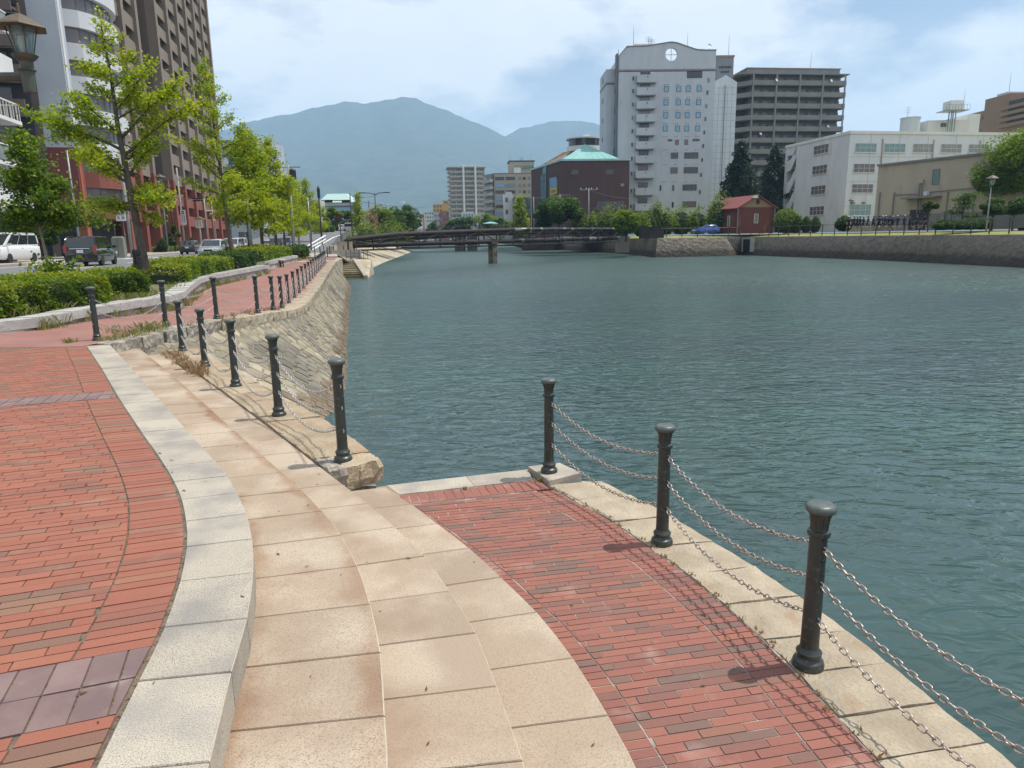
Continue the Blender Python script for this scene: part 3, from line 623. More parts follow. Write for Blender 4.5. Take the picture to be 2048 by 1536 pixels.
mb = MB(); n_ = len(P2)
for i in range(n_-1): mb.quad((*P2[i], 1.44), (400+i*40, P2[i][1], 1.9), (440+i*40, P2[i+1][1], 1.9), (*P2[i+1], 1.44))
struct('school_ground', mb, m_lawn)
def bankwall(name, FT, TP, zt, m, mw, split=.7, label=None, seg=1.2, zb=-2.2):
    mb = MB()
    for i in range(len(FT)-1):
        a, b, c_, d_ = FT[i], FT[i+1], TP[i+1], TP[i]
        mb.quad((*a, zb), (*b, zb), (*c_, zt), (*d_, zt), 0)
    o = struct(name, mb, [m]); return o
m_far = bpy.data.materials.new('far_quay_face'); m_far.use_nodes = True
t = m_far.node_tree; p = t.nodes['Principled BSDF']; n = t.nodes.new; k = t.links.new
g_ = n('ShaderNodeNewGeometry'); sx = n('ShaderNodeSeparateXYZ'); k(g_.outputs['Position'], sx.inputs[0])
q_ = n('ShaderNodeTexNoise'); q_.inputs['Scale'].default_value = 1.1; q_.inputs['Detail'].default_value = 8; q_.inputs['Roughness'].default_value = .75; k(g_.outputs['Position'], q_.inputs[0])
ad = n('ShaderNodeMath'); ad.operation = 'ADD'; k(sx.outputs[2], ad.inputs[0]); k(q_.outputs[0], ad.inputs[1])
cr = n('ShaderNodeValToRGB'); e = cr.color_ramp.elements; e[0].position = 0; e[0].color = (.035, .03, .022, 1); e[1].position = 1; e[1].color = (.21, .19, .155, 1)
for ps, cl in ((.32, (.06, .05, .04)), (.42, (.14, .115, .09)), (.7, (.185, .155, .125))):
    el = e.new(ps); el.color = (*cl, 1)
mr_ = n('ShaderNodeMapRange'); mr_.inputs[1].default_value = -1.6; mr_.inputs[2].default_value = 1.8; k(ad.outputs[0], mr_.inputs[0]); k(mr_.outputs[0], cr.inputs[0])
vo = n('ShaderNodeTexVoronoi'); vo.inputs['Scale'].default_value = 2.2; k(g_.outputs['Position'], vo.inputs[0]); bw = n('ShaderNodeMix'); bw.data_type = 'RGBA'; bw.blend_type = 'MULTIPLY'; bw.inputs[0].default_value = .55; k(cr.outputs[0], bw.inputs[6])
hs = n('ShaderNodeMapRange'); hs.inputs[3].default_value = .55; hs.inputs[4].default_value = 1.5; k(vo.outputs['Color'], hs.inputs[0]); k(hs.outputs[0], bw.inputs[7]); k(bw.outputs[2], p.inputs['Base Color']); p.inputs['Roughness'].default_value = .9
b_ = n('ShaderNodeBump'); b_.inputs['Strength'].default_value = 1; b_.inputs['Distance'].default_value = .10; k(vo.outputs['Distance'], b_.inputs['Height']); k(b_.outputs[0], p.inputs['Normal'])
rw = bankwall('far_quay_wall', RF, RT, 1.1, m_far, None)
rest = MB()
for i in range(1, 9):      # coarse stones on the far bank, standing proud of the face
    A0, A1, B0, B1 = [Vector((*q, 0)) for q in (RF[i], RF[i+1], RT[i], RT[i+1])]; L = (A1-A0).length; nn_ = int(L/.75)
    dirn = (B0-A0); dirn = dirn.normalized()
    for a in range(nn_):
        for r_ in range(5):
            u0, u1 = (a+.06+.5*(r_ % 2))/nn_, (a+.94+.5*(r_ % 2))/nn_; v0, v1 = .13+r_*.17, .13+r_*.17+.15
            if u1 > 1: continue
            j_ = random.uniform(.008, .03); P_ = []
            for u_, v_, k_ in ((u0, v0, 0), (u1, v0, 0), (u1, v1, 0), (u0, v1, 0), (u0, v0, 1), (u1, v0, 1), (u1, v1, 1), (u0, v1, 1)):
                b0 = A0.lerp(A1, u_).lerp(B0.lerp(B1, u_), v_); P_.append((b0.x-dirn.x*j_*k_, b0.y-dirn.y*j_*k_, -2.2+3.3*v_+.04*k_))
            rest.add(P_, [(4, 5, 6, 7), (0, 1, 5, 4), (1, 2, 6, 5), (2, 3, 7, 6), (3, 0, 4, 7)], r=random.random()*.99)
# square drain mouth in the far wall
dm = at(1497, 492, -.6); drain = empty('drain_mouth', (dm[0]+.2, dm[1], -1.0), 0, 'dark square drain mouth in the far quay wall below the red hut', 'drain')
A0, B0 = Vector((*RF[4], 0)), Vector((*RF[5], 0)); dd = (B0-A0).normalized(); ang_ = math.atan2(dd.y, dd.x); pp = A0.lerp(B0, .93)
drain.location = (pp.x+.35, pp.y, -1.1); drain.rotation_euler = (0, 0, ang_)
MB().box((0, .1, .9), (2.2, .5, 1.9)).obj('opening', m_black, drain); f_ = MB()
for cx_, cz_, a_, b_2 in ((0, 1.95, 2.7, .25), (-1.25, .9, .25, 2.1), (1.25, .9, .25, 2.1)): f_.box((cx_, .12, cz_), (a_, .7, b_2))
f_.obj('surround', m_conc, drain)
# left banks beyond the promenade: stair flank, light wall, bridge abutment
m_lw = mat('pale_bank_stone', (.46, .40, .29), .9, col2=(.34, .30, .22), scale=1.5, stain=((.22, .17, .12), .9, .5, .72), bump=.6, bscale=6)
def bk(name, foot_, top_, zt, m, zb=-2.0):
    mb = MB()
    for i in range(len(foot_)-1): mb.quad((*foot_[i], zb), (*foot_[i+1], zb), (*top_[i+1], zt), (*top_[i], zt))
    return mb
LW_F = [at(728, 549, -1.8), at(742, 541, -1.8), at(768, 528, -1.8), at(800, 515, -1.8), at(829, 503, -1.8)]
LW_T = [(-18.8, 77.5), (-20.5, 84), (-23.6, 103), (-27.4, 136), (-33.5, 205)]
struct('left_bank_wall', bk('', [(-13.6, 70)]+LW_F[0:], [(-15.9, 66)]+LW_T, .2, m_lw), m_lw)
mb = MB(); mb.add([(-15.5, 64, .12)]+[(a, b, .2) for a, b in LW_T]+[(-50, 215, .4), (-26, 80, .15), (-20, 62, .12)], [tuple(range(9))[::-1]]); struct('left_bank_ground', mb, m_pave)
# ------------------------------------------------------------------ water
m_water = bpy.data.materials.new('canal_water'); m_water.use_nodes = True
t = m_water.node_tree; p = t.nodes['Principled BSDF']; n = t.nodes.new; k = t.links.new
p.inputs['Base Color'].default_value = (.018, .050, .046, 1); p.inputs['Roughness'].default_value = .12; p.inputs['IOR'].default_value = 1.33; p.inputs['Specular IOR Level'].default_value = .5
c = n('ShaderNodeTexCoord'); mp1 = n('ShaderNodeMapping'); mp1.inputs['Scale'].default_value = (1.0, 2.0, 1); mp1.inputs['Rotation'].default_value = (0, 0, -.28); k(c.outputs['Object'], mp1.inputs[0])
w1 = n('ShaderNodeTexNoise'); w1.inputs['Scale'].default_value = 2.1; w1.inputs['Detail'].default_value = 2.6; w1.inputs['Roughness'].default_value = .5; w1.inputs['Distortion'].default_value = .9; k(mp1.outputs[0], w1.inputs[0])
mp2 = n('ShaderNodeMapping'); mp2.inputs['Scale'].default_value = (.8, 1.7, 1); mp2.inputs['Rotation'].default_value = (0, 0, .35); k(c.outputs['Object'], mp2.inputs[0])
w2 = n('ShaderNodeTexNoise'); w2.inputs['Scale'].default_value = .5; w2.inputs['Detail'].default_value = 3; k(mp2.outputs[0], w2.inputs[0])
a1 = n('ShaderNodeMath'); a1.operation = 'MULTIPLY_ADD'; a1.inputs[1].default_value = .9; k(w2.outputs[0], a1.inputs[0]); k(w1.outputs[0], a1.inputs[2])
bp_ = n('ShaderNodeBump'); bp_.inputs['Distance'].default_value = .42; shp = n('ShaderNodeSeparateXYZ'); k(c.outputs['Object'], shp.inputs[0]); shm = n('ShaderNodeMapRange'); shm.inputs[1].default_value = 3; shm.inputs[2].default_value = 70; shm.inputs[3].default_value = .14; shm.inputs[4].default_value = .85; k(shp.outputs[1], shm.inputs[0]); k(shm.outputs[0], bp_.inputs['Strength']); k(a1.outputs[0], bp_.inputs['Height']); k(bp_.outputs[0], p.inputs['Normal']); rom = n('ShaderNodeMapRange'); rom.inputs[1].default_value = 8; rom.inputs[2].default_value = 90; rom.inputs[3].default_value = .11; rom.inputs[4].default_value = .38; k(shp.outputs[1], rom.inputs[0]); k(rom.outputs[0], p.inputs['Roughness'])
w3 = n('ShaderNodeTexNoise'); w3.inputs['Scale'].default_value = .09; w3.inputs['Detail'].default_value = 4; k(mp2.outputs[0], w3.inputs[0]); g = n('ShaderNodeMapRange'); g.inputs[1].default_value = .4; g.inputs[2].default_value = .65; k(w3.outputs[0], g.inputs[0])
x = n('ShaderNodeMix'); x.data_type = 'RGBA'; x.inputs[6].default_value = (.036, .068, .066, 1); x.inputs[7].default_value = (.036, .082, .069, 1); k(g.outputs[0], x.inputs[0]); k(x.outputs[2], p.inputs['Base Color'])
mb = MB(); mb.quad((-110, -60, -1.8), (110, -60, -1.8), (110, 470, -1.8), (-110, 470, -1.8)); struct('water', mb, m_water)
# ------------------------------------------------------------------ chain posts
PH = .85
def make_post():
    root = bpy.data.objects.new('chain_post', None); COL.objects.link(root); root.empty_display_size = .2
    autosmooth(MB().lathe([(.074, -.01), (.076, .012), (.070, .030), (.058, .040), (.054, .052), (.060, .062), (.061, .076), (.050, .088), (.045, .10)], 28).obj('base', m_post, root), .5)
    sh = MB().lathe([(.045, .10), (.0435, .14), (.0415, .64), (.0415, .685)], 28); autosmooth(sh.obj('shaft', m_post, root), .7)
    autosmooth(MB().lathe([(.0415, .684), (.051, .688), (.053, .70), (.050, .712), (.043, .717)], 28).obj('collar', m_post, root), .7)
    autosmooth(MB().lathe([(.043, .716), (.041, .722), (.0425, .75), (.047, .78), (.056, .803), (.060, .808)], 32, flute=.09).obj('capital', m_post, root), .9)
    autosmooth(MB().lathe([(.060, .806), (.068, .812), (.0705, .824), (.067, .838), (.052, .848), (.040, .846), (.026, .851), (.004, .8535)], 28).obj('cap', m_cap, root), .9)
    for z in (.63, .45, .26):
        for s_ in (1, -1):
            o = MB().tube([(s_*.038, 0, z+.012), (s_*.058, 0, z+.012), (s_*.064, 0, z), (s_*.058, 0, z-.012), (s_*.038, 0, z-.012)], .0042, 6).obj('eye_bolt', m_chain, root)
    for z in (.675, .57, .50, .33): MB().box((.0425, 0, z), (.01, .012, .012)).obj('stud', m_post, root)
    return root
post0 = make_post(); post0['category'] = 'bollard'; post_used = False
def post(x, y, z, rz, label, group, lean=(0, 0)):
    global post_used
    o = post0 if not post_used else copy_tree(post0); post_used = True
    o.location = (x, y, z); o.rotation_euler = (lean[0], lean[1], rz); o['label'] = label; o['group'] = group; return o
# chain link meshes
def link_mesh(n1=12, n2=5, L=.050, Wd=.030, r=.0037):
    mb = MB(); path = []; hw = Wd/2-r; hl = L/2-Wd/2
    for i in range(n1):
        a = 2*math.pi*i/n1; x_ = hw*math.cos(a); y_ = hw*math.sin(a); path.append(Vector((x_+(hl if x_ > 1e-6 else -hl if x_ < -1e-6 else 0), y_, 0)))
    V = []; 
    for i in range(n1):
        d_ = (path[(i+1) % n1]-path[i-1]).normalized(); s_ = Vector((d_.y, -d_.x, 0))
        for k_ in range(n2):
            a = 2*math.pi*k_/n2; V.append(path[i]+s_*math.cos(a)*r+Vector((0, 0, math.sin(a)*r)))
    Fc = [(i*n2+k_, ((i+1) % n1)*n2+k_, ((i+1) % n1)*n2+(k_+1) % n2, i*n2+(k_+1) % n2) for i in range(n1) for k_ in range(n2)]
    return V, Fc
LV, LF = link_mesh(); LV2, LF2 = link_mesh(8, 4)
lme = MB().add(LV, LF).mesh('link', m_chain, smooth=True)
def cat_points(a, b, sag, pitch):
    a, b = Vector(a), Vector(b); n_ = 200; P = []
    for i in range(n_+1):
        u = i/n_; q = a.lerp(b, u); q.z -= sag*4*u*(1-u); P.append(q)
    D_ = [0.]
    for p_, q in zip(P[:-1], P[1:]): D_.append(D_[-1]+(q-p_).length)
    m_ = max(2, int(D_[-1]/pitch)); res = []
    for i in range(m_):
        s_ = (i+.5)*D_[-1]/m_; j = int(np.searchsorted(D_, s_)); j = min(max(j, 1), n_)
        res.append((P[j], (P[j]-P[j-1]).normalized()))
    return res
def link_frame(d_, odd, base=Vector((0, 0, 1))):
    s_ = d_.cross(base).normalized(); u = s_.cross(d_); a = (math.pi/4 if odd else -math.pi/4)+random.uniform(-.2, .2)
    y_ = s_*math.cos(a)+u*math.sin(a); z_ = d_.cross(y_); return Matrix((d_, y_, z_)).transposed()
def chain(a, b, sag, label, group, mode):
    """mode 2: every link an object; 1: links joined; 0: far chain"""
    P = cat_points(a, b, sag, .0385 if mode else .05); ox = Vector(a)
    if mode == 2:
        root = empty('chain', a, 0, label, 'chain', group)
        for i, (p_, d_) in enumerate(P):
            o = ob('link', lme, root); R_ = link_frame(d_, i % 2).to_4x4(); R_.translation = p_-ox; o.matrix_basis = R_
        return root
    mb = MB(); V_, F_ = (LV2, LF2) if mode == 1 else (LV2, LF2)
    if mode == 1:
        for i, (p_, d_) in enumerate(P):
            R_ = link_frame(d_, i % 2); mb.add([R_@v_+p_-ox for v_ in V_], F_)
    else:
        mb.tube([p_-ox for p_, d_ in P[::3]]+[Vector(b)-ox], [.011 if i % 2 else .016 for i in range(len(P[::3])+1)], 5)
    o = mb.obj('chain', m_chain2, loc=a, smooth=True); tag(o, label, 'chain', group); return o
CH = ((.63, 'top'), (.45, 'middle'), (.26, 'bottom'))
def run(posts, sag, mode, where, names, postlabel, group_p, group_c):
    ch = []
    for i, p_ in enumerate(posts):
        q = posts[min(i+1, len(posts)-1)]; r_ = posts[max(i-1, 0)]; rz = math.atan2(q[1]-r_[1], q[0]-r_[0])
        post(*p_, rz+(math.pi if math.sin(rz) > 0 else 0), postlabel(i), group_p, (random.uniform(-.006, .006), random.uniform(-.006, .006)))
    for i in range(len(posts)-1):
        a, b = Vector(posts[i]), Vector(posts[i+1]); d_ = (b-a); d_.z = 0; d_.normalize(); md = mode(i)
        for z, nm in CH:
            za = a+Vector((0, 0, z))+d_*.062; zb = b+Vector((0, 0, z))-d_*.062
            chain(tuple(za), tuple(zb), sag*random.uniform(.93, 1.05)*(b-a).length/1.6, f'{nm} steel chain between {names(i)}', group_c, md)
B1 = (1.45, 3.12); B2 = (1.03, 4.56); B3 = (.32, 5.97); B0 = (1.80, 1.66)
PB = [(*B3, -.549), (*B2, -.597), (*B1, -.597), (*B0, -.597)]
bn = ['the corner plinth post', 'the middle kerb post', 'the nearest kerb post', 'a post beyond the lower right edge']
pb = ['dark green cast iron post on the white corner plinth of the brick platform', 'dark green post on the kerb, middle of the three along the brick platform', 'tallest looking dark green post on the kerb, nearest at lower right', 'dark green post on the kerb beyond the lower right edge']
run(PB, .115, lambda i: 2, '', lambda i: f'{bn[i]} and {bn[i+1]}', lambda i: pb[i], 'posts along the brick platform kerb', 'chains along the brick platform kerb')
PM = [at(x_, y_, -.27) for x_, y_ in [(684.8, 921), (556.3, 831), (470, 773), (408.7, 733), (363.3, 702)]]
PM = [(x_, y_+.03, -.275) for x_, y_ in PM]
mnth = ['nearest', 'second nearest', 'middle', 'second farthest', 'farthest']
run(PM, .155, lambda i: 1, '', lambda i: f'the {mnth[i]} and {mnth[i+1]} posts on the ochre coping', lambda i: f'{mnth[i]} dark green post of the five on the ochre stone coping beside the steps', 'posts on the coping beside the steps', 'chains on the coping beside the steps')
PU = [(-6.50, 10.95), (-6.40, 12.75), (-6.02, 14.25), (-5.75, 15.9), (-5.95, 17.7), (-6.25, 19.3)]
PU = []
for i, (bx, by) in enumerate([(195, 680), (331.9, 653), (434, 638), (515.6, 626.5), (546.8, 621), (564, 616.5), (577, 606)]):
    PU.append(gp(bx, by))
Uend = (-12.9, 49.6); u7 = PU[-1]; L = math.hypot(Uend[0]-u7[0], Uend[1]-u7[1]); nU = int(L/2.0)
for i in range(1, nU+1): PU.append((u7[0]+(Uend[0]-u7[0])*i/nU, u7[1]+(Uend[1]-u7[1])*i/nU))
PU = [(x_, y_, zp(y_)) for x_, y_ in PU]
run(PU, .17, lambda i: 1 if i < 8 else 0, '', lambda i: f'{ORD[i+1]} and {ORD[i+2]} posts of the long promenade fence', lambda i: f'{ORD[i+1]} dark green post from the near end of the long promenade fence', 'posts along the promenade edge', 'chains along the promenade edge')
# ------------------------------------------------------------------ foliage helpers
def leaves(name, pts, size, m, parent, asp=.8, up=.35, rnd=None, loc=(0, 0, 0), kind=None, tri=False):
    pts = np.asarray(pts, float); n_ = len(pts); g = np.random.default_rng(n_+int(abs(pts[0, 0])*100) if n_ else 0)
    nrm = g.normal(size=(n_, 3)); nrm[:, 2] = np.abs(nrm[:, 2])+up; nrm /= np.linalg.norm(nrm, axis=1)[:, None]
    a = g.normal(size=(n_, 3)); a -= nrm*(a*nrm).sum(1)[:, None]; a /= np.linalg.norm(a, axis=1)[:, None]; b = np.cross(nrm, a)
    sz = size*g.uniform(.6, 1.35, n_)[:, None]; A = a*sz*.5; B = b*sz*.5*asp
    if tri:
        V = np.stack([pts-A, pts+A*.6+B, pts+A*.6-B], 1).reshape(-1, 3); k_ = 3
    else:
        V = np.stack([pts-A-B*.35, pts+A*.9-B, pts+A*1.1+B*.9, pts-A*.1+B], 1).reshape(-1, 3); k_ = 4
    me = bpy.data.meshes.new(name); me.vertices.add(n_*k_); me.loops.add(n_*k_); me.polygons.add(n_)
    me.vertices.foreach_set('co', V.ravel()); me.loops.foreach_set('vertex_index', np.arange(n_*k_, dtype=np.int32)); me.polygons.foreach_set('loop_start', np.arange(0, n_*k_, k_, dtype=np.int32))
    try: me.polygons.foreach_set('loop_total', np.full(n_, k_, dtype=np.int32))
    except Exception: pass
    r_ = g.random(n_) if rnd is None else np.clip(rnd+g.normal(0, .16, n_), 0, 1)
    at_ = me.attributes.new('rnd', 'FLOAT', 'FACE'); at_.data.foreach_set('value', r_.astype(np.float32))
    me.materials.append(m); me.update(calc_edges=True); me.validate()
    o = link(bpy.data.objects.new(name, me), parent); o.location = loc
    if kind: o['kind'] = kind
    return o
def bent(p0, p1, n_=7, wob=.08, droop=0, seed=0):
    rr = random.Random(seed); p0, p1 = Vector(p0), Vector(p1); L = (p1-p0).length; P = []; off = Vector((0, 0, 0))
    for i in range(n_+1):
        u = i/n_; 
        if 0 < i: off += Vector((rr.uniform(-1, 1), rr.uniform(-1, 1), rr.uniform(-.5, .5)))*wob*L/n_
        q = p0.lerp(p1, u)+off; q.z -= droop*L*u*u; P.append(q)
    return P
def along(P, n_, spread, g, lo=.12, hi=1., grow=0.):
    P = np.array([tuple(p_) for p_ in P]); L = len(P)-1; t_ = g.uniform(lo, hi, n_)*L; i = np.minimum(t_.astype(int), L-1); f_ = (t_-i)[:, None]
    q = P[i]*(1-f_)+P[i+1]*f_; sp = spread*(1+grow*(t_/L))[:, None]; return q+g.normal(size=(n_, 3))*sp*np.array([1, 1, .75])
def ginkgo(name, base, H, label, seed, branches=None, n_leaf=7000, leaf=.085, m=None, trunk_r=.13, lean=(0, 0), crown0=.3, width=2.2, bark=None, shade=.0, group='ginkgo trees along the street', spread=.13):
    g = np.random.default_rng(seed); rr = random.Random(seed); root = empty(name, base, 0, label, 'tree', group)
    TP = bent((0, 0, -.3), (lean[0], lean[1], H), 12, .05, 0, seed); nT = len(TP)
    mb = MB(); mb.tube(TP, [trunk_r*(1-.88*(i/(nT-1))**.9) for i in range(nT)], 9)
    tp = lambda u: TP[min(int(u*(nT-1)), nT-2)].lerp(TP[min(int(u*(nT-1)), nT-2)+1], u*(nT-1)-min(int(u*(nT-1)), nT-2))
    if branches is None:
        branches = []; nb = int(16+H*1.3)
        for i in range(nb):
            u = crown0+(.97-crown0)*(i/nb)**.95; ln = width*(1-((u-crown0)/(1-crown0))**1.25*.83)*rr.uniform(.6, 1.1); branches.append((u, i*2.4+rr.uniform(-.5, .5), ln, rr.uniform(.25, .8)))
    segs = []; tot = 0
    br = MB()
    for j, (u, az, ln, el) in enumerate(branches):
        a = tp(u); d_ = Vector((math.cos(az)*math.cos(el), math.sin(az)*math.cos(el), math.sin(el))); P = bent(a, a+d_*ln, 6, .13, .05, seed*50+j); r0 = trunk_r*(.32 if u < .6 else .2)*min(1, .4+ln/3)
        br.tube(P, [r0*(1-.8*i/6) for i in range(7)], 5); segs.append((P, ln, .18))
        for k_ in range(int(2+ln*1.3)):
            uu = rr.uniform(.25, .95); b_2 = P[min(int(uu*6), 6)]; az2 = az+rr.uniform(-1.2, 1.2); el2 = el*.5+rr.uniform(-.5, .7); l2 = ln*rr.uniform(.2, .42)
            P2 = bent(b_2, b_2+Vector((math.cos(az2)*math.cos(el2), math.sin(az2)*math.cos(el2), math.sin(el2)))*l2, 4, .15, .1, seed*99+j*9+k_); br.tube(P2, [r0*.4*(1-.7*i/4) for i in range(5)], 4); segs.append((P2, l2*1.2, .0))
    segs.append((TP[int(nT*.78):], H*.25, .0))
    tot = sum(s_[1] for s_ in segs); pts = []; rn = []
    for P, ln, lo in segs:
        k_ = int(n_leaf*ln/tot); 
        if k_ < 3: continue
        pts.append(along(P, k_, spread, g, lo, 1.02)); rn.append(np.full(k_, np.clip(.5+rr.uniform(-.22, .22)+shade, .05, .95)))
    mb.obj('trunk', bark or m_bark, root, smooth=True); br.obj('branches', bark or m_bark, root, smooth=True)
    leaves('foliage', np.concatenate(pts), leaf, m or m_gink, root, rnd=np.concatenate(rn)); return root
def blob_points(c, r, n_, g, shell=.55):
    d_ = g.normal(size=(n_, 3)); d_ /= np.linalg.norm(d_, axis=1)[:, None]; rad = shell+(1-shell)*g.random(n_)**.5
    return np.array(c)+d_*rad[:, None]*np.array(r)
def broadtree(name, base, H, crown_r, label, seed, m=None, n_=6000, leaf=.16, crown_c=.62, nb=22, trunk_r=.2, group=None, flat=.8, cat='tree', bark=None, core=True):
    g = np.random.default_rng(seed); rr = random.Random(seed); root = empty(name, base, 0, label, cat, group); mb = MB(); cz = H*crown_c
    mb.tube(bent((0, 0, -.3), (0, 0, cz), 6, .05, 0, seed), [trunk_r*(1-.5*i/6) for i in range(7)], 8)
    pts = []; rn = []; cb = MB()
    rh = H-cz
    for i in range(nb):
        d_ = Vector(g.normal(size=3)); d_.normalize(); d_.z = max(d_.z, -.55)
        q = Vector((d_.x*crown_r*.72, d_.y*crown_r*.72, cz+d_.z*rh*flat*.82)); r_ = crown_r*rr.uniform(.26, .42)
        mb.tube(bent((0, 0, cz*rr.uniform(.55, 1)), q, 4, .12, 0, seed+i), [trunk_r*.35*(1-.7*k_/4) for k_ in range(5)], 5)
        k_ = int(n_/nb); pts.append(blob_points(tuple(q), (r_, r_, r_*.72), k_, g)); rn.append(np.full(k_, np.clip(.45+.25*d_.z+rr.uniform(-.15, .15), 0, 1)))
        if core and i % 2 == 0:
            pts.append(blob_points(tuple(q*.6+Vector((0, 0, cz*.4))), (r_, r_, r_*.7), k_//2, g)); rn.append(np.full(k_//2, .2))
    mb.obj('trunk', bark or m_bark, root, smooth=True); leaves('foliage', np.concatenate(pts), leaf, m or m_broad, root, rnd=np.concatenate(rn), up=.6); return root
def cedar(base, H, R, label, seed, n_=12000, leaf=.45):
    g = np.random.default_rng(seed); rr = random.Random(seed); root = empty('cedar_tree', base, 0, label, 'tree', 'dark cedars behind the red hut'); mb = MB()
    mb.tube([(0, 0, -.3), (0, 0, H*.5), (0, 0, H)], [.35, .2, .03], 8); pts = []; rn = []
    nb = 90
    for i in range(nb):
        u = (i/nb)**.85; z = H*(.1+.88*u); ln = R*(1-u)**.8*rr.uniform(.72, 1.12)+.25; az = i*2.4+rr.uniform(-.4, .4)
        P = bent((0, 0, z), (math.cos(az)*ln, math.sin(az)*ln, z+ln*.15), 4, .05, .38, seed+i); mb.tube(P, [.07*(1-.2*k_)*(1-u)+.01 for k_ in range(5)], 4)
        k_ = int(n_*ln/(R*nb*.5)); q = along(P, k_, .16*(1+ln*.3), g, .1, 1.05); q[:, 2] -= np.abs(g.normal(0, .22, k_)); pts.append(q); rn.append(np.full(k_, rr.uniform(.2, .75)))
    mb.obj('trunk', m_bark, root); leaves('foliage', np.concatenate(pts), leaf, m_cedar, root, asp=.35, up=.2, rnd=np.concatenate(rn)); return root
def hedge(name, path, w_, h_, z0, n_, leaf, label, m, seed, group=None, bump_=.12, cat='hedge'):
    """clipped hedge following a path: uneven core with leaf sprays over it"""
    g = np.random.default_rng(seed); root = empty(name, (path[0][0], path[0][1], z0), 0, label, cat, group); f, L, S = plin(path); o0 = Vector((path[0][0], path[0][1], 0))
    n_s = max(6, int(L/.35)); ph = g.uniform(0, 6, 6)
    def prof(s_):
        e = min(1, max(.05, min(s_, L-s_)/.45)); e = math.sqrt(1-(1-e)**2)
        k_ = 1+bump_*(math.sin(s_*1.9+ph[0])*.5+math.sin(s_*4.3+ph[1])*.3+math.sin(s_*.7+ph[2])*.5); return w_/2*(.55+.45*e)*(1+.5*(k_-1)), h_*(.35+.65*e)*k_
    mb = MB(); rings = []
    for i in range(n_s+1):
        s_ = L*i/n_s; c_ = f(s_)-o0; d_ = (f(min(L, s_+.1))-f(max(0, s_-.1))).normalized(); nn_ = Vector((-d_.y, d_.x, 0)); a, b = prof(s_); a *= .9; b *= .92
        rings.append([c_+nn_*x_*a+Vector((0, 0, z_*b)) for x_, z_ in ((-.92, 0), (-1, .3), (-.96, .7), (-.7, .97), (0, 1.03), (.7, .97), (.96, .7), (1, .3), (.92, 0))])
    V = [p_ for r_ in rings for p_ in r_]; k_ = 9; mb.add(V, [(i*k_+j, i*k_+j+1, (i+1)*k_+j+1, (i+1)*k_+j) for i in range(n_s) for j in range(k_-1)]+[tuple(range(k_)), tuple(range(n_s*k_, n_s*k_+k_))[::-1]])
    mb.obj('inner_twigs', m_core, root)
    s_ = g.uniform(-.02, L+.02, n_); an = g.uniform(0, 1, n_); pts = np.zeros((n_, 3)); rn = np.zeros(n_)
    for i in range(n_):
        si = min(max(s_[i], 0), L); c_ = f(si)-o0; d_ = (f(min(L, si+.1))-f(max(0, si-.1))).normalized(); nn_ = Vector((-d_.y, d_.x, 0)); a, b = prof(si)
        u = an[i]*4-2     # -2..-1 side, -1..1 top, 1..2 side
        if abs(u) > 1: xx = math.copysign(1, u)*(.94+.06*math.sin(si*9+u*5)); zz = .08+.85*(2-abs(u))
        else: xx = u*.95; zz = .97+.06*math.sin(si*7+u*6)-.12*abs(u)**4
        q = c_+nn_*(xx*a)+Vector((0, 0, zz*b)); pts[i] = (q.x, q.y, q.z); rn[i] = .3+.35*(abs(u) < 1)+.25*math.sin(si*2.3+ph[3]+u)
    pts += g.normal(0, leaf*.55, (n_, 3))
    leaves('foliage', pts, leaf, m, root, rnd=np.clip(rn, 0, 1), up=.5); return root
# --- street ginkgoes
def base_on(px, t_, z):      # world point on the street line t where the photo column px falls
    best = None
    for s_ in np.arange(8, 220, .1):
        x_, y_ = sw(s_, t_); X_ = np.array([x_, y_, z-H0]); dpt = X_@CF
        q = 1024+F*(X_@CR)/dpt
        if best is None or abs(q-px) < best[0]: best = (abs(q-px), s_)
    return sw(best[1], t_)
bx, by = base_on(112, -6.9, .3)
gA = []
rrA = random.Random(5)
for i in range(34):
    u = .44+.53*(i/34); gA.append((u, i*2.4+rrA.uniform(-.4, .4), (.88-.68*((u-.44)/.55)**1.4)*rrA.uniform(.6, 1.1), rrA.uniform(.1, .7)))
gA += [(.47, .25, 1.35, .2), (.52, .0, 1.2, .3), (.46, 3.0, 1.1, .1), (.62, .3, .8, .5)]
ginkgo('young_ginkgo_tree', (bx, by, .3), 3.75, 'small dark green young ginkgo in front of the white van', 11, gA, 7200, .072, m_gink2, .05, (-.28, .1), bark=m_barkp, spread=.12, shade=-.05)
bx, by = base_on(292, -6.9, .3)
gB = [(.30, 2.75, 2.0, .2), (.36, .1, 1.2, -.15), (.34, -.6, 1.3, .05), (.40, 2.9, 2.3, .55), (.45, 3.1, 3.3, .62), (.42, .3, 1.6, .9), (.50, .35, 2.9, .68), (.52, 3.0, 2.9, .45), (.56, .2, 2.6, .75), (.60, 3.3, 1.9, .35), (.63, .6, 2.0, .6), (.66, -.2, 2.2, .8), (.70, 2.8, 1.2, .5), (.74, .2, 1.2, .6), (.78, 3.4, .9, .4), (.82, .3, .9, .5), (.86, 2.7, .7, .4), (.9, .1, .5, .5), (.35, 1.6, 1.8, .3), (.48, 1.5, 2.2, .5), (.58, 4.6, 1.7, .5), (.44, 4.4, 1.8, .3), (.68, 1.4, 1.4, .5), (.76, 4.5, 1., .5), (.94, 2, .35, .6), (.31, .2, .9, -.5), (.38, -.1, 1.5, -.35), (.33, 3.4, 1.4, -.1)]
ginkgo('ginkgo_tree', (bx, by, .3), 8.35, 'large yellow green ginkgo with open crooked branches before the red building', 23, gB, 15000, .085, m_gink, .17, (-.55, .3), spread=.14)
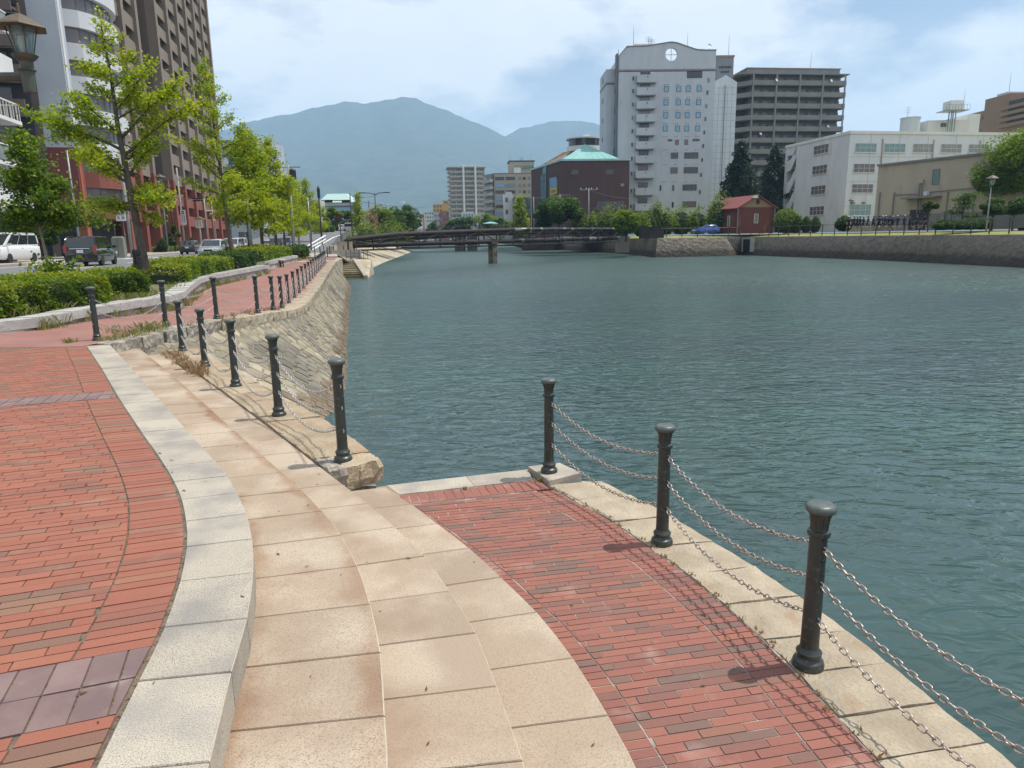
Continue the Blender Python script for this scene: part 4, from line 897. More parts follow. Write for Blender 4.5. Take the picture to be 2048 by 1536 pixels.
specs = [(470, -6.4, 10.6, 'tall thin topped ginkgo in front of the blue sign, silver car behind its foot', 31, 3.0, 12000, (-.6, 0)),
         (500, -6.5, 8.3, 'ginkgo with a staked trunk just right of the tallest roadside ginkgo', 37, 2.6, 9000, (.3, 0)),
         (527, -6.5, 8.0, 'slim ginkgo leaning in behind the staked trunk', 39, 2.6, 8000, (.2, 0)),
         (588, -6.6, 8.2, 'ginkgo just left of the bushy one behind the far planter', 45, 2.6, 7000, (.1, 0)),
         (640, -6.4, 9.0, 'small looking ginkgo past the double topped one, last of the row', 55, 3.0, 7000, (0, 0)),
         (555, -6.4, 9.8, 'pointed ginkgo rising against the mountain, fifth along the street', 41, 2.8, 9500, (-.2, 0)),
         (572, -6.5, 7.5, 'ginkgo between the pointed one and the double topped one along the street', 43, 2.7, 7000, (0, 0)),
         (600, -6.4, 8.6, 'bushy ginkgo behind the far planter wall', 47, 2.9, 7000, (0, 0)),
         (624, -6.2, 10.6, 'double topped ginkgo at the far end of the roadside row', 53, 3.1, 8000, (-.3, 0))]
for px, t_, H_, lb, sd_, wd, nl, ln in specs:
    bx, by = base_on(px, t_, .3); ginkgo('ginkgo_tree', (bx, by, .3), H_, lb, sd_, None, nl, 0.09 if by < 45 else .15, m_gink, .15, ln, .26, wd, spread=.14 if by < 45 else .23, shade=.02)
# --- hedges in the planters
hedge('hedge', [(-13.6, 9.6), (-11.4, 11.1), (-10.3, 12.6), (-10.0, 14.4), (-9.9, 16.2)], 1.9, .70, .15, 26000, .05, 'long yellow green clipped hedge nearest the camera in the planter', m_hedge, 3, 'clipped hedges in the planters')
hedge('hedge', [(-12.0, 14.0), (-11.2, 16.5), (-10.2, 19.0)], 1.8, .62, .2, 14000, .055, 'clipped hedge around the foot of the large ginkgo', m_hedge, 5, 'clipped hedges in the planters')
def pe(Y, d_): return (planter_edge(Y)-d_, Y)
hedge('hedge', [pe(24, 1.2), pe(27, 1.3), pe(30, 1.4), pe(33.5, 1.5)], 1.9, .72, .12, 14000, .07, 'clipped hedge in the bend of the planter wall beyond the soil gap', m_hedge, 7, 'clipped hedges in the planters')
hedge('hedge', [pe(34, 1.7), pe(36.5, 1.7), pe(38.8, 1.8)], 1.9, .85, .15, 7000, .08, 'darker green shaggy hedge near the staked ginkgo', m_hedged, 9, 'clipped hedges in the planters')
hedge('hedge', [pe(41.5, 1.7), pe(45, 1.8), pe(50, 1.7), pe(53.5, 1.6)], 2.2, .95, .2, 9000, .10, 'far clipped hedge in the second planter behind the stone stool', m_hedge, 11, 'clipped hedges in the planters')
hedge('hedge', [pe(58, 1.0), pe(62, .8)], 1.6, .9, .2, 3000, .12, 'low dark hedge beside the grey utility pole', m_hedged, 13, 'clipped hedges in the planters')
# shaggy weedy shrubs in front of the first hedge, and the sucker growth at the young ginkgo
def shrub(loc, r, h_, label, seed, m, n_=2500, leaf=.06, cat='bush', group=None, name='shrub', up=.3):
    g = np.random.default_rng(seed); root = empty(name, loc, 0, label, cat, group); mb = MB(); pts = []
    for i in range(14):
        az = g.uniform(0, 6.28); d_ = r*g.uniform(.2, 1); P = bent((0, 0, 0), (math.cos(az)*d_, math.sin(az)*d_, h_*g.uniform(.55, 1)), 4, .1, 0, seed+i); mb.tube(P, [.012, .01, .008, .006, .004], 4); pts.append(along(P, n_//14, .05+r*.11, g, .15, 1.05))
    mb.obj('stems', m_bark, root); leaves('foliage', np.concatenate(pts), leaf, m, root, up=up); return root
shrub((-10.9, 10.9, .15), .9, .62, 'blue green wild shrub sprawling over the planter wall at the left edge', 61, m_hedged, 5200, .05)
shrub((-9.9, 11.9, .15), .75, .5, 'second blue green wild shrub in front of the nearest hedge', 62, m_hedged, 3600, .05)
bx, by = base_on(118, -6.7, .3); shrub((bx+.1, by-.2, .3), .5, .95, 'pale green leafy suckers around the young ginkgo trunk', 63, m_gink2, 1500, .085)
# weeds growing in joints
def tufts(name, spots, m, seed):
    g = np.random.default_rng(seed); mb = MB()
    for x_, y_, z_, r_, h_, n_ in spots:
        for i in range(n_):
            a = g.uniform(0, 6.28); d_ = r_*g.random()**.5; bx_, by_ = x_+math.cos(a)*d_, y_+math.sin(a)*d_; hh = h_*g.uniform(.4, 1); lx, ly = g.normal(0, hh*.35), g.normal(0, hh*.35); w_ = .006+.004*g.random(); c_, s_ = math.cos(a), math.sin(a)
            mb.add([(bx_-w_*s_, by_+w_*c_, z_), (bx_+w_*s_, by_-w_*c_, z_), (bx_+lx*.5, by_+ly*.5, z_+hh*.7), (bx_+lx, by_+ly, z_+hh*.95)], [(0, 1, 2), (0, 2, 3)], r=float(g.random())*.999)
    return mb.obj(name, m, rnd=True, kind='stuff')
sp = [(-6.45, 11.2, 0, .22, .10, 90), (-6.35, 11.7, 0, .3, .15, 130), (-6.35, 12.3, 0, .3, .2, 130), (-6.95, 10.95, 0, .12, .09, 60), (-6.9, 12.2, 0, .25, .14, 60)]
for i in range(60):
    Y = random.uniform(11.5, 37); sp.append((planter_edge(Y)+.05, Y, zp(Y), .16, random.uniform(.08, .3), 26))
for i in range(14): sp.append((planter_edge(22+i)-.5, 22+i*.9, zp(24)+.35, .3, .22, 40))
for i in range(22):
    Y = random.uniform(13, 19.6); sp.append((planter_edge(Y)-.75, Y, zp(Y)+float(np.interp(Y, *HT))-.08, .3, .25, 60))
tufts('weeds', sp, m_weed, 71)
sd_ = [(E3(y_)-.05+random.uniform(-.12, .2), y_, -.29, .09, .10, 26) for y_ in np.linspace(10.0, 11.5, 14)]+[(E3(9.7), 9.75, -.29, .16, .2, 80), (E3(9.45), 9.5, -.29, .12, .14, 40)]
for y_ in np.linspace(2.0, 3.4, 14): sd_.append((E0(y_)-.008, y_, -.01, .012, .018, 4))
sd_ += [(KI(y_)+random.uniform(-.02, .02), y_, -.6, .03, .03, 9) for y_ in np.linspace(2.5, 5.8, 26)]
sd_ += [(-5.9+random.uniform(-.3, .3), y_, zp(y_), .08, .12, 20) for y_ in np.linspace(13, 18, 14)]
tufts('dry_weeds', sd_, m_dry, 72)
tufts('grass_tufts', [(.22, 5.86, -.6, .03, .05, 26), (-.42, 5.68, -.6, .025, .035, 18)]+[(-16+random.uniform(-.4, .4), 50+i, .05, .3, .35, 30) for i in range(8)], m_weed, 73)
# --- leaves and bits lying on the paving
lg = np.random.default_rng(5); mb = MB()
for i in range(70):
    y_ = lg.uniform(1.9, 6.5); x_ = lg.uniform(E0(y_)-1, KI(y_)); z_ = 0 if x_ < E1(y_) else -.15 if x_ < E2(y_) else -.3 if x_ < E3(y_) else -.45 if x_ < E4(y_) else -.6
    if y_ > 5.2 and x_ > E3(y_): continue
    a = lg.uniform(0, 6.28); l_ = lg.uniform(.008, .022); c_, s_ = math.cos(a)*l_, math.sin(a)*l_; mb.add([(x_-c_, y_-s_, z_+.004), (x_+s_*.3, y_-c_*.3, z_+.005), (x_+c_, y_+s_, z_+.008), (x_-s_*.35, y_+c_*.35, z_+.004)], [(0, 1, 2, 3)])
mb.obj('fallen_leaves', mat('dead_leaf', (.09, .055, .03), .9), kind='stuff')
# ------------------------------------------------------------------ buildings: materials
def bmat(nm, c, c2=None, r=.85, sc=.6, streak=None):
    m = mat(nm, c, r, col2=c2 or tuple(v*.88 for v in c), scale=sc, detail=6, fac=(.35, .7), stain=(streak, .9, .58, .85) if streak else None, stretch=(1, 1, .35))
    return m
mb_brown = bmat('brown_wall_tile', (.145, .112, .095)); mb_tan = bmat('tan_wall_tile', (.25, .20, .16)); mb_red = bmat('red_wall_tile', (.26, .082, .058)); mb_redd = bmat('dark_red_tile', (.17, .05, .045)); mb_bluew = bmat('bluish_white_panel', (.46, .49, .54)); mb_curv = bmat('pale_bay_panel', (.64, .65, .68)); mb_white = bmat('white_render', (.74, .73, .71)); mb_dark = bmat('dark_recess', (.045, .045, .055)); mb_orange = mat('orange_pipe', (.42, .12, .05), .5)
mb_hotel = bmat('cool_white_wall', (.50, .53, .58), (.44, .47, .52), streak=(.36, .38, .40)); mb_annex = bmat('pale_annex_panel', (.60, .65, .69)); mb_grey = bmat('mid_grey_wall', (.21, .225, .25)); mb_cond = bmat('grey_condo_wall', (.12, .12, .125)); mb_condp = bmat('grey_parapet', (.215, .21, .21))
mb_school = bmat('school_cream', (.66, .67, .71), (.58, .59, .63), streak=(.45, .42, .38)); mb_gym = bmat('gym_beige', (.45, .385, .31), (.39, .33, .265), streak=(.27, .21, .15)); mb_plum = bmat('plum_brick_wall', (.105, .062, .062), (.085, .05, .052)); mb_cu = mat('green_copper_roof', (.20, .46, .42), .6, col2=(.16, .38, .36), scale=1); mb_trim = bmat('pale_blue_trim', (.45, .62, .62))
mb_beige = bmat('beige_wall', (.42, .37, .31)); mb_apt = bmat('pinkish_grey_wall', (.36, .32, .29)); mb_apt2 = bmat('brown_apartment_wall', (.26, .16, .11)); mb_roofred = mat('red_metal_roof', (.25, .06, .055), .5, col2=(.20, .055, .05), scale=2); mb_hut = bmat('hut_brick', (.15, .045, .038), (.11, .036, .03), streak=(.30, .13, .1)); mb_gable = bmat('gable_boards', (.30, .21, .14)); mb_mauve = bmat('mauve_grey_trim', (.24, .205, .22))
mb_frame = mat('window_frame', (.20, .20, .205), .5, metal=.2); mb_framew = mat('white_window_frame', (.68, .68, .66), .5)
g_dark = glassmat('dark_pane', (.012, .016, .024), .2, (.035, .042, .055)); g_blue = glassmat('blue_pane', (.16, .34, .50), .15, (.22, .42, .58)); g_curt = glassmat('curtained_pane', (.16, .17, .16), .2, (.30, .30, .28)); g_teal = glassmat('teal_pane', (.12, .22, .24), .2, (.20, .31, .31)); g_plum = glassmat('plum_curtain_pane', (.09, .07, .08), .25, (.17, .14, .14))
m_blue = mat('blue_sign_panel', (.012, .07, .36), .4); m_sgrn = mat('green_sign_letter', (.03, .28, .21), .5); m_bluglass = glassmat('blue_facade_glass', (.05, .10, .13), .1, (.09, .16, .2)); m_yel = mat('yellow_print', (.62, .52, .06), .5); m_skyp = mat('blue_print', (.12, .30, .55), .5); m_dish = mat('dish_white', (.7, .7, .7), .4)
_wm = {}
def window_meshes(w_, h_, nx, ny, frame, glass, fr=.05, dep=.09):
    """frame bars and recessed panes, drawn in x (width) and z, facing -y"""
    key = (w_, h_, nx, ny, frame.name, glass.name)
    if key in _wm: return _wm[key]
    f_ = MB(); 
    for z in (fr/2, h_-fr/2): f_.box((0, -dep/2, z), (w_, dep, fr))
    for x_ in (-w_/2+fr/2, w_/2-fr/2): f_.box((x_, -dep/2, h_/2), (fr, dep, h_-2*fr-.002))
    for i in range(1, nx): f_.box((-w_/2+w_*i/nx, -dep/2+.01, h_/2), (fr*.8, dep-.02, h_-2*fr-.004))
    for j in range(1, ny): f_.box((0, -dep/2+.015, h_*j/ny), (w_-2*fr-.004, dep-.03, fr*.8))
    p_ = MB(); p_.box((0, -.022, h_/2), (w_-fr, .03, h_-fr))
    s_ = MB(); s_.box((0, -.09, -.04), (w_+.16, .18, .07))
    _wm[key] = (f_.mesh('window', frame), p_.mesh('pane', glass), s_.mesh('sill', frame)); return _wm[key]
def window(parent, x_, y_, z_, rz, w_, h_, nx=2, ny=1, frame=None, glass=None, full=True, sill=False):
    f_, p_, s_ = window_meshes(w_, h_, nx, ny, frame or mb_frame, glass or g_dark)
    o = ob('window', f_, parent, (x_, y_, z_), rz); ob('pane', p_, o)
    if sill: ob('sill', s_, o)
    return o
class Bld:
    """building in its own frame: origin at the front left foot, x along the front, y into the depth"""
    def __init__(s, name, a, b, z0, label, cat='building', group=None):
        s.a, s.b = Vector((*a, 0)), Vector((*b, 0)); s.L = (s.b-s.a).length; s.rz = math.atan2(s.b.y-s.a.y, s.b.x-s.a.x); s.z0 = z0
        s.root = empty(name, (a[0], a[1], z0), s.rz, label, cat, group)
    def box(s, name, x0, x1, y0, y1, z0, z1, m, parent=None, kind=None):
        mb = MB(); mb.box(((x0+x1)/2, (y0+y1)/2, (z0+z1)/2), (x1-x0, y1-y0, z1-z0)); return mb.obj(name, m, parent or s.root, kind=kind)
    def win(s, x, z, w, h, nx=2, ny=1, frame=None, glass=None, y=0., sill=False, rz=0.):
        glass = glass or random.choice((g_dark, g_dark, g_dark, g_dark, g_plum, g_dark, g_curt)); return window(s.root, x, y-.004, z, rz, w, h, nx, ny, frame, glass, sill=sill)
    def winl(s, yy, z, w, h, nx=2, ny=1, frame=None, glass=None, x=0.): return window(s.root, x-.004, yy, z, -math.pi/2, w, h, nx, ny, frame, glass)
    def winr(s, yy, z, w, h, nx=2, ny=1, frame=None, glass=None, x=None): return window(s.root, (s.L if x is None else x)+.004, yy, z, math.pi/2, w, h, nx, ny, frame, glass)
def mast(parent, x, y, z, h, r=.05, name='antenna'):
    mb = MB().tube([(x, y, z-.1), (x, y, z+h*.6), (x, y, z+h)], [r, r*.7, r*.3], 5); return mb.obj(name, m_pole, parent)
def aerial(parent, x, y, z, h):
    mb = MB().tube([(x, y, z-.1), (x, y, z+h)], .05, 5)
    for k_ in range(4): mb.tube([(x-.8, y, z+h*(.5+.15*k_)), (x+.8, y, z+h*(.5+.15*k_))], .03, 4)
    return mb.obj('aerial', m_pole, parent)
# ------------------------------------------------------------------ tall brown and red condominium on the left
# frame: x runs along the street away from the camera, -y faces the water
TF = -26.2; S0 = 79.6
a = sw(S0, TF); b = sw(163.5, TF)
C = Bld('condominium_tower', a, b, .42, 'brown and red high rise condominium with white curved bay, filling the upper left', 'building')
FH = 3.05; Z1 = 4.3; NF = 19
def fz(k_): return 0 if k_ == 0 else Z1+(k_-1)*FH     # floor level of storey k (0 = ground)
TOP = fz(NF)
# local y positive = away from the water
C.box('wall', 14.7, 84, 2.4, 16, 0, fz(3), mb_redd); C.box('wall', 14.7, 84, 2.4, 16, fz(3)+.002, TOP, mb_brown)
C.box('wall', 0, 14.7, .6, 16, fz(1), fz(3), mb_redd); C.box('wall', 0, 14.7, .6, 16, fz(3)+.002, TOP, mb_bluew); C.box('garage', .6, 14.6, 1.2, 15.9, 0, fz(1)-.01, mb_dark)
bays = [(15.2, 21.6), (21.6, 28.1)]+[(39+7.42*i, 39+7.42*(i+1)) for i in range(6)]
pme = {}
def ppil(m, h): 
    return MB().box((0, 1.0, h/2), (1.15, 2.8, h)).mesh('pillar', m)
pr_, pt_ = ppil(mb_red, fz(3)), ppil(mb_tan, TOP-fz(3)+.6)
for x_ in [15.2, 21.6, 28.1]+[39+7.42*i for i in range(7)]:
    ob('pillar', pr_, C.root, (x_, 0, 0)); ob('pillar', pt_, C.root, (x_, 0, fz(3)+.003))
for x0, x1 in bays:
    w_ = x1-x0-1.16; xc = (x0+x1)/2
    pw = w_*.56
    pmR = MB().box((0, 0, .42), (w_, .16, 1.65)).mesh('balcony_front', mb_red); pmT = MB().box((0, 0, .42), (w_, .16, 1.65)).mesh('balcony_front', mb_tan)
    slab = MB().box((0, .95, -.1), (w_-.01, 1.9, .2)).mesh('balcony_floor', mb_tan)
    wn = MB().box((0, 0, FH/2), (w_*.44, .5, FH-.24)).mesh('bay_panel', mb_tan); wnr = MB().box((0, 0, FH/2), (w_*.44, .5, FH-.24)).mesh('bay_panel', mb_red)
    for k_ in range(0, NF):
        z = fz(k_); red = k_ < 3
        if k_: ob('balcony_front', pmR if red else pmT, C.root, (xc, .1, z-.12)); ob('balcony_floor', slab, C.root, (xc, .32, z))
        window(C.root, xc, 2.39, z+.25, 0, w_*.7, 2.1 if k_ else 2.6, 3, 1, mb_frame, g_dark)
C.box('roof_edge', 10.6, 84, -.3, 16, TOP+.6, TOP+1.4, mb_brown)
# dark recess between the two wings, with small windows
C.box('recess_wall', 28.6, 38.5, 1.9, 2.38, 0, fz(3), mb_redd); C.box('recess_wall', 28.6, 38.5, 1.9, 2.38, fz(3)+.002, TOP, mb_brown)
for k_ in range(1, NF):
    C.win(32, fz(k_)+.9, 1.8, 1.4, 2, y=1.9); 
C.box('stair_screen', 38.4, 38.9, .9, 2.38, 0, TOP, mb_brown)
# curved bay
def arcmesh(name, m, z0, z1, r0, r1, x0, x1, depth, n=14):
    mb = MB(); P = []
    for i in range(n+1):
        u = i/n; x_ = x0+(x1-x0)*u; P.append((x_, math.sqrt(max(0, 1-(2*u-1)**2))))
    A_ = [(x_, .6-depth*d_) for x_, d_ in P]; 
    poly = A_+[(x1, 1.4), (x0, 1.4)]; mb.prism(poly, z0, z1); return mb.mesh(name, m)
for k_ in range(1, NF):
    red = k_ < 3; mm = mb_red if red else mb_curv; z = fz(k_)
    ob('curved_parapet', arcmesh('curved_parapet', mm, -.6, .95, 0, 0, 1.6, 13.2, 3.6), C.root, (0, 0, z))
    ob('curved_glazing', arcmesh('curved_glazing', g_plum, .951, 2.44, 0, 0, 2.0, 12.6, 3.0), C.root, (0, 0, z))
    fr_ = MB()
    for i in range(1, 12):
        u = i/12; x_ = 2.0+10.6*u; y_ = .6-3.0*math.sqrt(1-(2*u-1)**2); fr_.box((x_, y_-.02, 1.72), (.09, .1, 1.54))
    ob('mullions', fr_.mesh('mullions', mb_frame), C.root, (0, 0, z))
C.box('corner_pier', .0, 1.3, -.25, .59, 0, fz(3), mb_red); C.box('corner_pier', .0, 1.3, -.25, .59, fz(3)+.002, TOP, mb_bluew); C.box('corner_pier', 13.7, 14.5, -.6, .59, 0, fz(3), mb_red); C.box('corner_pier', 13.7, 14.5, -.6, .59, fz(3)+.002, TOP, mb_white)
C.box('corner_strip', -.05, .42, -.34, -.252, fz(3)+.01, TOP, mb_white); C.box('corner_strip', -.05, .42, -.34, -.252, 0, fz(3), mb_orange)
# end wall facing the camera: white strip, dark loggias with brown fronts
C.box('end_strip', -.3, -.002, -.25, 2.3, 4.3, fz(3), mb_redd); C.box('end_strip', -.3, -.002, -.25, 2.3, fz(3)+.002, TOP, mb_bluew); C.box('end_wall', -.25, -.01, 2.3, 3.0, 0, TOP, mb_brown); C.box('end_wall', -.3, -.003, 11.6, 20, 0, TOP, mb_brown)
C.box('end_wall', -1.9, -.01, 11.2, 11.8, 0, TOP, mb_brown)
ef_b = MB().box((0, 0, .3), (.2, 8.3, 1.5)).mesh('loggia_front', mb_brown); ef_r = MB().box((0, 0, .3), (.2, 8.3, 1.5)).mesh('loggia_front', mb_redd)
for k_ in range(1, NF):
    z = fz(k_); ob('loggia_front', ef_r if k_ < 3 else ef_b, C.root, (-1.7, 7.15, z)); C.box('loggia_back', -.35, -.004, 3.0, 11.2, z+.4, z+FH-.3, mb_dark)
    window(C.root, -.36, 6.2, z+.35, -math.pi/2, 3.4, 2.0, 3, 1, mb_frame, g_dark)
    C.box('loggia_floor', -1.6, -.36, 3.0, 11.19, z-.2, z, mb_brown)
MB().lathe([(.01, 0), (.28, .06), (.42, .2), (.40, .21), (.26, .09), (.01, .03)], 16).obj('satellite_dish', m_dish, C.root, (-2.0, 5.3, fz(10)+1.5)).rotation_euler = (1.1, -.4, .5)
MB().lathe([(.01, 0), (.28, .06), (.42, .2), (.40, .21), (.26, .09), (.01, .03)], 16).obj('satellite_dish', m_dish, C.root, (72, -.5, fz(14)+1.3)).rotation_euler = (1.2, .4, .3)
# ------------------------------------------------------------------ neighbouring block with white balconies at the left edge
a2 = sw(38, -23.7); b2_ = sw(57.9, -23.7)
Bn = Bld('apartment_block', a2, b2_, .42, 'apartment block with white railed balconies cut by the left edge of the picture', 'building')
L2 = Bn.L; Bn.box('wall', 0, L2, 0, 9, 0, 3.4, mb_dark); Bn.box('wall', 0, L2, 0, 9, 3.402, 30, mb_white)
for k_ in range(9):
    z = 3.5+2.95*k_
    fl = Bn.box('balcony_floor', 2, L2-.2, -1.7, -.01, z-.12, z+.12, mb_white)
    if k_ % 3 == 0: Bn.box('balcony_panel', 2, L2-.25, -1.68, -1.60, z+.13, z+1.25, mb_white); Bn.box('balcony_panel', L2-.3, L2-.22, -1.59, -.02, z+.13, z+1.25, mb_white)
    elif k_ % 3 == 1:
        Bn.box('balcony_glass', 2, L2-.25, -1.66, -1.62, z+.2, z+1.15, g_curt); Bn.box('balcony_rail', 2, L2-.2, -1.70, -1.60, z+1.151, z+1.25, mb_white); Bn.box('balcony_glass', L2-.28, L2-.24, -1.58, -.02, z+.2, z+1.15, g_curt); Bn.box('balcony_rail', L2-.33, L2-.19, -1.59, -.02, z+1.151, z+1.25, mb_white)
    else:
        r_ = MB(); r_.box((L2/2+.9, -1.65, z+1.2), (L2-2.2, .08, .08))
        for i in range(40): r_.box((2+(L2-2.3)*i/39., -1.65, z+.64), (.04, .04, 1.03))
        for i in range(5): r_.box((L2-.26, -1.5+.33*i, z+.64), (.04, .04, 1.03))
        r_.box((L2-.26, -.84, z+1.2), (.08, 1.6, .08)); r_.obj('balcony_rail', mb_white, Bn.root)
    for i in range(4): Bn.win(3.2+i*4.6, z+.2, 2.6, 2.0, 2)
    Bn.winr(4, z+.9, 1.4, 1.2, 2)
# low dark shop and shrub behind the cars
a3 = sw(60, -37.5); b3 = sw(79.0, -37); Lo = Bld('low_shop_building', a3, b3, .3, 'low dark shop building behind the young ginkgo at left', 'building')
Lo.box('wall', 0, Lo.L, 0, 8, 0, 4.6, mb_dark); Lo.box('roof_edge', -.2, Lo.L+.2, -.4, 8.2, 4.602, 5.1, mb_brown); Lo.box('sign_band', 1, 12, -.12, -.005, 3.2, 4.3, mb_grey)
for i in range(3): Lo.win(3+i*6, .5, 3.8, 2.3, 3)
# ------------------------------------------------------------------ blue signed building past the ginkgo
D_ = 185; xa, xb = gx(441, D_, 10), gx(530, D_, 10)
Bs = Bld('shop_building', (xa, D_), (xb, D_-2), .3, 'building with blue sign panels half hidden behind the tall ginkgo', 'building')
hb = gz(284, 470, D_)
Bs.box('wall', 0, Bs.L, 0, 14, 0, hb, mb_bluew); Bs.box('sign_panel', .3, 4.6, -.3, -.01, hb-6.6, hb+.1, m_blue); Bs.box('sign_panel', 4.4, 5.2, -.6, -.31, hb-19, hb-3, m_blue)
Bs.box('sign_panel', Bs.L-5.2, Bs.L-1.8, -.3, -.01, hb-19, hb-.2, m_blue); r_ = MB(); r_.lathe([(.75, 0), (1.15, 0), (1.15, .15), (.75, .15)], 24); r_.obj('ring_mark', m_dish, Bs.root, (2.6, -.32, hb-5.2)).rotation_euler = (math.pi/2, 0, 0)
for k_ in range(6):
    for i in range(2): Bs.win(Bs.L*.45+i*1.9, 2+k_*4, 1.6, 1.8, 2)
# ------------------------------------------------------------------ pale pavilion with green roof at the end of the street
D_ = 300; xa, xb = gx(640, D_, 10), gx(707, D_, 10); zt = gz(403, 675, D_)
Pv = Bld('street_end_hall', (xa, D_), (xb, D_), 1, 'glass fronted hall with pale green hipped roof across the end of the street', 'building')
Pv.box('wall', .8, Pv.L-.8, 1, 12, 0, zt-1.6, mb_grey); rf = MB(); q = Pv.L
rf.add([(-.4, -.4, zt-1.4), (q+.4, -.4, zt-1.4), (q+.4, 13, zt-1.4), (-.4, 13, zt-1.4), (3, 3, zt+2.3), (q-3, 3, zt+2.3), (q-3, 9, zt+2.3), (3, 9, zt+2.3)], [(0, 1, 5, 4), (1, 2, 6, 5), (2, 3, 7, 6), (3, 0, 4, 7), (4, 5, 6, 7), (3, 2, 1, 0)]); rf.obj('roof', mat('pale_green_roof', (.42, .60, .54), .6), Pv.root)
Pv.box('roof_band', 0, q, .2, 12.5, zt-2.6, zt-1.402, mb_bluew)
for i in range(8): Pv.win(1.8+(q-3.6)*i/7, zt-8.3, 1.45, 5, 1, 3, y=1, glass=g_blue)
# ------------------------------------------------------------------ tower with balconies (hotel) on the far bank
zg = 1.9; D_ = 158
ha, hb_ = (gx(1236, D_, 20), D_), (gx(1426, D_, 20), D_+.5)
Ht = Bld('hotel_tower', ha, hb_, zg, 'tall white tower with round hole in its curved gable and a stack of balconies', 'building')
LW = Ht.L; zc = gz(139, 1330, D_)-zg; zs = gz(100, 1425, D_)-zg; zs2 = gz(94, 1250, D_)-zg; zpk = gz(84.5, 1337, D_)-zg
Ht.box('wall', 0, LW, .0, 13, 0, zc-.35, mb_hotel); Ht.box('cornice', -.12, LW+.12, -.10, 13, zc-.25, zc+.1, mb_mauve)
# gable slab with a round opening
def gable_profile(x_):
    xp = LW*(1337-1236)/190; pts = [(0, zs2-1.7), (LW*.075, zs2), (LW*.27, zs2+.05), (xp-1.2, zpk-.15), (xp, zpk), (xp+1.2, zpk-.15), (LW*.79, zs+.15), (LW*.9, zs), (LW, zs)]
    return float(np.interp(x_, [p_[0] for p_ in pts], [p_[1] for p_ in pts]))
xp = LW*(1338-1236)/190; zhc = gz(108, 1338, D_)-zg; rh_ = 1.28
mb = MB(); nh = 32; z0 = zc+.101
ring = [(xp+rh_*math.cos(2*math.pi*i/nh), zhc+rh_*math.sin(2*math.pi*i/nh)) for i in range(nh)]
def ext(i):
    a_ = 2*math.pi*i/nh; c_, s_ = math.cos(a_), math.sin(a_); k_ = 2.3/max(abs(c_), abs(s_)); x_, z_ = xp+c_*k_, zhc+s_*min(k_, 99); z_ = min(max(z_, z0), gable_profile(x_)); return (x_, z_)
def ext(i):
    a_ = 2*math.pi*i/nh; c_, s_ = math.cos(a_), math.sin(a_); k_ = 2.3/max(abs(c_), abs(s_)); x_ = xp+c_*k_
    z_ = zhc+s_*k_ if abs(c_) > abs(s_)+1e-6 else (z0 if s_ < 0 else gable_profile(x_)); return (x_, z_)
ex = [ext(i) for i in range(nh)]
for yy in (0., .6):
    V = [(p_[0], yy, p_[1]) for p_ in ring+ex]; Fc = [(i, (i+1) % nh, nh+(i+1) % nh, nh+i) for i in range(nh)]
    mb.add(V, Fc if yy else [f_[::-1] for f_ in Fc])
for x0, x1 in ((0, xp-2.3), (xp+2.3, LW)):
    n_ = 12
    for i in range(n_):
        u, v = x0+(x1-x0)*i/n_, x0+(x1-x0)*(i+1)/n_; mb.add([(u, 0, z0), (v, 0, z0), (v, 0, gable_profile(v)), (u, 0, gable_profile(u)), (u, .6, z0), (v, .6, z0), (v, .6, gable_profile(v)), (u, .6, gable_profile(u))], [(0, 1, 2, 3), (7, 6, 5, 4)])
for i in range(nh): 
    a_, b_3 = ring[i], ring[(i+1) % nh]; mb.add([(a_[0], 0, a_[1]), (b_3[0], 0, b_3[1]), (b_3[0], .6, b_3[1]), (a_[0], .6, a_[1])], [(0, 1, 2, 3)])
mb.obj('gable', mb_hotel, Ht.root)
ed = MB(); n_ = 40
for i in range(n_):
    u, v = LW*i/n_, LW*(i+1)/n_; ed.add([(u, -.12, gable_profile(u)), (v, -.12, gable_profile(v)), (v, -.12, gable_profile(v)+.22), (u, -.12, gable_profile(u)+.22), (u, .7, gable_profile(u)), (v, .7, gable_profile(v)), (v, .7, gable_profile(v)+.22), (u, .7, gable_profile(u)+.22)], [(0, 1, 2, 3), (7, 6, 5, 4), (3, 2, 6, 7), (1, 0, 4, 5)])
ed.obj('gable_coping', mb_mauve, Ht.root)
cb = MB(); cb.box((xp, .3, zhc), (.09, .09, rh_*2-.02)); cb.box((xp, .42, zhc), (rh_*2-.02, .09, .09)); cb.obj('window_bars', mb_frame, Ht.root)
Ht.box('roof_box', 4, 8, 4, 9, zc-.3, zs2+1.6, mb_white); Ht.box('side_parapet', 0, .6, .61, 13, z0, zs2-1.75, mb_hotel); Ht.box('side_parapet', LW-.6, LW, .61, 13, z0, zs-.1, mb_hotel)
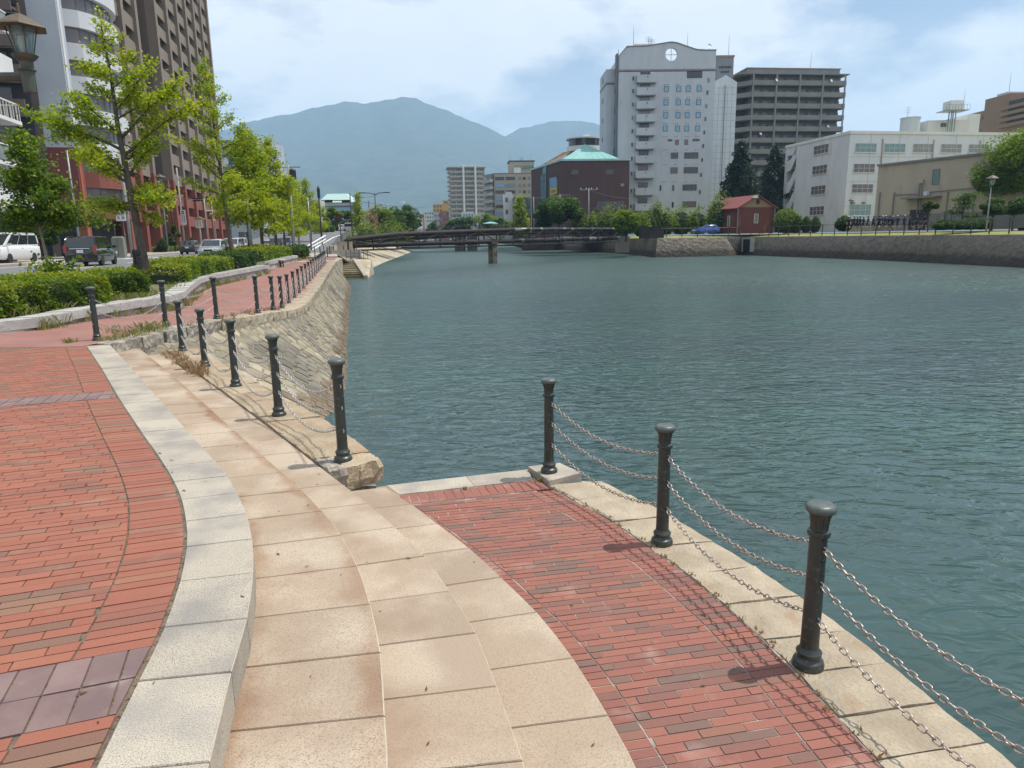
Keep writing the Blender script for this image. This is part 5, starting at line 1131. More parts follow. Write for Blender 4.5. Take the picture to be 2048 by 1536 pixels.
# left flank: step back with a dark slot
Ht.box('side_wall', -2.2, -.003, 3.2, 12, 0, zc-2.2, mb_hotel); Ht.box('dark_slot', -.45, -.004, 1.0, 2.6, 0, zs2-1, mb_grey); Ht.box('side_cap', -2.3, .002, 3.1, 12, zc-2.198, zc-1.9, mb_mauve); Ht.box('side_parapet', -2.2, -.003, 3.3, 12, zc-1.79, zs2-3.6, mb_hotel)
fy = [152, 177, 204, 231, 257, 283, 310, 339, 370, 404, 434]     # rows as they stand in the tower
def hz(y): return gz(y, 1330, D_)-zg
def hx(x): return (gx(x, D_, 20)-ha[0])
par = [(1270, 1308)]
rows = [(151, 166), (177, 191), (203.5, 218), (230, 244), (257, 271), (283, 298), (309, 326), (339.5, 356), (374, 390), (407, 421)]
for i, (yt, yb) in enumerate(rows):
    zb = hz(yb); Ht.box('balcony', hx(1270), hx(1308), -1.25, -.003, zb, zb+1.5, mb_condp if i < 0 else mb_hotel); Ht.box('balcony_soffit', hx(1272), hx(1306), -1.15, -.003, zb-.2, zb-.002, mb_grey)
    Ht.win(hx(1287.5), zb+1.51, 2.1, 1.25 if i else 1.2, 3); MB().box((hx(1290), -1.27, zb+1.1), (.18, .04, .3)).obj('drain_spout', mb_dark, Ht.root)
    Ht.win(hx(1264), zb+.6, .38, .8, 1); Ht.win(hx(1413)-(i*.12), zb+.15, .38, .8, 1)
for y_ in (178, 204.5, 230.5, 257): 
    for x_ in (1330, 1354.5, 1373, 1395): Ht.win(hx(x_), hz(y_+5.5), .98, 1.15, 1, 1, glass=g_blue, frame=mb_dark)
Ht.win(hx(1385), hz(156), 3.2, 1.3, 4, frame=mb_dark)
for y_ in (311.5, 341): Ht.win(hx(1350), hz(y_+6), 1.6, 1.3, 2); Ht.win(hx(1384), hz(y_+6), 3.1, 1.3, 4)
for y_ in (375.5, 409.5): Ht.win(hx(1383), hz(y_+6), 3.1, 1.3, 4); Ht.win(hx(1349.5), hz(y_+6), .42, 1.2, 1); Ht.win(hx(1323.5), hz(y_+6), .42, 1.2, 1)
Ht.win(hx(1354), hz(290), .8, 1.1, 1, glass=g_plum); Ht.win(hx(1373), hz(290), .8, 1.1, 1, glass=g_plum); Ht.win(hx(1340), hz(282.5), .95, .45, 1); Ht.win(hx(1392.5), hz(282.5), 1.5, .45, 1)
for i in range(8):
    Ht.winl(1.8, 5+i*4.1, 1.0, 1.1, 1, x=-.46); Ht.winl(7.5, 4+i*4.1, .5, 1.0, 1, x=-2.2)
vents = MB()
for y_ in (169, 195, 221, 247, 273, 300, 329, 364, 140.5):
    for x_ in (1326, 1330, 1334, 1350, 1354, 1372, 1376, 1392, 1397): vents.box((hx(x_), -.03, hz(y_)), (.13, .06, .13))
vents.obj('wall_vents', mb_dark, Ht.root)
mast(Ht.root, hx(1272), 5, zs2+1, 4.6, .07); mast(Ht.root, hx(1381), 5, zs, 4.8, .07); aerial(Ht.root, hx(1303), 5, zs2+1.4, 1.9); aerial(Ht.root, hx(1309), 5.5, zs2+1.4, 1.5); mast(Ht.root, hx(1237), 2, zs2-1.5, 1.6, .12)
d_ = MB().lathe([(.01, 0), (.3, .06), (.5, .2), (.48, .21), (.28, .09), (.01, .03)], 16).obj('satellite_dish', m_dish, Ht.root, (hx(1413), .5, zs+1)); d_.rotation_euler = (1.2, 0, .2); mast(Ht.root, hx(1413), .6, zs, 1, .06)
# annex with pointed top
xa, xb = gx(1424, 161, 20), gx(1468, 161, 20); An = Bld('pale_annex_tower', (xa, 161), (xb, 161), zg, 'narrow pale panelled tower with pointed top right of the white balcony tower', 'building')
ze, zq = gz(163, 1430, 161)-zg, gz(150, 1446, 161)-zg; q = An.L
mb = MB(); P = [(0, 0), (q, 0), (q, ze-.2), (q*.48, zq), (0, ze)]; mb.add([(x_, 0, z_) for x_, z_ in P]+[(x_, 9, z_) for x_, z_ in P], [(0, 1, 2, 3, 4), (9, 8, 7, 6, 5)]+[(i, 5+i, 5+(i+1) % 5, (i+1) % 5) for i in range(5)]); mb.obj('wall', mb_annex, An.root)
js = MB()
for i in range(1, 5): js.box((q*i/5, -.01, ze/2-.5), (.035, .03, ze-1))
for i in range(1, 24): js.box((q/2, -.012, ze*i/24.), (q, .026, .03))
js.obj('panel_joints', mb_grey, An.root); 
mb = MB(); mb.tube([(q*.48, -.1, 0), (q*.48, -.1, zq-2)], .07, 5); mb.obj('down_pipe', mb_grey, An.root)
xa, xb = gx(1426, 172, 20), gx(1459, 172, 20); Gt = Bld('grey_sign_tower', (xa, 172), (xb, 172), zg, 'dark grey rooftop tower with small dark lettering behind the pale pointed tower', 'building'); zq = gz(114, 1443, 172)-zg
Gt.box('wall', 0, Gt.L, 0, 8, 0, zq, mb_grey); Gt.box('roof_edge', -.15, Gt.L+.15, -.15, 8.1, zq+.002, zq+.35, mb_gable)
lt = MB()
for r_, (n_, w_) in enumerate(((7, .42), (4, .5), (3, .45))):
    for i in range(n_): lt.box((Gt.L/2+(i-(n_-1)/2)*w_, -.03, zq-2.2-r_*1.0-(r_ == 2)*.7), (w_*.7, .05, .5)); 
lt.obj('sign_letters', mb_dark, Gt.root); mast(Gt.root, Gt.L*.9, 3, zq, 5.5, .07)
# curved white building behind, left of the tower
D_ = 186; cx_ = gx(1172, D_, 20); zt = gz(272, 1172, D_); Cv = empty('rounded_building', (cx_, D_+5, 1.5), 0, 'pale rounded building peeping between the green pyramid roof and the tower', 'building')
MB().lathe([(4.6, 0), (4.6, zt-3.6)], 28).obj('wall', mb_white, Cv); MB().lathe([(4.7, zt-1.8), (4.7, zt-1.5)], 28).obj('roof_slab', mb_white, Cv); MB().lathe([(4.0, zt-3.6), (4.0, zt-1.801)], 28).obj('glazing', g_dark, Cv)
MB().box((.5, 0, zt-1), (1.6, 1.6, .9)).obj('roof_unit', mb_white, Cv); MB().lathe([(4.65, zt-5.6), (4.65, zt-4.8)], 28).obj('window_band', g_dark, Cv)
# ------------------------------------------------------------------ dark condominium
D_ = 204; a_, b_4 = (gx(1497, D_, 20), D_), (gx(1688, D_, 20), D_+3)
Dc = Bld('dark_grey_condominium', a_, b_4, zg, 'dark grey condominium with long stacked balconies behind the white school', 'building'); q = Dc.L
zt = gz(147, 1590, D_)-zg; nf = 15; fh = 3.0; Dc.box('wall', 0, q-.6, 1.8, 14, 0, zt, mb_cond); Dc.box('roof_slab', -4.3, q+.9, -.3, 15, zt+.002, zt+.3, mb_condp); Dc.box('roof_parapet', -1.2, q-1.2, 1.2, 14, zt+.302, zt+1.7, mb_grey); Dc.box('roof_edge', -1.4, q-1.0, 1.0, 14.2, zt+1.703, zt+1.95, mb_gable)
bf = MB().box((q/2, 0, .62), (q+.2, .14, 1.2)).mesh('balcony_front', mb_condp); bfl = MB().box((q/2, .95, -.05), (q+.2, 1.9, .2)).mesh('balcony_floor', mb_cond); br_ = MB().box((0, 2.3, .62), (.14, 4.6, 1.2)).mesh('balcony_front', mb_condp)
sd_l = MB(); sd_l.prism([(-.2, 0), (-4.0, 3.4), (-3.9, 3.5), (-.1, .12)], 0, 1.2)
sdm = sd_l.mesh('balcony_front', mb_condp); sdf = MB().prism([(-.1, .1), (-3.9, 3.5), (-3.9, 12), (0, 12)], -.15, .05).mesh('balcony_floor', mb_cond)
Dc.box('wall', -3.0, -.004, 5.0, 14, 0, zt, mb_cond)
for k_ in range(nf):
    z = zt-2.75-fh*k_
    if z < 0: break
    ob('balcony_front', bf, Dc.root, (0, -.2, z)); ob('balcony_floor', bfl, Dc.root, (0, -.2, z)); ob('balcony_front', br_, Dc.root, (q+.2, -.1, z)); ob('balcony_front', sdm, Dc.root, (0, -.2, z)); ob('balcony_floor', sdf, Dc.root, (0, 0, z))
    for i in range(8): window(Dc.root, q*(i+.5)/8, 1.79, z+.15, 0, 2.4, 2.0, 3, 1, mb_frame, [g_dark, g_plum, g_dark, g_dark][(i*3+k_) % 4])
for i in range(5): Dc.box('pillar', q*i/4-.22-(.3 if i == 4 else 0), q*i/4+.22-(.3 if i == 4 else 0), -.45, -.3, 0, zt+.001, mb_condp)
for k_ in range(4): d_ = MB().lathe([(.01, 0), (.28, .06), (.42, .2), (.40, .21), (.26, .09), (.01, .03)], 12).obj('satellite_dish', m_dish, Dc.root, (q*(.24 if k_ == 0 else .83 if k_ < 3 else .1), -.5, zt-1.6-(0, 0, 12, 14)[k_])); d_.rotation_euler = (1.2, 0, .3)
mast(Dc.root, q*.73, 6, zt+1.9, 5.5, .07)
# ------------------------------------------------------------------ plum brick hall with green pyramid roof
cD = 150; pc = (gx(1123, cD, 10), cD); pr = (gx(1258, 151, 10), 151.); plf = (gx(1063, 170, 10), 170.)
Ph = Bld('plum_brick_hall', pc, pr, 1.6, 'plum brick hall with pale green pyramid roof beside the white tower', 'building'); q = Ph.L; zt = gz(321, 1190, cD)-1.6
R_ = Matrix.Rotation(-Ph.rz, 3, 'Z'); loc = lambda P_: (R_@Vector((P_[0]-pc[0], P_[1]-pc[1], 0)))
lf = loc(plf); rb = Vector((q, 0, 0))+Vector((lf.x, lf.y, 0)); P4 = [(0, 0), (q, 0), (rb.x+4, rb.y), (lf.x, lf.y)]
MB().prism(P4, 0, zt).obj('wall', mb_plum, Ph.root)
def off_poly(P_, d_): 
    cx2 = sum(p_[0] for p_ in P_)/len(P_); cy2 = sum(p_[1] for p_ in P_)/len(P_); return [(p_[0]+(p_[0]-cx2)*d_, p_[1]+(p_[1]-cy2)*d_) for p_ in P_]
MB().prism(off_poly(P4, .025), zt+.002, zt+.38).obj('roof_edge', mb_trim, Ph.root)
mb = MB(); x1, x2 = gx(1124, cD+4, 17)-pc[0], gx(1243, cD+4, 17)-pc[0]; ap = (gx(1176, cD+9, 20)-pc[0], 9, gz(288, 1176, cD+9)-1.6)
mb.add([(x1, 2, zt+.4), (x2, 2, zt+.4), (x2, 16, zt+.4), (x1, 16, zt+.4), ap], [(0, 1, 4), (1, 2, 4), (2, 3, 4), (3, 0, 4), (3, 2, 1, 0)]); mb.obj('pyramid_roof', mb_cu, Ph.root)
mb = MB(); mb.add([(lf.x+1, lf.y, zt+.4), (0, 17, zt+.4), (4.5, 17, zt+3.8), (3, 18, zt+3.8), (lf.x+4, lf.y+3, zt+.4)], [(0, 1, 2, 3), (0, 3, 4)]); mb.obj('rear_roof', mb_gable, Ph.root)
seams = MB()
for i in range(1, 9):
    for (A_, B_) in (((x1, 2), (x2, 2)), ((x1, 16), (x1, 2))):
        u = i/9; p_ = Vector((A_[0]+(B_[0]-A_[0])*u, A_[1]+(B_[1]-A_[1])*u, zt+.43)); seams.tube([p_, p_.lerp(Vector(ap), .9*(1-abs(2*u-1))+.05)], .04, 4)
seams.obj('roof_seams', mb_trim, Ph.root)
def phx(x): return gx(x, cD, 10)-pc[0]
def phz(y, x=1190): return gz(y, x, cD)-1.6
Ph.win(phx(1150), phz(348), 1.5, .85, 2); Ph.win(phx(1220), phz(348), 1.5, .85, 2); Ph.win(phx(1246), phz(373), .8, .6, 1); Ph.win(phx(1222), phz(419), 5.8, 1.6, 6, 1)
Lv = Vector((lf.x, lf.y, 0)); Ld = Lv.normalized(); Ll = Lv.length; lrz = math.atan2(Ld.y, Ld.x)+math.pi
nl = Vector((Ld.y, -Ld.x, 0)); nl = nl if nl.y < 0 else -nl
def onleft(px, y):       # point on the left face seen at a photo column
    best = min(((abs(1024+F*((Vector((pc[0], pc[1], y)).x+ (Matrix.Rotation(Ph.rz, 3, 'Z')@(Ld*s_)).x)*CR[0]+(pc[1]+(Matrix.Rotation(Ph.rz, 3, 'Z')@(Ld*s_)).y)*CR[1]+(y-H0)*CR[2])/((pc[1]+(Matrix.Rotation(Ph.rz, 3, 'Z')@(Ld*s_)).y)*CF[1]+(y-H0)*CF[2])-px), s_) for s_ in np.linspace(0, Ll, 200)), key=lambda t_: t_[0])
    return best[1]
s1 = onleft(1108, 10); c_ = Ld*s1+nl*.03
pf = MB(); w_ = 4.4
o = MB().box((0, -.08, 1.5), (w_, .15, 3.0)).obj('poster_board', m_yel, Ph.root, (c_.x, c_.y, phz(386, 1108)), lrz); MB().box((0, -.19, 2.4), (w_-.1, .05, 2.1)).obj('poster_print', m_skyp, o)
l_ = MB(); 
for i in range(5): l_.box((-1.5+i*.62+.3, -.19, .62), (.42, .03, .62)); l_.box((-1.5+i*.62+.3, -.215, .8), (.2, .02, .12), mi=0)
l_.obj('poster_letters', mat('olive_letter', (.25, .22, .05), .6), o)
s2 = onleft(1088, 10); c_ = Ld*s2+nl*.03; gw = MB(); gw.box((0, -.05, 2.8), (4.2, .12, 5.6)); gw.box((.8, -.05, 6.3), (2.4, .12, 1.4)); gw.box((1.6, -.05, 7.4), (1.0, .12, .8)); gg = gw.obj('stepped_window', m_bluglass, Ph.root, (c_.x, c_.y, phz(395, 1088)), lrz)
gm = MB()
for i in range(5): gm.box((-2.1+i*1.05, -.14, 2.8), (.07, .05, 5.6))
for i in range(5): gm.box((0, -.14, .2+i*1.3), (4.2, .05, .07))
gm.obj('mullions', mb_dark, gg)
# ------------------------------------------------------------------ beige office with roof sign
D_ = 250; a_, b_5 = (gx(990, D_, 10), D_), (gx(1072, D_, 10), D_+1)
Bo = Bld('beige_office', a_, b_5, 1, 'beige office block with green lettering on its rooftop box, left of the plum hall', 'building'); q = Bo.L; zt = gz(348, 1030, D_)-1
lx = gx(972, D_+9, 10)-a_[0]; MB().prism([(0, 0), (q+6, 0), (q+6, 16), (lx, 9)], 0, zt).obj('wall', mb_beige, Bo.root); MB().prism(off_poly([(0, 0), (q+6, 0), (q+6, 16), (lx, 9)], .01), zt+.002, zt+.4).obj('roof_edge', mb_grey, Bo.root)
def bz(y): return gz(y, 1030, D_)-1
def bxx(x): return gx(x, D_, 10)-a_[0]
for r_, y_ in enumerate((357, 371, 384, 398, 413, 428)):
    Bo.win(bxx(1000.5), bz(y_+3), 3.2, 1.15, 4, glass=[g_dark, g_blue][r_ % 2]); Bo.win(bxx(1022), bz(y_+3), 3.3, 1.15, 4, glass=[g_dark, g_teal, g_dark][r_ % 3]); Bo.win(bxx(1040.5), bz(y_+3), .95, 1.1, 1, glass=g_teal); Bo.win(bxx(1049.5), bz(y_+3), .95, 1.1, 1); Bo.win(bxx(1059), bz(y_+3), .95, 1.1, 1, glass=g_teal)
    o = MB().prism([(-.3, .4), (lx+.9, 8.3), (lx-.4, 8.0), (-1.4, -.7)], 0, 1.1).obj('balcony', mb_beige, Bo.root, (0, 0, bz(y_+7)))
    MB().prism([(-.4, .35), (lx+.7, 8.0), (lx+.55, 7.8), (-.5, .15)], 1.2, 2.6).obj('balcony_glazing', g_dark, Bo.root, (0, 0, bz(y_+7)))
x0, x1 = bxx(1022), bxx(1071); zt2 = bz(321); Bo.box('roof_box', x0, x1, 3, 11, zt+.401, zt2, mb_beige); Bo.box('roof_box_edge', x0-.3, x1+.3, 2.8, 11.2, zt2+.001, zt2+.35, mb_dark)
lt = MB(); xs = bxx(1031); sg = [(0, 1.5), (1.75, .8), (3.0, 1.15), (4.4, 1.15), (5.7, 1.15)]
for i, (o_, w_) in enumerate(sg):      # five green characters, too far to read: strokes only
    cx2 = xs+o_+w_/2; lt.box((cx2, 2.93, zt2-2.0), (w_, .1, .16)); lt.box((cx2, 2.93, zt2-1.45), (w_*.9, .1, .15)); lt.box((cx2, 2.93, zt2-2.5), (w_*.95, .1, .15)); lt.box((cx2-w_*.25, 2.925, zt2-1.98), (.16, .12, 1.3)); lt.box((cx2+w_*.28, 2.925, zt2-1.98), (.16, .12, 1.3))
lt.obj('sign_letters', m_sgrn, Bo.root)
Bo.box('roof_stair', bxx(1030), bxx(1044), 2.2, 2.9, zt+.42, zt+2.4, mb_white); mast(Bo.root, bxx(1024), 5, zt2, 3.2, .07); mast(Bo.root, bxx(1066), 5, zt2, 3.2, .07); aerial(Bo.root, bxx(1047), 5, zt2, 1.7)
# small white house and glassy low block in front
D_ = 236; a_ = (gx(1008, D_, 5), D_); b_6 = (gx(1028, D_, 5), D_); Wh = Bld('white_narrow_house', a_, b_6, 1, 'small white house with sloping roofline in front of the beige office', 'building'); q = Wh.L; z1 = gz(384, 1015, D_)-1
mb = MB(); P = [(0, 0), (q, 0), (q, z1-1.6), (q*.8, z1), (q*.3, z1+.1), (0, z1-1.2)]; n_ = 6; mb.add([(x_, 0, z_) for x_, z_ in P]+[(x_, 8, z_) for x_, z_ in P], [tuple(range(n_)), tuple(range(n_, 2*n_))[::-1]]+[(i, n_+i, n_+(i+1) % n_, (i+1) % n_) for i in range(n_)]); mb.obj('wall', mb_white, Wh.root); Wh.win(q*.3, z1-3.2, .8, 1.4, 1); Wh.win(q*.3, z1-7, .8, 1.4, 1)
a_ = (gx(1026, D_-4, 5), D_-4); b_6 = (gx(1062, D_-4, 5), D_-4); Gl = Bld('glass_fronted_shop', a_, b_6, 1, 'dark glass fronted low block beside the yellow ginkgo', 'building'); q = Gl.L; z1 = gz(397, 1045, D_)-1; Gl.box('wall', 0, q, .1, 8, 0, z1, mb_dark)
for i in range(4):
    for j in range(2): Gl.win(q*(i+.5)/4, z1-2.7-j*2.9, q/4-.15, 2.5, 1, glass=m_bluglass, y=.1)
# ------------------------------------------------------------------ grey apartment tower far off
D_ = 480; a_ = (gx(902, D_, 20), D_); b_7 = (gx(971, D_, 20), D_+3); Ap = Bld('apartment_tower', a_, b_7, 1, 'grey apartment tower with two white vertical fins, farthest high building before the mountain', 'building'); q = Ap.L; zt = gz(335, 936, D_)-1
Ap.box('wall', 0, q, 2, 18, 0, zt, mb_apt); Ap.box('roof_slab', -1.8, q+.6, -.3, 18, zt+.002, zt+.6, mb_apt)
Ap.box('lift_head', q*.36, q*.72, -.6, 6, zt+.61, zt+1.7, mb_white)
for k_ in range(14):
    z = zt-3.1-2.95*k_; ob('balcony_front', MB().box((q/2, 0, .55), (q, .2, 1.15)).mesh('balcony_front', mb_beige) if k_ == 0 else bpy.data.objects['_apf'].data, Ap.root, (0, 0, z)).name = '_apf' if k_ == 0 else 'balcony_front'
    for i in range(6): window(Ap.root, q*(i+.5)/6, 1.98, z+.2, 0, 2.9, 1.9, 2, 1, mb_frame, g_dark if (i+k_) % 3 else g_plum)
    Ap.box('side_balcony', -1.5, -.01, 2.5, 9, z, z+1.1, mb_apt)
bpy.data.objects['_apf'].name = 'balcony_front'
for u in (.36, .70): Ap.box('fin', q*u, q*u+1.2, -1.2, 1.99, 0, zt+1.2, mb_white)
# orange and white small blocks between trees
def simple(px0, px1, ytop, D_, m, label, name='distant_building', rowsn=3, z0=0., cat='building', cols=3, dep=10, glass=None, roof=None):
    a_ = (gx(px0, D_, 5), D_); b_8 = (gx(px1, D_, 5), D_+.5); S_ = Bld(name, a_, b_8, z0, label, cat, 'small buildings in the distance'); zt = gz(ytop, (px0+px1)/2, D_)-z0; q = S_.L
    S_.box('wall', 0, q, 0, dep, 0, zt, m)
    if roof: S_.box('roof', -.3, q+.3, -.3, dep+.3, zt+.002, zt+.6, roof)
    for r_ in range(rowsn):
        for c2 in range(cols): S_.win(q*(c2+.5)/cols, zt-2.4-r_*3.2, q/cols*.55, 1.4, 2, glass=glass)
    return S_
mb_or = mat('orange_block', (.55, .33, .06), .8); mb_pk = bmat('pinkish_wall', (.42, .27, .22)); mb_lg = bmat('light_grey_wall', (.50, .50, .48))
simple(868, 892, 408, 560, mb_or, 'orange topped block left of the grey apartment tower', rowsn=2, cols=4); simple(888, 900, 400, 545, mb_or, 'narrow mustard block touching the grey apartment tower', rowsn=1, cols=1)
simple(868, 884, 425, 430, mb_lg, 'pale slim house below the orange topped block', cols=2); simple(881, 899, 422, 425, bmat('maroon_wall', (.25, .09, .07)), 'small maroon block in the distance left of the tower trees', cols=3)
simple(820, 850, 428, 520, mb_pk, 'pinkish low building seen over the bridge railing', cols=5, rowsn=2); simple(836, 846, 436, 420, mb_white, 'bright white shed front in the gap of the canal', rowsn=1, cols=2); simple(850, 869, 423, 640, mb_lg, 'grey office box seen down the canal', cols=4, rowsn=3)
simple(926, 948, 423, 300, mb_white, 'white flat roofed block before the apartment tower fins', cols=4, rowsn=3, glass=g_blue); simple(948, 962, 428, 310, mb_lg, 'lower pale block right of the white flat roofed one', cols=2, rowsn=2)
simple(665, 684, 441, 190, mb_white, 'white block at the end of the street under the trees', cols=3, rowsn=3); simple(690, 716, 432, 420, mb_lg, 'pale grey block behind the signal pole', cols=3, rowsn=3)
simple(560, 640, 400, 240, mb_lg, 'pale building behind the roadside ginkgoes', cols=6, rowsn=4); simple(452, 560, 395, 215, mb_white, 'white walled building low behind the roadside trees', cols=6, rowsn=3)
simple(1078, 1100, 405, 300, mb_lg, 'pale block glimpsed left of the plum hall', cols=2, rowsn=2)
# ------------------------------------------------------------------ white school
zs0 = 1.7; cA = (gx(1567, 143, 10), 143.); cB = (gx(1693, 124, 10), 124.); cC = (gx(2090, 131, 10), 131.)
Sc = Bld('school_building', cB, cC, zs0, 'white four storey school with open stair flights at its left end', 'building'); q = Sc.L; zt = gz(263, 1700, 124)-zs0
Rm = Matrix.Rotation(-Sc.rz, 3, 'Z'); A_ = Rm@Vector((cA[0]-cB[0], cA[1]-cB[1], 0))
Ld = A_.normalized(); Ll = A_.length; lrz = math.atan2(Ld.y, Ld.x)+math.pi; nl = Vector((Ld.y, -Ld.x, 0)); nl = nl if nl.y < 0 else -nl
MB().prism([(0, 0), (q, 0), (q, 14), (-Ld.x*0+A_.x*.78-nl.x*14, A_.y*.78-nl.y*14+4), (A_.x*.78, A_.y*.78)], 0, zt).obj('wall', mb_school, Sc.root)
MB().prism([(0-.1, -.15), (q, -.15), (q, 0-.005), (.0, -.005), (A_.x*1.0, A_.y*1.0-.02), (A_.x+nl.x*.15, A_.y+nl.y*.15)], zt-.35, zt+.12).obj('roof_edge', mb_white, Sc.root)
# stairwell: open frame with flights
def onface(u, o_=0.): v = Ld*(Ll*u)+nl*o_; return v
fhS = zt/4.05
for u0, u1 in ((.78, .805), (.97, 1.0)): 
    a_, b_9, c_, d_ = onface(u0), onface(u1), onface(u1, -6), onface(u0, -6); MB().prism([(p_.x, p_.y) for p_ in (a_, b_9, c_, d_)], 0, zt).obj('stair_pier', mb_school, Sc.root)
a_, b_9, c_, d_ = onface(.805), onface(.97), onface(.97, -6), onface(.805, -6); MB().prism([(p_.x, p_.y) for p_ in (a_, b_9, c_, d_)], zt-1.9, zt-.36).obj('stair_roof', mb_school, Sc.root)
a_, b_9, c_, d_ = onface(.805, -5.5), onface(.97, -5.5), onface(.97, -6), onface(.805, -6); MB().prism([(p_.x, p_.y) for p_ in (a_, b_9, c_, d_)], 0, zt-1.902).obj('stair_back_wall', mb_gym, Sc.root)
for k_ in range(4):
    z = fhS*k_+.2; mb = MB()
    for half, (ua, ub, za, zb) in enumerate(((.965, .90, 0, .25), (.90, .81, .25, fhS*.62))):
        for o_ in (0, -.25):
            pass
        pa, pb = onface(ua), onface(ub); pa2, pb2 = onface(ua, -.25), onface(ub, -.25)
        V = [(pa.x, pa.y, z+za-.9), (pb.x, pb.y, z+zb-.9), (pb.x, pb.y, z+zb+1.15), (pa.x, pa.y, z+za+1.15), (pa2.x, pa2.y, z+za-.9), (pb2.x, pb2.y, z+zb-.9), (pb2.x, pb2.y, z+zb+1.15), (pa2.x, pa2.y, z+za+1.15)]
        mb.add(V, [(0, 1, 2, 3), (7, 6, 5, 4), (3, 2, 6, 7), (0, 4, 5, 1)])
    mb.obj('stair_flight', mb_school, Sc.root)
    a_, b_9, c_, d_ = onface(.815, -.4), onface(.965, -.4), onface(.965, -5.4), onface(.815, -5.4); MB().prism([(p_.x, p_.y) for p_ in (a_, b_9, c_, d_)], z-.35, z-.1).obj('stair_landing', mb_gym, Sc.root)
def scx(x, D2=126.): return gx(x, D2, 10)-cB[0]
for i, y_ in enumerate((297, 337.5, 378, 419)):
    for j, x_ in enumerate((1726, 1784, 1841.5, 1897.5, 1953, 2008)):
        if i > 1 and j > 0: continue
        if i == 3: continue
        Sc.win((scx(x_, 124+(x_-1693)*.0175)), gz(y_+8, 1726, 124.5)-zs0, 4.1, 1.5, 4, 2, frame=mb_framew, glass=g_teal if (i == 0 and j < 2) else g_curt if i == 0 else g_plum, sill=True)
    u = .405; p_ = Ld*(Ll*u)+nl*.003; window(Sc.root, p_.x, p_.y, gz(y_+10, 1640, 132)-zs0-.1, lrz, 4.4, 1.55, 4, 2, mb_framew, g_plum, sill=True)
Sc.win(scx(1725, 124.5), gz(431, 1726, 124.5)-zs0, 4.2, 1.9, 4, 2, frame=mb_framew, glass=g_teal, sill=True)
for x_ in (1757, 1871, 1978): MB().tube([(scx(x_, 125.5), -.1, 0), (scx(x_, 125.5), -.1, zt-1.2)], .1, 6).obj('down_pipe', mb_gym, Sc.root)
gr = MB()
for z in (fhS, 2*fhS, 3*fhS): gr.box((q/2, -.01, z+.2), (q, .03, .05))
for x_ in (4, 9.5, 15, 20.6, 26): gr.box((x_, -.011, zt/2), (.05, .028, zt))
gr.obj('wall_grooves', mb_gym, Sc.root); Sc.box('plinth', -.05, q, -.06, -.002, 0, 1.7, mb_condp)
for x_ in (1708, 1731): MB().lathe([(.22, 0), (.3, .1), (.3, .22), (.1, .25)], 12).obj('wall_lamp', mb_condp, Sc.root, (scx(x_, 124.5), -.15, gz(407, 1715, 124.5)-zs0))
# ------------------------------------------------------------------ beige gymnasium
gA_, gB_ = (gx(1750, 101, 5), 101.), (gx(2075, 82, 5), 82.); Gy = Bld('gymnasium', gA_, gB_, zg-.15, 'weathered beige gymnasium wall in front of the white school', 'building'); q = Gy.L; z1 = gz(333, 1750, 101)-zg+.15
Gy.box('wall', 0, q, 0, 16, 0, z1, mb_gym); Gy.box('roof_edge', -.15, q, -.2, 16.1, z1+.002, z1+.28, mb_condp); Gy.box('base_course', -.03, q, -.05, -.002, 0, 2.0, mb_condp)
def gyx(px, z=6): 
    best = min((abs(1024+F*((gA_[0]+(gB_[0]-gA_[0])*u)*CR[0]+(gA_[1]+(gB_[1]-gA_[1])*u)*CR[1]+(z-H0)*CR[2])/((gA_[1]+(gB_[1]-gA_[1])*u)*CF[1]+(z-H0)*CF[2])-px), u) for u in np.linspace(0, 1, 400)); return best[1]*q
def gyz(y, px): u = gyx(px)/q; return gz(y, px, gA_[1]+(gB_[1]-gA_[1])*u)-zg+.15
Gy.win(gyx(1868), gyz(369, 1868), .95, 1.9, 1, 3, glass=g_teal)
xv = gyx(1841); Gy.box('canopy', xv-1.8, xv+3.0, -1.5, -.003, gyz(397, 1845), gyz(394, 1845), mb_condp); Gy.box('doorway', xv-1.2, xv+1.4, -.12, -.001, 0, 2.6, mb_dark)
acu = Gy.box('air_conditioner', gyx(1852), gyx(1860), -.6, -.05, gyz(391, 1856), gyz(383, 1856), mb_framew); 
pp_ = MB()
for x_ in (1760, 1789, 1897, 1950): pp_.tube([(gyx(x_), -.15, .1), (gyx(x_), -.15, gyz(390, x_)), (gyx(x_), -.1, gyz(389, x_)+.3)], .08, 6)
pp_.tube([(gyx(1789), -.16, gyz(390, 1789)), (gyx(1835), -.16, gyz(388, 1835))], .06, 6); pp_.tube([(gyx(1860), -.16, gyz(384, 1860)), (gyx(1952), -.16, gyz(376, 1952))], .06, 6)
pp_.tube([(gyx(1839), -.25, 2.2), (gyx(1839), -.25, gyz(360, 1840))], .09, 6); pp_.tube([(gyx(1845), -.25, 2.2), (gyx(1845), -.25, gyz(360, 1840))], .06, 6); pp_.obj('pipes', mb_condp, Gy.root)
Gy.box('vent_box', gyx(1838), gyx(1846), -.35, -.05, gyz(367, 1840), gyz(359, 1840), mb_gym); Gy.box('meter_box', gyx(1901), gyx(1908), -.3, -.01, 1, 2.4, mb_condp); Gy.box('meter_box', gyx(1888), gyx(1895), -.3, -.01, 1, 2.2, mb_grey)
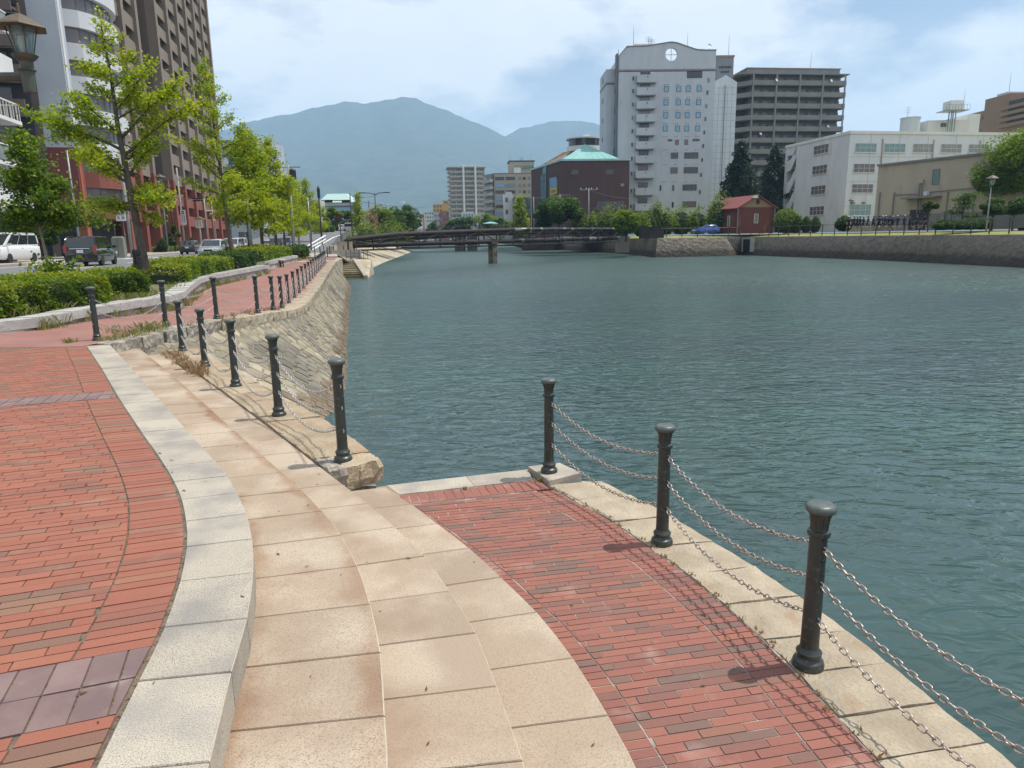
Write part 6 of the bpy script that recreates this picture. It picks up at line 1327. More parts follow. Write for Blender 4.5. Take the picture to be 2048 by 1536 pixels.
# ------------------------------------------------------------------ brown apartments beyond the school
D_ = 270; a_ = (gx(1830, D_+40, 30), D_+40.); b_a = (gx(1968, D_, 30), float(D_)); Br = Bld('brown_apartments', a_, b_a, 2, 'brown apartment slab rising behind the school roof at the right', 'building'); q = Br.L; zt = gz(219, 1965, D_)-2
Br.box('wall', 0, q, 0, 14, 0, zt, mb_apt2)
Br.box('stair_tower', q-1, q+11, -1, 12, 0, gz(198, 1995, D_)-2, mb_apt2); Br.box('stair_tower_cap', q+2, q+7, 1, 8, gz(198, 1995, D_)-1.998, gz(191, 1995, D_)-2, mb_lg)
for k_ in range(3):
    for i in range(8): Br.win(q*(i+.5)/8, zt-3.2-k_*3.2, 1.5, 1.3, 2)
for k_ in range(4): z = gz(229+k_*11.5, 2005, D_)-2; Br.box('balcony_front', q+8, q+24, -2, -1.8, z, z+1.1, mb_apt2); Br.box('balcony_recess', q+11.01, q+24, -1.2, 6, z+1.11, z+2.6, mb_dark)
Br.box('wall', q+11.01, q+26, -1, 10, 0, gz(213, 2030, D_)-2, mb_apt2)
mast(Br.root, q+5, 3, gz(191, 1995, D_)-2, 7, .1); 
# white penthouse, tank on a stand, low grey drum
D_ = 180; a_ = (gx(1850, D_, 20), D_); b_b = (gx(1952, D_, 20), D_); Pe_ = Bld('white_rooftop_house', a_, b_b, 2, 'white rooftop structure with lattice standing over the school roof', 'building'); z_ = gz(240, 1900, D_)-2; q = Pe_.L; Pe_.box('wall', 0, q*.78, 0, 8, 0, z_, mb_white); Pe_.box('wall', q*.782, q, 0, 8, 0, gz(228, 1940, D_)-2, mb_white); Pe_.win(q*.3, z_-1.6, 1.4, .9, 2)
tk = empty('water_tank', (gx(1901, 178, 25), 178, 2), 0, 'white water tank on a steel stand above the school roof', 'water tank'); zt0, zt1 = gz(222, 1901, 178)-2, gz(203, 1901, 178)-2
MB().box((0, 0, (zt0+zt1)/2), (3.2, 3.2, zt1-zt0)).obj('tank', mb_white, tk); lg_ = MB()
for sx_ in (-1, 1):
    for sy_ in (-1, 1): lg_.tube([(sx_*.5, sy_*.5, gz(262, 1901, 178)-8), (sx_*.5, sy_*.5, zt0-.1)], .14, 5)
lg_.box((0, 0, zt0-.08), (5.6, 4.2, .14))
for i in range(9): lg_.box((-2.8+i*.7, -2.1, zt0+.55), (.05, .05, 1.2))
lg_.box((0, -2.1, zt0+1.15), (5.6, .06, .06)); lg_.obj('stand', m_pole, tk); mast(tk, 2.5, 0, zt0, 5, .06)
dr = empty('grey_roof_drum', (gx(1814, 182, 20), 182, 2), 0, 'pale blue grey drum shaped roof block left of the brown apartments', 'building'); MB().lathe([(2.2, 0), (2.2, gz(237, 1814, 182)-2)], 20).obj('wall', mb_annex, dr); MB().lathe([(2.3, gz(237, 1814, 182)-1.999), (2.3, gz(236, 1814, 182)-2)], 20).obj('roof', mb_lg, dr); aerial(dr, -.8, 0, gz(237, 1814, 182)-2, 2.8)
# ------------------------------------------------------------------ red hut
hc = (gx(1511, 117, 3), 117.); Hu = empty('red_brick_hut', (hc[0], hc[1], 1.65), math.radians(14), 'small red brick hut with red metal roof before the dark cedars', 'hut')
w_, d_h, he, hr = 6.6, 9.0, gz(415, 1470, 117)-1.65, gz(391.5, 1511, 117)-1.65
MB().box((0, d_h/2, he/2), (w_, d_h, he)).obj('wall', mb_hut, Hu); mb = MB(); mb.add([(-w_/2, 0, he), (w_/2, 0, he), (0, 0, hr-.1), (-w_/2, d_h, he), (w_/2, d_h, he), (0, d_h, hr-.1)], [(0, 1, 2), (5, 4, 3), (0, 2, 5, 3), (1, 4, 5, 2)]); mb.obj('gable', mb_gable, Hu)
mb = MB(); 
for s_ in (-1, 1):
    A_ = [(s_*(w_/2+.45), -.5, he-.25), (0, -.5, hr), (0, d_h+.4, hr), (s_*(w_/2+.45), d_h+.4, he-.25)]; V = A_+[(x_, y_, z_+.14) for x_, y_, z_ in A_]; mb.add(V, [(3, 2, 1, 0), (4, 5, 6, 7), (0, 1, 5, 4), (1, 2, 6, 5), (2, 3, 7, 6), (3, 0, 4, 7)])
rf = mb.obj('roof', mb_roofred, Hu); sm_ = MB()
for i in range(14):
    for s_ in (-1, 1): y_ = -.3+i*.72; sm_.tube([(s_*(w_/2+.45), y_, he-.09), (0, y_, hr+.16)], .035, 4)
sm_.obj('roof_seams', mb_roofred, rf)
window(Hu, 0, -.02, 1.6, 0, .75, 1.5, 1, 1, mb_framew, g_curt); window(Hu, -w_/2-.004, 2.6, 1.2, -math.pi/2, .7, 1.7, 1, 1, mb_framew, g_curt); window(Hu, -w_/2-.004, 6.6, 1.2, -math.pi/2, .7, 1.7, 1, 1, mb_framew, g_curt); window(Hu, .2, -.02, he+.5, 0, .5, .8, 1, 1, mb_dark, g_dark)
MB().tube([(-w_/2-.1, -.15, 0), (-w_/2-.1, -.15, he-.2)], .06, 6).obj('down_pipe', m_pole, Hu); MB().tube([(w_/2+.05, -.15, 0), (w_/2+.05, -.15, he-.2)], .06, 6).obj('down_pipe', m_pole, Hu)
MB().box((-.6, -.35, he+1.6), (.9, .4, .35)).obj('flood_lamp', mb_framew, Hu)
# ------------------------------------------------------------------ mountains, haze
def ridge(name, prof, D_, depth, m, seed, foot0=0., amp=50):
    g = np.random.default_rng(seed); xs = np.arange(prof[0][0], prof[-1][0]+1, 9.); n_ = len(xs); R_ = 26; mb = MB(); V = []
    ph = g.uniform(0, 6, (5, 5))
    for j in range(R_+1):
        v = j/R_
        for i, x_ in enumerate(xs):
            y_ = float(np.interp(x_, [p_[0] for p_ in prof], [p_[1] for p_ in prof])); X_, Y_, Z_ = atD(x_, y_, D_); k_ = (1-v); Yd = D_-depth*(1-k_); s_ = Yd/D_
            h_ = (Z_)*(k_**1.0); rough = amp*(math.sin(x_*.021+ph[0, 0]+v*4)*.6+math.sin(x_*.047+v*7+ph[0, 1])*.4+math.sin(x_*.09+v*11+ph[0, 2])*.22+g.uniform(-.12, .12))*(math.sin(math.pi*min(1, v*1.0))**.7 if j else 0)
            edge = (g.uniform(-2, 4)+3.5*math.sin(x_*.09+ph[1, 0])+2.5*math.sin(x_*.21+ph[1, 1])) if j == 0 else 0
            V.append((X_*s_*(1+.0*v), Yd+rough*1.6, max(h_*(1-.12*math.sin(v*math.pi))+rough*.8+edge, -2)))
    n0 = n_; mb.add(V, [(j*n0+i, (j+1)*n0+i, (j+1)*n0+i+1, j*n0+i+1) for j in range(R_) for i in range(n_-1)]); return mb.obj(name, m, smooth=True, kind='structure')
m_mt = mat('forested_slope', (.022, .038, .028), .95, col2=(.052, .070, .048), scale=.012, detail=10, fac=(.4, .6), stain=(.02, .035, .02) and ((.022, .040, .022), .035, .5, .7), bump=.0)
ridge('far_mountain', [(980, 300), (1010, 272), (1040, 258), (1090, 246), (1140, 240.5), (1180, 246), (1230, 254), (1330, 262), (1500, 300), (1800, 330), (2400, 360)], 5600, 1500, m_mt, 3)
ridge('mountain', [(-500, 330), (0, 300), (300, 285), (440, 262), (500, 243), (540, 235), (590, 226), (640, 214), (690, 204), (730, 207), (760, 203), (790, 196), (812, 194), (830, 197), (850, 206), (880, 216), (910, 229), (950, 245), (1000, 267), (1040, 288), (1110, 330), (1250, 380), (1500, 420), (1900, 440)], 4700, 2200, m_mt, 5)
mb = MB(); g = np.random.default_rng(12)
for i in range(420):      # houses climbing the foot of the slope
    px = g.uniform(560, 900); py = 476-g.beta(1.3, 2.2)*95*(1-.4*abs(px-700)/250); D_ = 2300+ (476-py)*10+g.uniform(-150, 150); X_, Y_, Z_ = atD(px, py, D_); w_ = g.uniform(8, 22); mb.box((X_, Y_, Z_-4), (w_, 10, g.uniform(6, 18)), g.uniform(-.4, .4), r=float(g.random())*.99)
mb.obj('hillside_houses', mat('hillside_house_walls', (.5, .48, .45), .9, rnd=.5), rnd=True, kind='stuff')
m_h = bpy.data.materials.new('haze_air'); m_h.use_nodes = True; t = m_h.node_tree; t.nodes.clear(); o_ = t.nodes.new('ShaderNodeOutputMaterial'); v_ = t.nodes.new('ShaderNodeVolumePrincipled'); v_.inputs['Color'].default_value = (.50, .74, 1., 1); v_.inputs['Density'].default_value = .00018; v_.inputs['Anisotropy'].default_value = .0; t.links.new(v_.outputs[0], o_.inputs['Volume'])
HZ = MB(); HZ.box((0, 2900, 503), (9400, 7600, 1014)); hz_o = HZ.obj('haze', m_h, kind='stuff')
# ------------------------------------------------------------------ boat stairs in the left bank
st_root = empty('boat_stairs', (0, 0, 0), 0, 'stone stairs running down to the water beyond the end of the long chain fence', 'stairs'); m_step = mat('step_stone', (.34, .28, .19), .9, col2=(.24, .20, .14), scale=2, bump=.4); m_stepw = mat('weedy_step_stone', (.075, .065, .03), .8, col2=(.14, .12, .05), scale=3, bump=.5)
PA, PB_ = Vector((-14.55, 61.6, 0)), Vector((-17.0, 68.6, 0)); wv = Vector((1.75, .25, 0))
for i in range(9):
    u, v = i/9, (i+1)/9; z = -1.85+.165*(i+.6); a_, b_ = PA.lerp(PB_, u), PA.lerp(PB_, 1.0)
    MB().prism([(a_.x, a_.y), (a_.x+wv.x, a_.y+wv.y), (b_.x+wv.x, b_.y+wv.y), (b_.x, b_.y)], -2.3, z).obj('step', m_stepw if i < 3 else m_step, st_root)
L0 = PB_; MB().prism([(L0.x, L0.y), (L0.x+1.8, L0.y+.25), (L0.x+3.0, L0.y+1.2), (L0.x+1.7, L0.y+4.2), (L0.x-1.4, L0.y+3.6)], -2.3, -.38).obj('landing', m_tread, st_root)
for i in range(4): MB().prism([(L0.x-1.5-.3*i, L0.y+.3+i*.8), (L0.x+.9-.45*i, L0.y+1.0+i*.85), (L0.x+.6-.45*i, L0.y+4.3), (L0.x-1.8-.3*i, L0.y+3.6)], -.6, -.25+.13*i).obj('step', m_gran, st_root)
fl = MB(); a_, b_ = PA+wv, PB_+wv; c_ = (a_.x+.32, a_.y+.05); d_ = (b_.x+.32, b_.y+.05)
fl.add([(a_.x, a_.y, -2.2), (*c_, -2.2), (*d_, -2.2), (b_.x, b_.y, -2.2), (a_.x, a_.y, -1.5), (*c_, -1.5), (*d_, -.2), (b_.x, b_.y, -.2)], [(3, 2, 1, 0), (4, 5, 6, 7), (0, 1, 5, 4), (1, 2, 6, 5), (2, 3, 7, 6), (3, 0, 4, 7)]); fl.obj('flank_slab', m_gran, st_root)
mb = MB(); e_ = (-12.75, 63.6); f_ = (-13.4, 70); g_ = (-15.6, 72.4); mb.add([(*c_, -2.1), (*e_, -2.1), (*f_, -2.1), (*d_, -.3), (d_[0]+1.3, d_[1]+1.0, -.28), (*g_, -.1), (*c_, -1.55)], [(0, 1, 6), (1, 3, 6), (1, 4, 3), (1, 2, 4), (2, 5, 4)]); mb.obj('bank_facing', m_lw, st_root)
struct('stair_bank_wall', MB().prism([(-12.6, 51.8), (-13.0, 53.6), (-14.5, 61.5), (-17.1, 68.7), (-19.5, 68), (-16, 52)], -2.2, .02), m_lw)
struct('stair_back_wall', MB().prism([(-19.2, 73.0), (-15.4, 73.4), (-15.4, 73.9), (-19.4, 73.6)], -2.0, .55), m_conc)
rl = empty('steel_railing', (-16.2, 70.4, -.38), .25, 'short dark railing at the landing of the boat stairs', 'railing')
for i in range(6): MB().tube([(i*.42, 0, 0), (i*.42, 0, .95)], .025, 5).obj('post', m_dpole, rl)
for z in (.35, .65, .93): MB().tube([(0, 0, z), (2.1, 0, z)], .02, 5).obj('rail', m_dpole, rl)
# loose posts around the stair head
lab = ['left', 'second', 'third', 'fourth', 'fifth', 'sixth', 'seventh', 'eighth', 'right']
for i, (px, py, D_) in enumerate([(630, 498, 64), (641, 503, 60), (648, 489, 74), (655, 500, 63), (660, 491, 73), (668, 490, 74), (688, 489, 75), (705, 486, 80), (713, 487, 78)]):
    x_ = gx(px, D_, .2); post(x_, D_, .15, .4*i, f'{ORD[i+1]} from left of the loose dark posts around the head of the boat stairs', 'loose posts at the stair head')
# ------------------------------------------------------------------ pipe bridge
m_rust = mat('rust_black_steel', (.014, .011, .011), .75, col2=(.035, .022, .018), scale=3); m_gleam = mat('pipe_gleam_paint', (.03, .026, .026), .42, col2=(.34, .34, .35), scale=1.0, fac=(.54, .64), metal=.3)  # pale patches of the second material paint the gleam on the pipes
pbz = empty('pipe_bridge', (-17.6, 78, 0), 0, 'dark rusty pipe truss crossing the canal in front of the road bridge', 'pipe bridge'); A_, B_ = Vector((0, 0, 0)), Vector((36.2, 40.5, 0))
def pz(u): return (float(np.interp(u, [0, .12, .5, 1], [1.6, 2.1, 2.62, 2.62])), float(np.interp(u, [0, .5, 1], [.98, 1.12, 1.25])))
up = [A_.lerp(B_, i/16)+Vector((0, 0, pz(i/16)[0])) for i in range(17)]; lo = [A_.lerp(B_, i/16)+Vector((0, 0, pz(i/16)[1])) for i in range(17)]
MB().tube([up[0]+Vector((-.5, .2, -.9)), up[0]+Vector((-.3, 0, -.2))]+up[:9], .27, 10).obj('upper_pipe', m_rust, pbz, smooth=True); MB().tube(up[8:], .27, 10).obj('upper_pipe', m_gleam, pbz, smooth=True); MB().tube(lo[:9], .3, 10).obj('lower_pipe', m_rust, pbz, smooth=True); MB().tube(lo[8:], .3, 10).obj('lower_pipe', m_gleam, pbz, smooth=True)
for i in range(17):
    MB().tube([up[i]+Vector((0, -.3, .1)), lo[i]+Vector((0, -.3, -.5))], .09, 5).obj('upright', m_rust, pbz)
    if i < 16: a_, b_ = (lo[i], up[i+1]) if i % 2 else (up[i], lo[i+1]); MB().tube([a_+Vector((0, -.32, 0)), b_+Vector((0, -.32, 0))], .07, 5).obj('diagonal', m_rust, pbz)
MB().tube([p_+Vector((0, -.2, -.55)) for p_ in lo], .1, 5).obj('bottom_chord', m_rust, pbz); MB().tube([p_+Vector((0, .25, -.5)) for p_ in up], .12, 5).obj('walk_beam', m_rust, pbz)
mb = MB(); mb.box((0, 0, -.75), (.85, .85, 3.1)); mb.box((0, 0, .9), (1.15, 1.1, .3)); mb.obj('pier', mat('weedy_pier', (.05, .042, .032), .9, col2=(.16, .14, .11), scale=1.5), pbz, (15.3, 17.1, 0), .84)
MB().box((-.4, .5, .2), (1.6, 1.6, 2.4)).obj('end_block', m_lw, pbz); MB().box((36.3, 40.6, .2), (2, 2.4, 2.6)).obj('end_block', m_rock, pbz)
# ------------------------------------------------------------------ road bridge
m_girder = mat('dark_girder', (.022, .018, .019), .8, col2=(.04, .032, .03), scale=.6); rb = empty('road_bridge', (-34, 192, 0), 0, 'dark humped road bridge with a long railing behind the pipe truss', 'bridge'); RB = [(0, 2.6), (8, 3.0), (20, 3.75), (31, 4.0), (42, 3.75), (54, 3.1), (62, 2.8)]
def rbz(x_): return float(np.interp(x_, [p_[0] for p_ in RB], [p_[1] for p_ in RB]))
mb = MB()
for i in range(31):
    u, v = i*2., (i+1)*2.; mb.add([(u, 0, rbz(u)-1.7), (v, 0, rbz(v)-1.7), (v, 0, rbz(v)), (u, 0, rbz(u)), (u, 9, rbz(u)-1.7), (v, 9, rbz(v)-1.7), (v, 9, rbz(v)), (u, 9, rbz(u))], [(0, 1, 2, 3), (7, 6, 5, 4), (3, 2, 6, 7), (1, 0, 4, 5)])
mb.obj('girder', m_girder, rb)
for i in range(32): MB().box((i*2, .1, rbz(i*2)+.52), (.14, .14, 1.04)).obj('rail_post', m_girder, rb)
for dz in (.35, .7, 1.04): MB().tube([(i*2, .1, rbz(i*2)+dz) for i in range(32)], .06, 4).obj('rail', m_girder, rb)
m_pier = mat('sooty_pier', (.06, .052, .05), .9, col2=(.12, .105, .095), scale=.4)
for x_, w_ in ((20.5, 2.4), (23.8, 2.4)): MB().box((x_, 2, .15), (w_, 7, 4.6)).obj('pier', m_pier, rb)
MB().box((41.5, 1, -.2), (8.5, 9, 3.8)).obj('abutment', m_pier, rb); MB().box((-.5, 2, -.2), (7, 10, 5)).obj('abutment', m_pier, rb)
MB().box((23.5, 8.5, -.6), (40, .8, .3)).obj('lower_beam', m_girder, rb)
# ------------------------------------------------------------------ people
def skin_body(joints, bones, name, mats, pick):
    me = bpy.data.meshes.new(name); keys = list(joints); me.from_pydata([joints[k_][0] for k_ in keys], [(keys.index(a), keys.index(b)) for a, b in bones], []); o = bpy.data.objects.new(name, me); COL.objects.link(o)
    sk = o.modifiers.new('s', 'SKIN'); sb = o.modifiers.new('u', 'SUBSURF'); sb.levels = 1
    for i, k_ in enumerate(keys): me.skin_vertices[0].data[i].radius = (joints[k_][1],)*2; me.skin_vertices[0].data[i].use_root = (k_ == 'pelvis')
    dg = bpy.context.evaluated_depsgraph_get(); m2 = bpy.data.meshes.new_from_object(o.evaluated_get(dg)); bpy.data.objects.remove(o)
    m2.name = name; m2.materials.clear()
    for m_ in mats: m2.materials.append(m_)
    for f_ in m2.polygons: f_.use_smooth = True; f_.material_index = pick(f_.center)
    return m2
def person_mesh(pose, mats, pick):
    h = 1.62; J = dict(pelvis=((0, 0, .86), .13), chest=((0, .02, 1.15), .145), neck=((0, .03, 1.36), .055), head=((0, .04, 1.47), .095), top=((0, .04, 1.56), .085))
    for s_, k_ in ((-1, 'l'), (1, 'r')):
        sw_ = pose*s_; J['hip'+k_] = ((s_*.09, 0, .80), .10); J['knee'+k_] = ((s_*.10, sw_*.20+.05, .45), .06); J['ank'+k_] = ((s_*.10, sw_*.30-.10*max(0, -sw_)*2, .09+max(0, -sw_)*.25), .042); J['toe'+k_] = ((s_*.10, sw_*.30+.16, .035+max(0, -sw_)*.2), .04)
        J['sho'+k_] = ((s_*.18, .02, 1.31), .06); J['elb'+k_] = ((s_*.25, -sw_*.2, 1.06), .042); J['wri'+k_] = ((s_*.22, -sw_*.12+.2*pose, .90+.12*pose), .032); J['han'+k_] = ((s_*.20, -sw_*.10+.27*pose, .84+.2*pose), .036)
    B = [('pelvis', 'chest'), ('chest', 'neck'), ('neck', 'head'), ('head', 'top')]
    for k_ in 'lr': B += [('pelvis', 'hip'+k_), ('hip'+k_, 'knee'+k_), ('knee'+k_, 'ank'+k_), ('ank'+k_, 'toe'+k_), ('chest', 'sho'+k_), ('sho'+k_, 'elb'+k_), ('elb'+k_, 'wri'+k_), ('wri'+k_, 'han'+k_)]
    return skin_body(J, B, 'body', mats, pick)
m_skin = mat('skin', (.42, .25, .17), .6); m_navy = mat('navy_kit', (.014, .016, .03), .8); m_blk = mat('black_hair', (.012, .01, .01), .6); m_capw = mat('pale_cap', (.35, .48, .62), .7); m_shoe = mat('trainer', (.5, .5, .5), .7); m_pink = mat('pink_shirt', (.55, .2, .28), .8); m_redc = mat('red_shirt', (.35, .05, .05), .8); m_whc = mat('white_shirt', (.7, .7, .7), .8); m_limec = mat('lime_sock', (.45, .6, .1), .8)
pick1 = lambda c: 2 if c.z < .11 else 0 if c.z > 1.38 or (c.z < .52) or (abs(c.x) > .19 and c.z < 1.0) else 1
bodies = [person_mesh(p_, [m_skin, m_navy, m_shoe], pick1) for p_ in (.3, -.9, .9, .6)]
hair = MB().lathe([(.104, -.02), (.11, .03), (.10, .075), (.06, .112), (.01, .12)], 12).mesh('hair', m_blk, smooth=True); capm = MB().lathe([(.108, 0), (.11, .04), (.09, .09), (.05, .118), (.01, .125)], 12).add([(-.07, .08, .005), (.07, .08, .005), (.05, .19, -.005), (-.05, .19, -.005), (-.07, .08, .02), (.07, .08, .02), (.05, .19, .008), (-.05, .19, .008)], [(3, 2, 1, 0), (4, 5, 6, 7), (0, 1, 5, 4), (1, 2, 6, 5), (2, 3, 7, 6), (3, 0, 4, 7)]).mesh('cap', m_capw, smooth=True)
def person(loc, rz, body, hat, label, group, sc=1.):
    r_ = empty('person', loc, rz, label, 'person', group, (sc, sc, sc)); ob('body', body, r_); ob('hair', hair, r_, (0, .035, 1.50)); 
    if hat: ob('cap', capm, r_, (0, .04, 1.535))
    return r_
pr2 = random.Random(4)
pxs = [1697, 1708, 1714, 1720, 1727, 1736, 1747, 1758, 1764, 1771, 1777, 1782, 1786, 1795, 1808, 1820, 1834, 1848]
for i, px in enumerate(pxs):
    D_ = 80+pr2.uniform(-.8, 2.5); hat = pr2.random() < .6; fr_ = 'capped' if hat else 'bareheaded'
    person((gx(px, D_, 2.5), D_, 1.72), pr2.uniform(-2.2, 2.8), bodies[pr2.randrange(4)], hat, f'{ORD[i+1]} from left in the dark kitted group before the gymnasium, {fr_}', 'people in dark kit in front of the gymnasium', pr2.uniform(.95, 1.05))
def plain(shirt): return person_mesh(.2, [m_skin, shirt, m_navy], lambda c: 2 if c.z < .85 and abs(c.x) < .19 else 0 if c.z > 1.38 or abs(c.x) > .21 else 1)
for px, sh, lb in ((1087, m_pink, 'person in a pink shirt walking on the road bridge'), (1143, m_redc, 'left one of two people in red on the road bridge'), (1150, m_redc, 'right one of two people in red on the road bridge'), (1187, m_whc, 'person in a white shirt at the right end of the road bridge')):
    D_ = 194; x_ = gx(px, D_, 4.5); person((x_, D_, rbz(x_+34)+.01), 1.5, plain(sh), False, lb, 'people on the road bridge')
um = empty('parasol', (gx(981, 195, 5), 195, rbz(gx(981, 195, 5)+34)), 0, 'small teal parasol above the railing of the road bridge', 'parasol'); MB().lathe([(2.2, 1.45), (1.2, 1.8), (.02, 2.0)], 10).obj('canopy', mb_cu, um); MB().tube([(0, 0, 0), (0, 0, 1.7)], .04, 5).obj('pole', m_pole, um)
# ------------------------------------------------------------------ vehicles
def car(kind, col, loc, rz, label, rough=.25, lights=None):
    L, Wd, H = kind['L'], kind['W'], kind['H']; P = mat('car_paint', col, rough, metal=kind.get('metal', 0.), coat=.8); root = empty(kind['name'], loc, rz, label, kind['cat']); hw = Wd/2
    # lower body lofted along the length (front = +y)
    sec = kind['low']; mb = MB(); n_ = 12; V = []
    for y_, w_, zb, zt in sec:
        q = [(-w_*.90, zb), (-w_, zb+.12), (-w_*1.0, (zb+zt)/2), (-w_*.985, zt-.10), (-w_*.90, zt), (-w_*.45, zt+.02), (w_*.45, zt+.02), (w_*.90, zt), (w_*.985, zt-.10), (w_*1.0, (zb+zt)/2), (w_, zb+.12), (w_*.90, zb)]
        V += [(x_*hw, y_*L, z_) for x_, z_ in q]
    m_ = len(sec); mb.add(V, [(i*n_+j, i*n_+(j+1) % n_, (i+1)*n_+(j+1) % n_, (i+1)*n_+j) for i in range(m_-1) for j in range(n_)]+[tuple(range(n_))[::-1], tuple((m_-1)*n_+j for j in range(n_))]); autosmooth(mb.obj('body', P, root), .7)
    y0, y1, y2, y3 = [v*L for v in kind['cab']]; zb, zt = kind['belt'], H; wb, wt = hw*.93, hw*kind.get('tw', .80)     # rear base, rear top, front top, front base
    cabv = [(-wb, y0, zb), (wb, y0, zb), (wb, y3, zb), (-wb, y3, zb), (-wt, y1, zt-.05), (wt, y1, zt-.05), (wt, y2, zt-.06), (-wt, y2, zt-.06), (-wt*.85, y1+.12, zt), (wt*.85, y1+.12, zt), (wt*.85, y2-.15, zt), (-wt*.85, y2-.15, zt)]
    cb = MB().add(cabv, [(0, 1, 5, 4), (1, 2, 6, 5), (2, 3, 7, 6), (3, 0, 4, 7), (4, 5, 9, 8), (5, 6, 10, 9), (6, 7, 11, 10), (7, 4, 8, 11), (8, 9, 10, 11)]); autosmooth(cb.obj('roof', P, root), .9)
    def panel(a, b, c, d, u0, u1, v0, v1, nm, off):
        a, b, c, d = map(Vector, (a, b, c, d)); f_ = lambda u, v: a.lerp(b, u).lerp(d.lerp(c, u), v); nn_ = (b-a).cross(d-a).normalized(); q = [f_(u0, v0), f_(u1, v0), f_(u1+(0 if u1 < .99 else 0), v1), f_(u0, v1)]
        pts = [p_+nn_*off for p_ in q]+[p_-nn_*.02 for p_ in q]; MB().add(pts, [(0, 1, 2, 3), (0, 4, 5, 1), (1, 5, 6, 2), (2, 6, 7, 3), (3, 7, 4, 0)]).obj(nm, m_glass, root)
    c8 = cabv; panel(c8[0], c8[1], c8[5], c8[4], .06, .94, .10, .90, 'rear_window', .006); panel(c8[2], c8[3], c8[7], c8[6], .05, .95, .06, .93, 'windscreen', .006)
    ns = kind.get('side', 3); cuts = [(.04+.92*i/ns, .04+.92*(i+1)/ns-.012) for i in range(ns)]
    for u0, u1 in cuts: panel(c8[1], c8[2], c8[6], c8[5], u0, u1, .10, .86, 'side_window', .006); panel(c8[3], c8[0], c8[4], c8[7], 1-u1, 1-u0, .10, .86, 'side_window', .006)
    for s_ in (-1, 1):
        for yy in kind['wh']:
            w_ = bpy.data.objects.new('wheel', None); COL.objects.link(w_); w_.parent = root; w_.location = (s_*(hw-.10), yy*L, .31); w_.rotation_euler = (0, s_*math.pi/2, 0)
            ob('tyre', car.ty, w_); ob('rim', car.rm, w_)
        yf = kind['low'][-1][0]*L; yr = kind['low'][0][0]*L
        MB().box((s_*hw*.70, yf-.10, kind['hl']), (hw*.42, .28, .15)).obj('headlight', m_lampclear, root); MB().box((s_*hw*.84, yr+.09, kind['tl']), (hw*.20, .20, kind.get('tlh', .32))).obj('tail_light', m_lampred, root)
        mi = MB().box((s_*(hw+.10), y3-.35, zb+.09), (.20, .10, .14)).obj('wing_mirror', P, root)
        MB().box((s_*(hw*.99), -.02*L, kind['belt']-.16), (.03, .16, .035)).obj('door_handle', m_rim, root)
    MB().box((0, kind['low'][-1][0]*L+.005, kind['hl']-.03), (hw*.75, .05, .16)).obj('grille', m_black, root); MB().box((0, kind['low'][-1][0]*L+.01, .34), (hw*1.1, .06, .14)).obj('air_intake', m_black, root)
    MB().box((0, kind['low'][-1][0]*L+.045, .46), (.33, .02, .165)).obj('number_plate', m_white, root); MB().box((0, kind['low'][0][0]*L-.02, kind['tl']-.12), (.33, .03, .165)).obj('number_plate', m_white, root); MB().box((0, kind['low'][0][0]*L-.02, kind['tl']+.03), (hw*1.15, .04, .05)).obj('tailgate_trim', m_rim, root); MB().box((0, kind['low'][0][0]*L-.015, .36), (hw*1.6, .05, .16)).obj('rear_bumper', P, root)
    return root
tb = MB().lathe([(.2, -.1), (.30, -.1), (.315, -.06), (.315, .06), (.30, .1), (.2, .1)], 20); car.ty = tb.mesh('tyre', m_tyre, smooth=False)
rm_ = MB().lathe([(.02, .085), (.06, .09), (.07, .06), (.19, .07), (.205, .1), (.205, -.05)], 20)
for i in range(7): a = i*math.tau/7; rm_.box((math.cos(a)*.12, math.sin(a)*.12, .082), (.17, .045, .03), a)
car.rm = rm_.mesh('rim', m_rim)
MPV = dict(name='parked_car', cat='car', L=4.6, W=1.75, H=1.66, low=[(-.5, .86, .32, .86), (-.485, .96, .24, .98), (-.3, 1, .2, 1.0), (.2, 1, .2, .98), (.36, .98, .22, .92), (.47, .88, .25, .78), (.5, .72, .32, .66)], cab=(-.485, -.43, .12, .31), belt=.97, wh=(-.30, .31), hl=.70, tl=.95, tlh=.42, side=3, tw=.84)
VAN = dict(name='parked_van', cat='van', L=4.9, W=1.85, H=1.93, low=[(-.5, .9, .3, 1.0), (-.485, .97, .22, 1.1), (-.2, 1, .2, 1.12), (.25, 1, .2, 1.12), (.42, .97, .22, 1.05), (.485, .9, .24, .96), (.5, .8, .3, .9)], cab=(-.492, -.47, .16, .40), belt=1.08, wh=(-.30, .31), hl=.84, tl=1.1, side=3, tw=.86)
SED = dict(name='parked_car', cat='car', L=4.4, W=1.7, H=1.48, low=[(-.5, .85, .32, .82), (-.48, .95, .24, .92), (-.3, 1, .2, .93), (.15, 1, .2, .92), (.33, .98, .22, .86), (.46, .9, .24, .72), (.5, .74, .32, .58)], cab=(-.47, -.34, .06, .25), belt=.90, wh=(-.30, .31), hl=.64, tl=.85, side=3, tw=.78)
KEI = dict(name='parked_van', cat='van', L=3.4, W=1.48, H=1.85, low=[(-.5, .93, .3, .95), (-.48, .98, .24, 1.0), (0, 1, .2, 1.0), (.4, 1, .2, .98), (.49, .93, .24, .9), (.5, .85, .3, .8)], cab=(-.485, -.46, .32, .45), belt=.98, wh=(-.32, .33), hl=.7, tl=.9, side=3, tw=.88)
car(MPV, (.005, .005, .006), (-24.6, 42.0, .304), STREET_ROT+.06, 'black estate car driving away, seen from behind left of the large ginkgo', .12)
x_, y_ = sw(53.2, -22.3); car(VAN, (.72, .72, .72), (x_, y_, .42), STREET_ROT+math.pi-.08, 'white van with black grille at the left edge', .2)
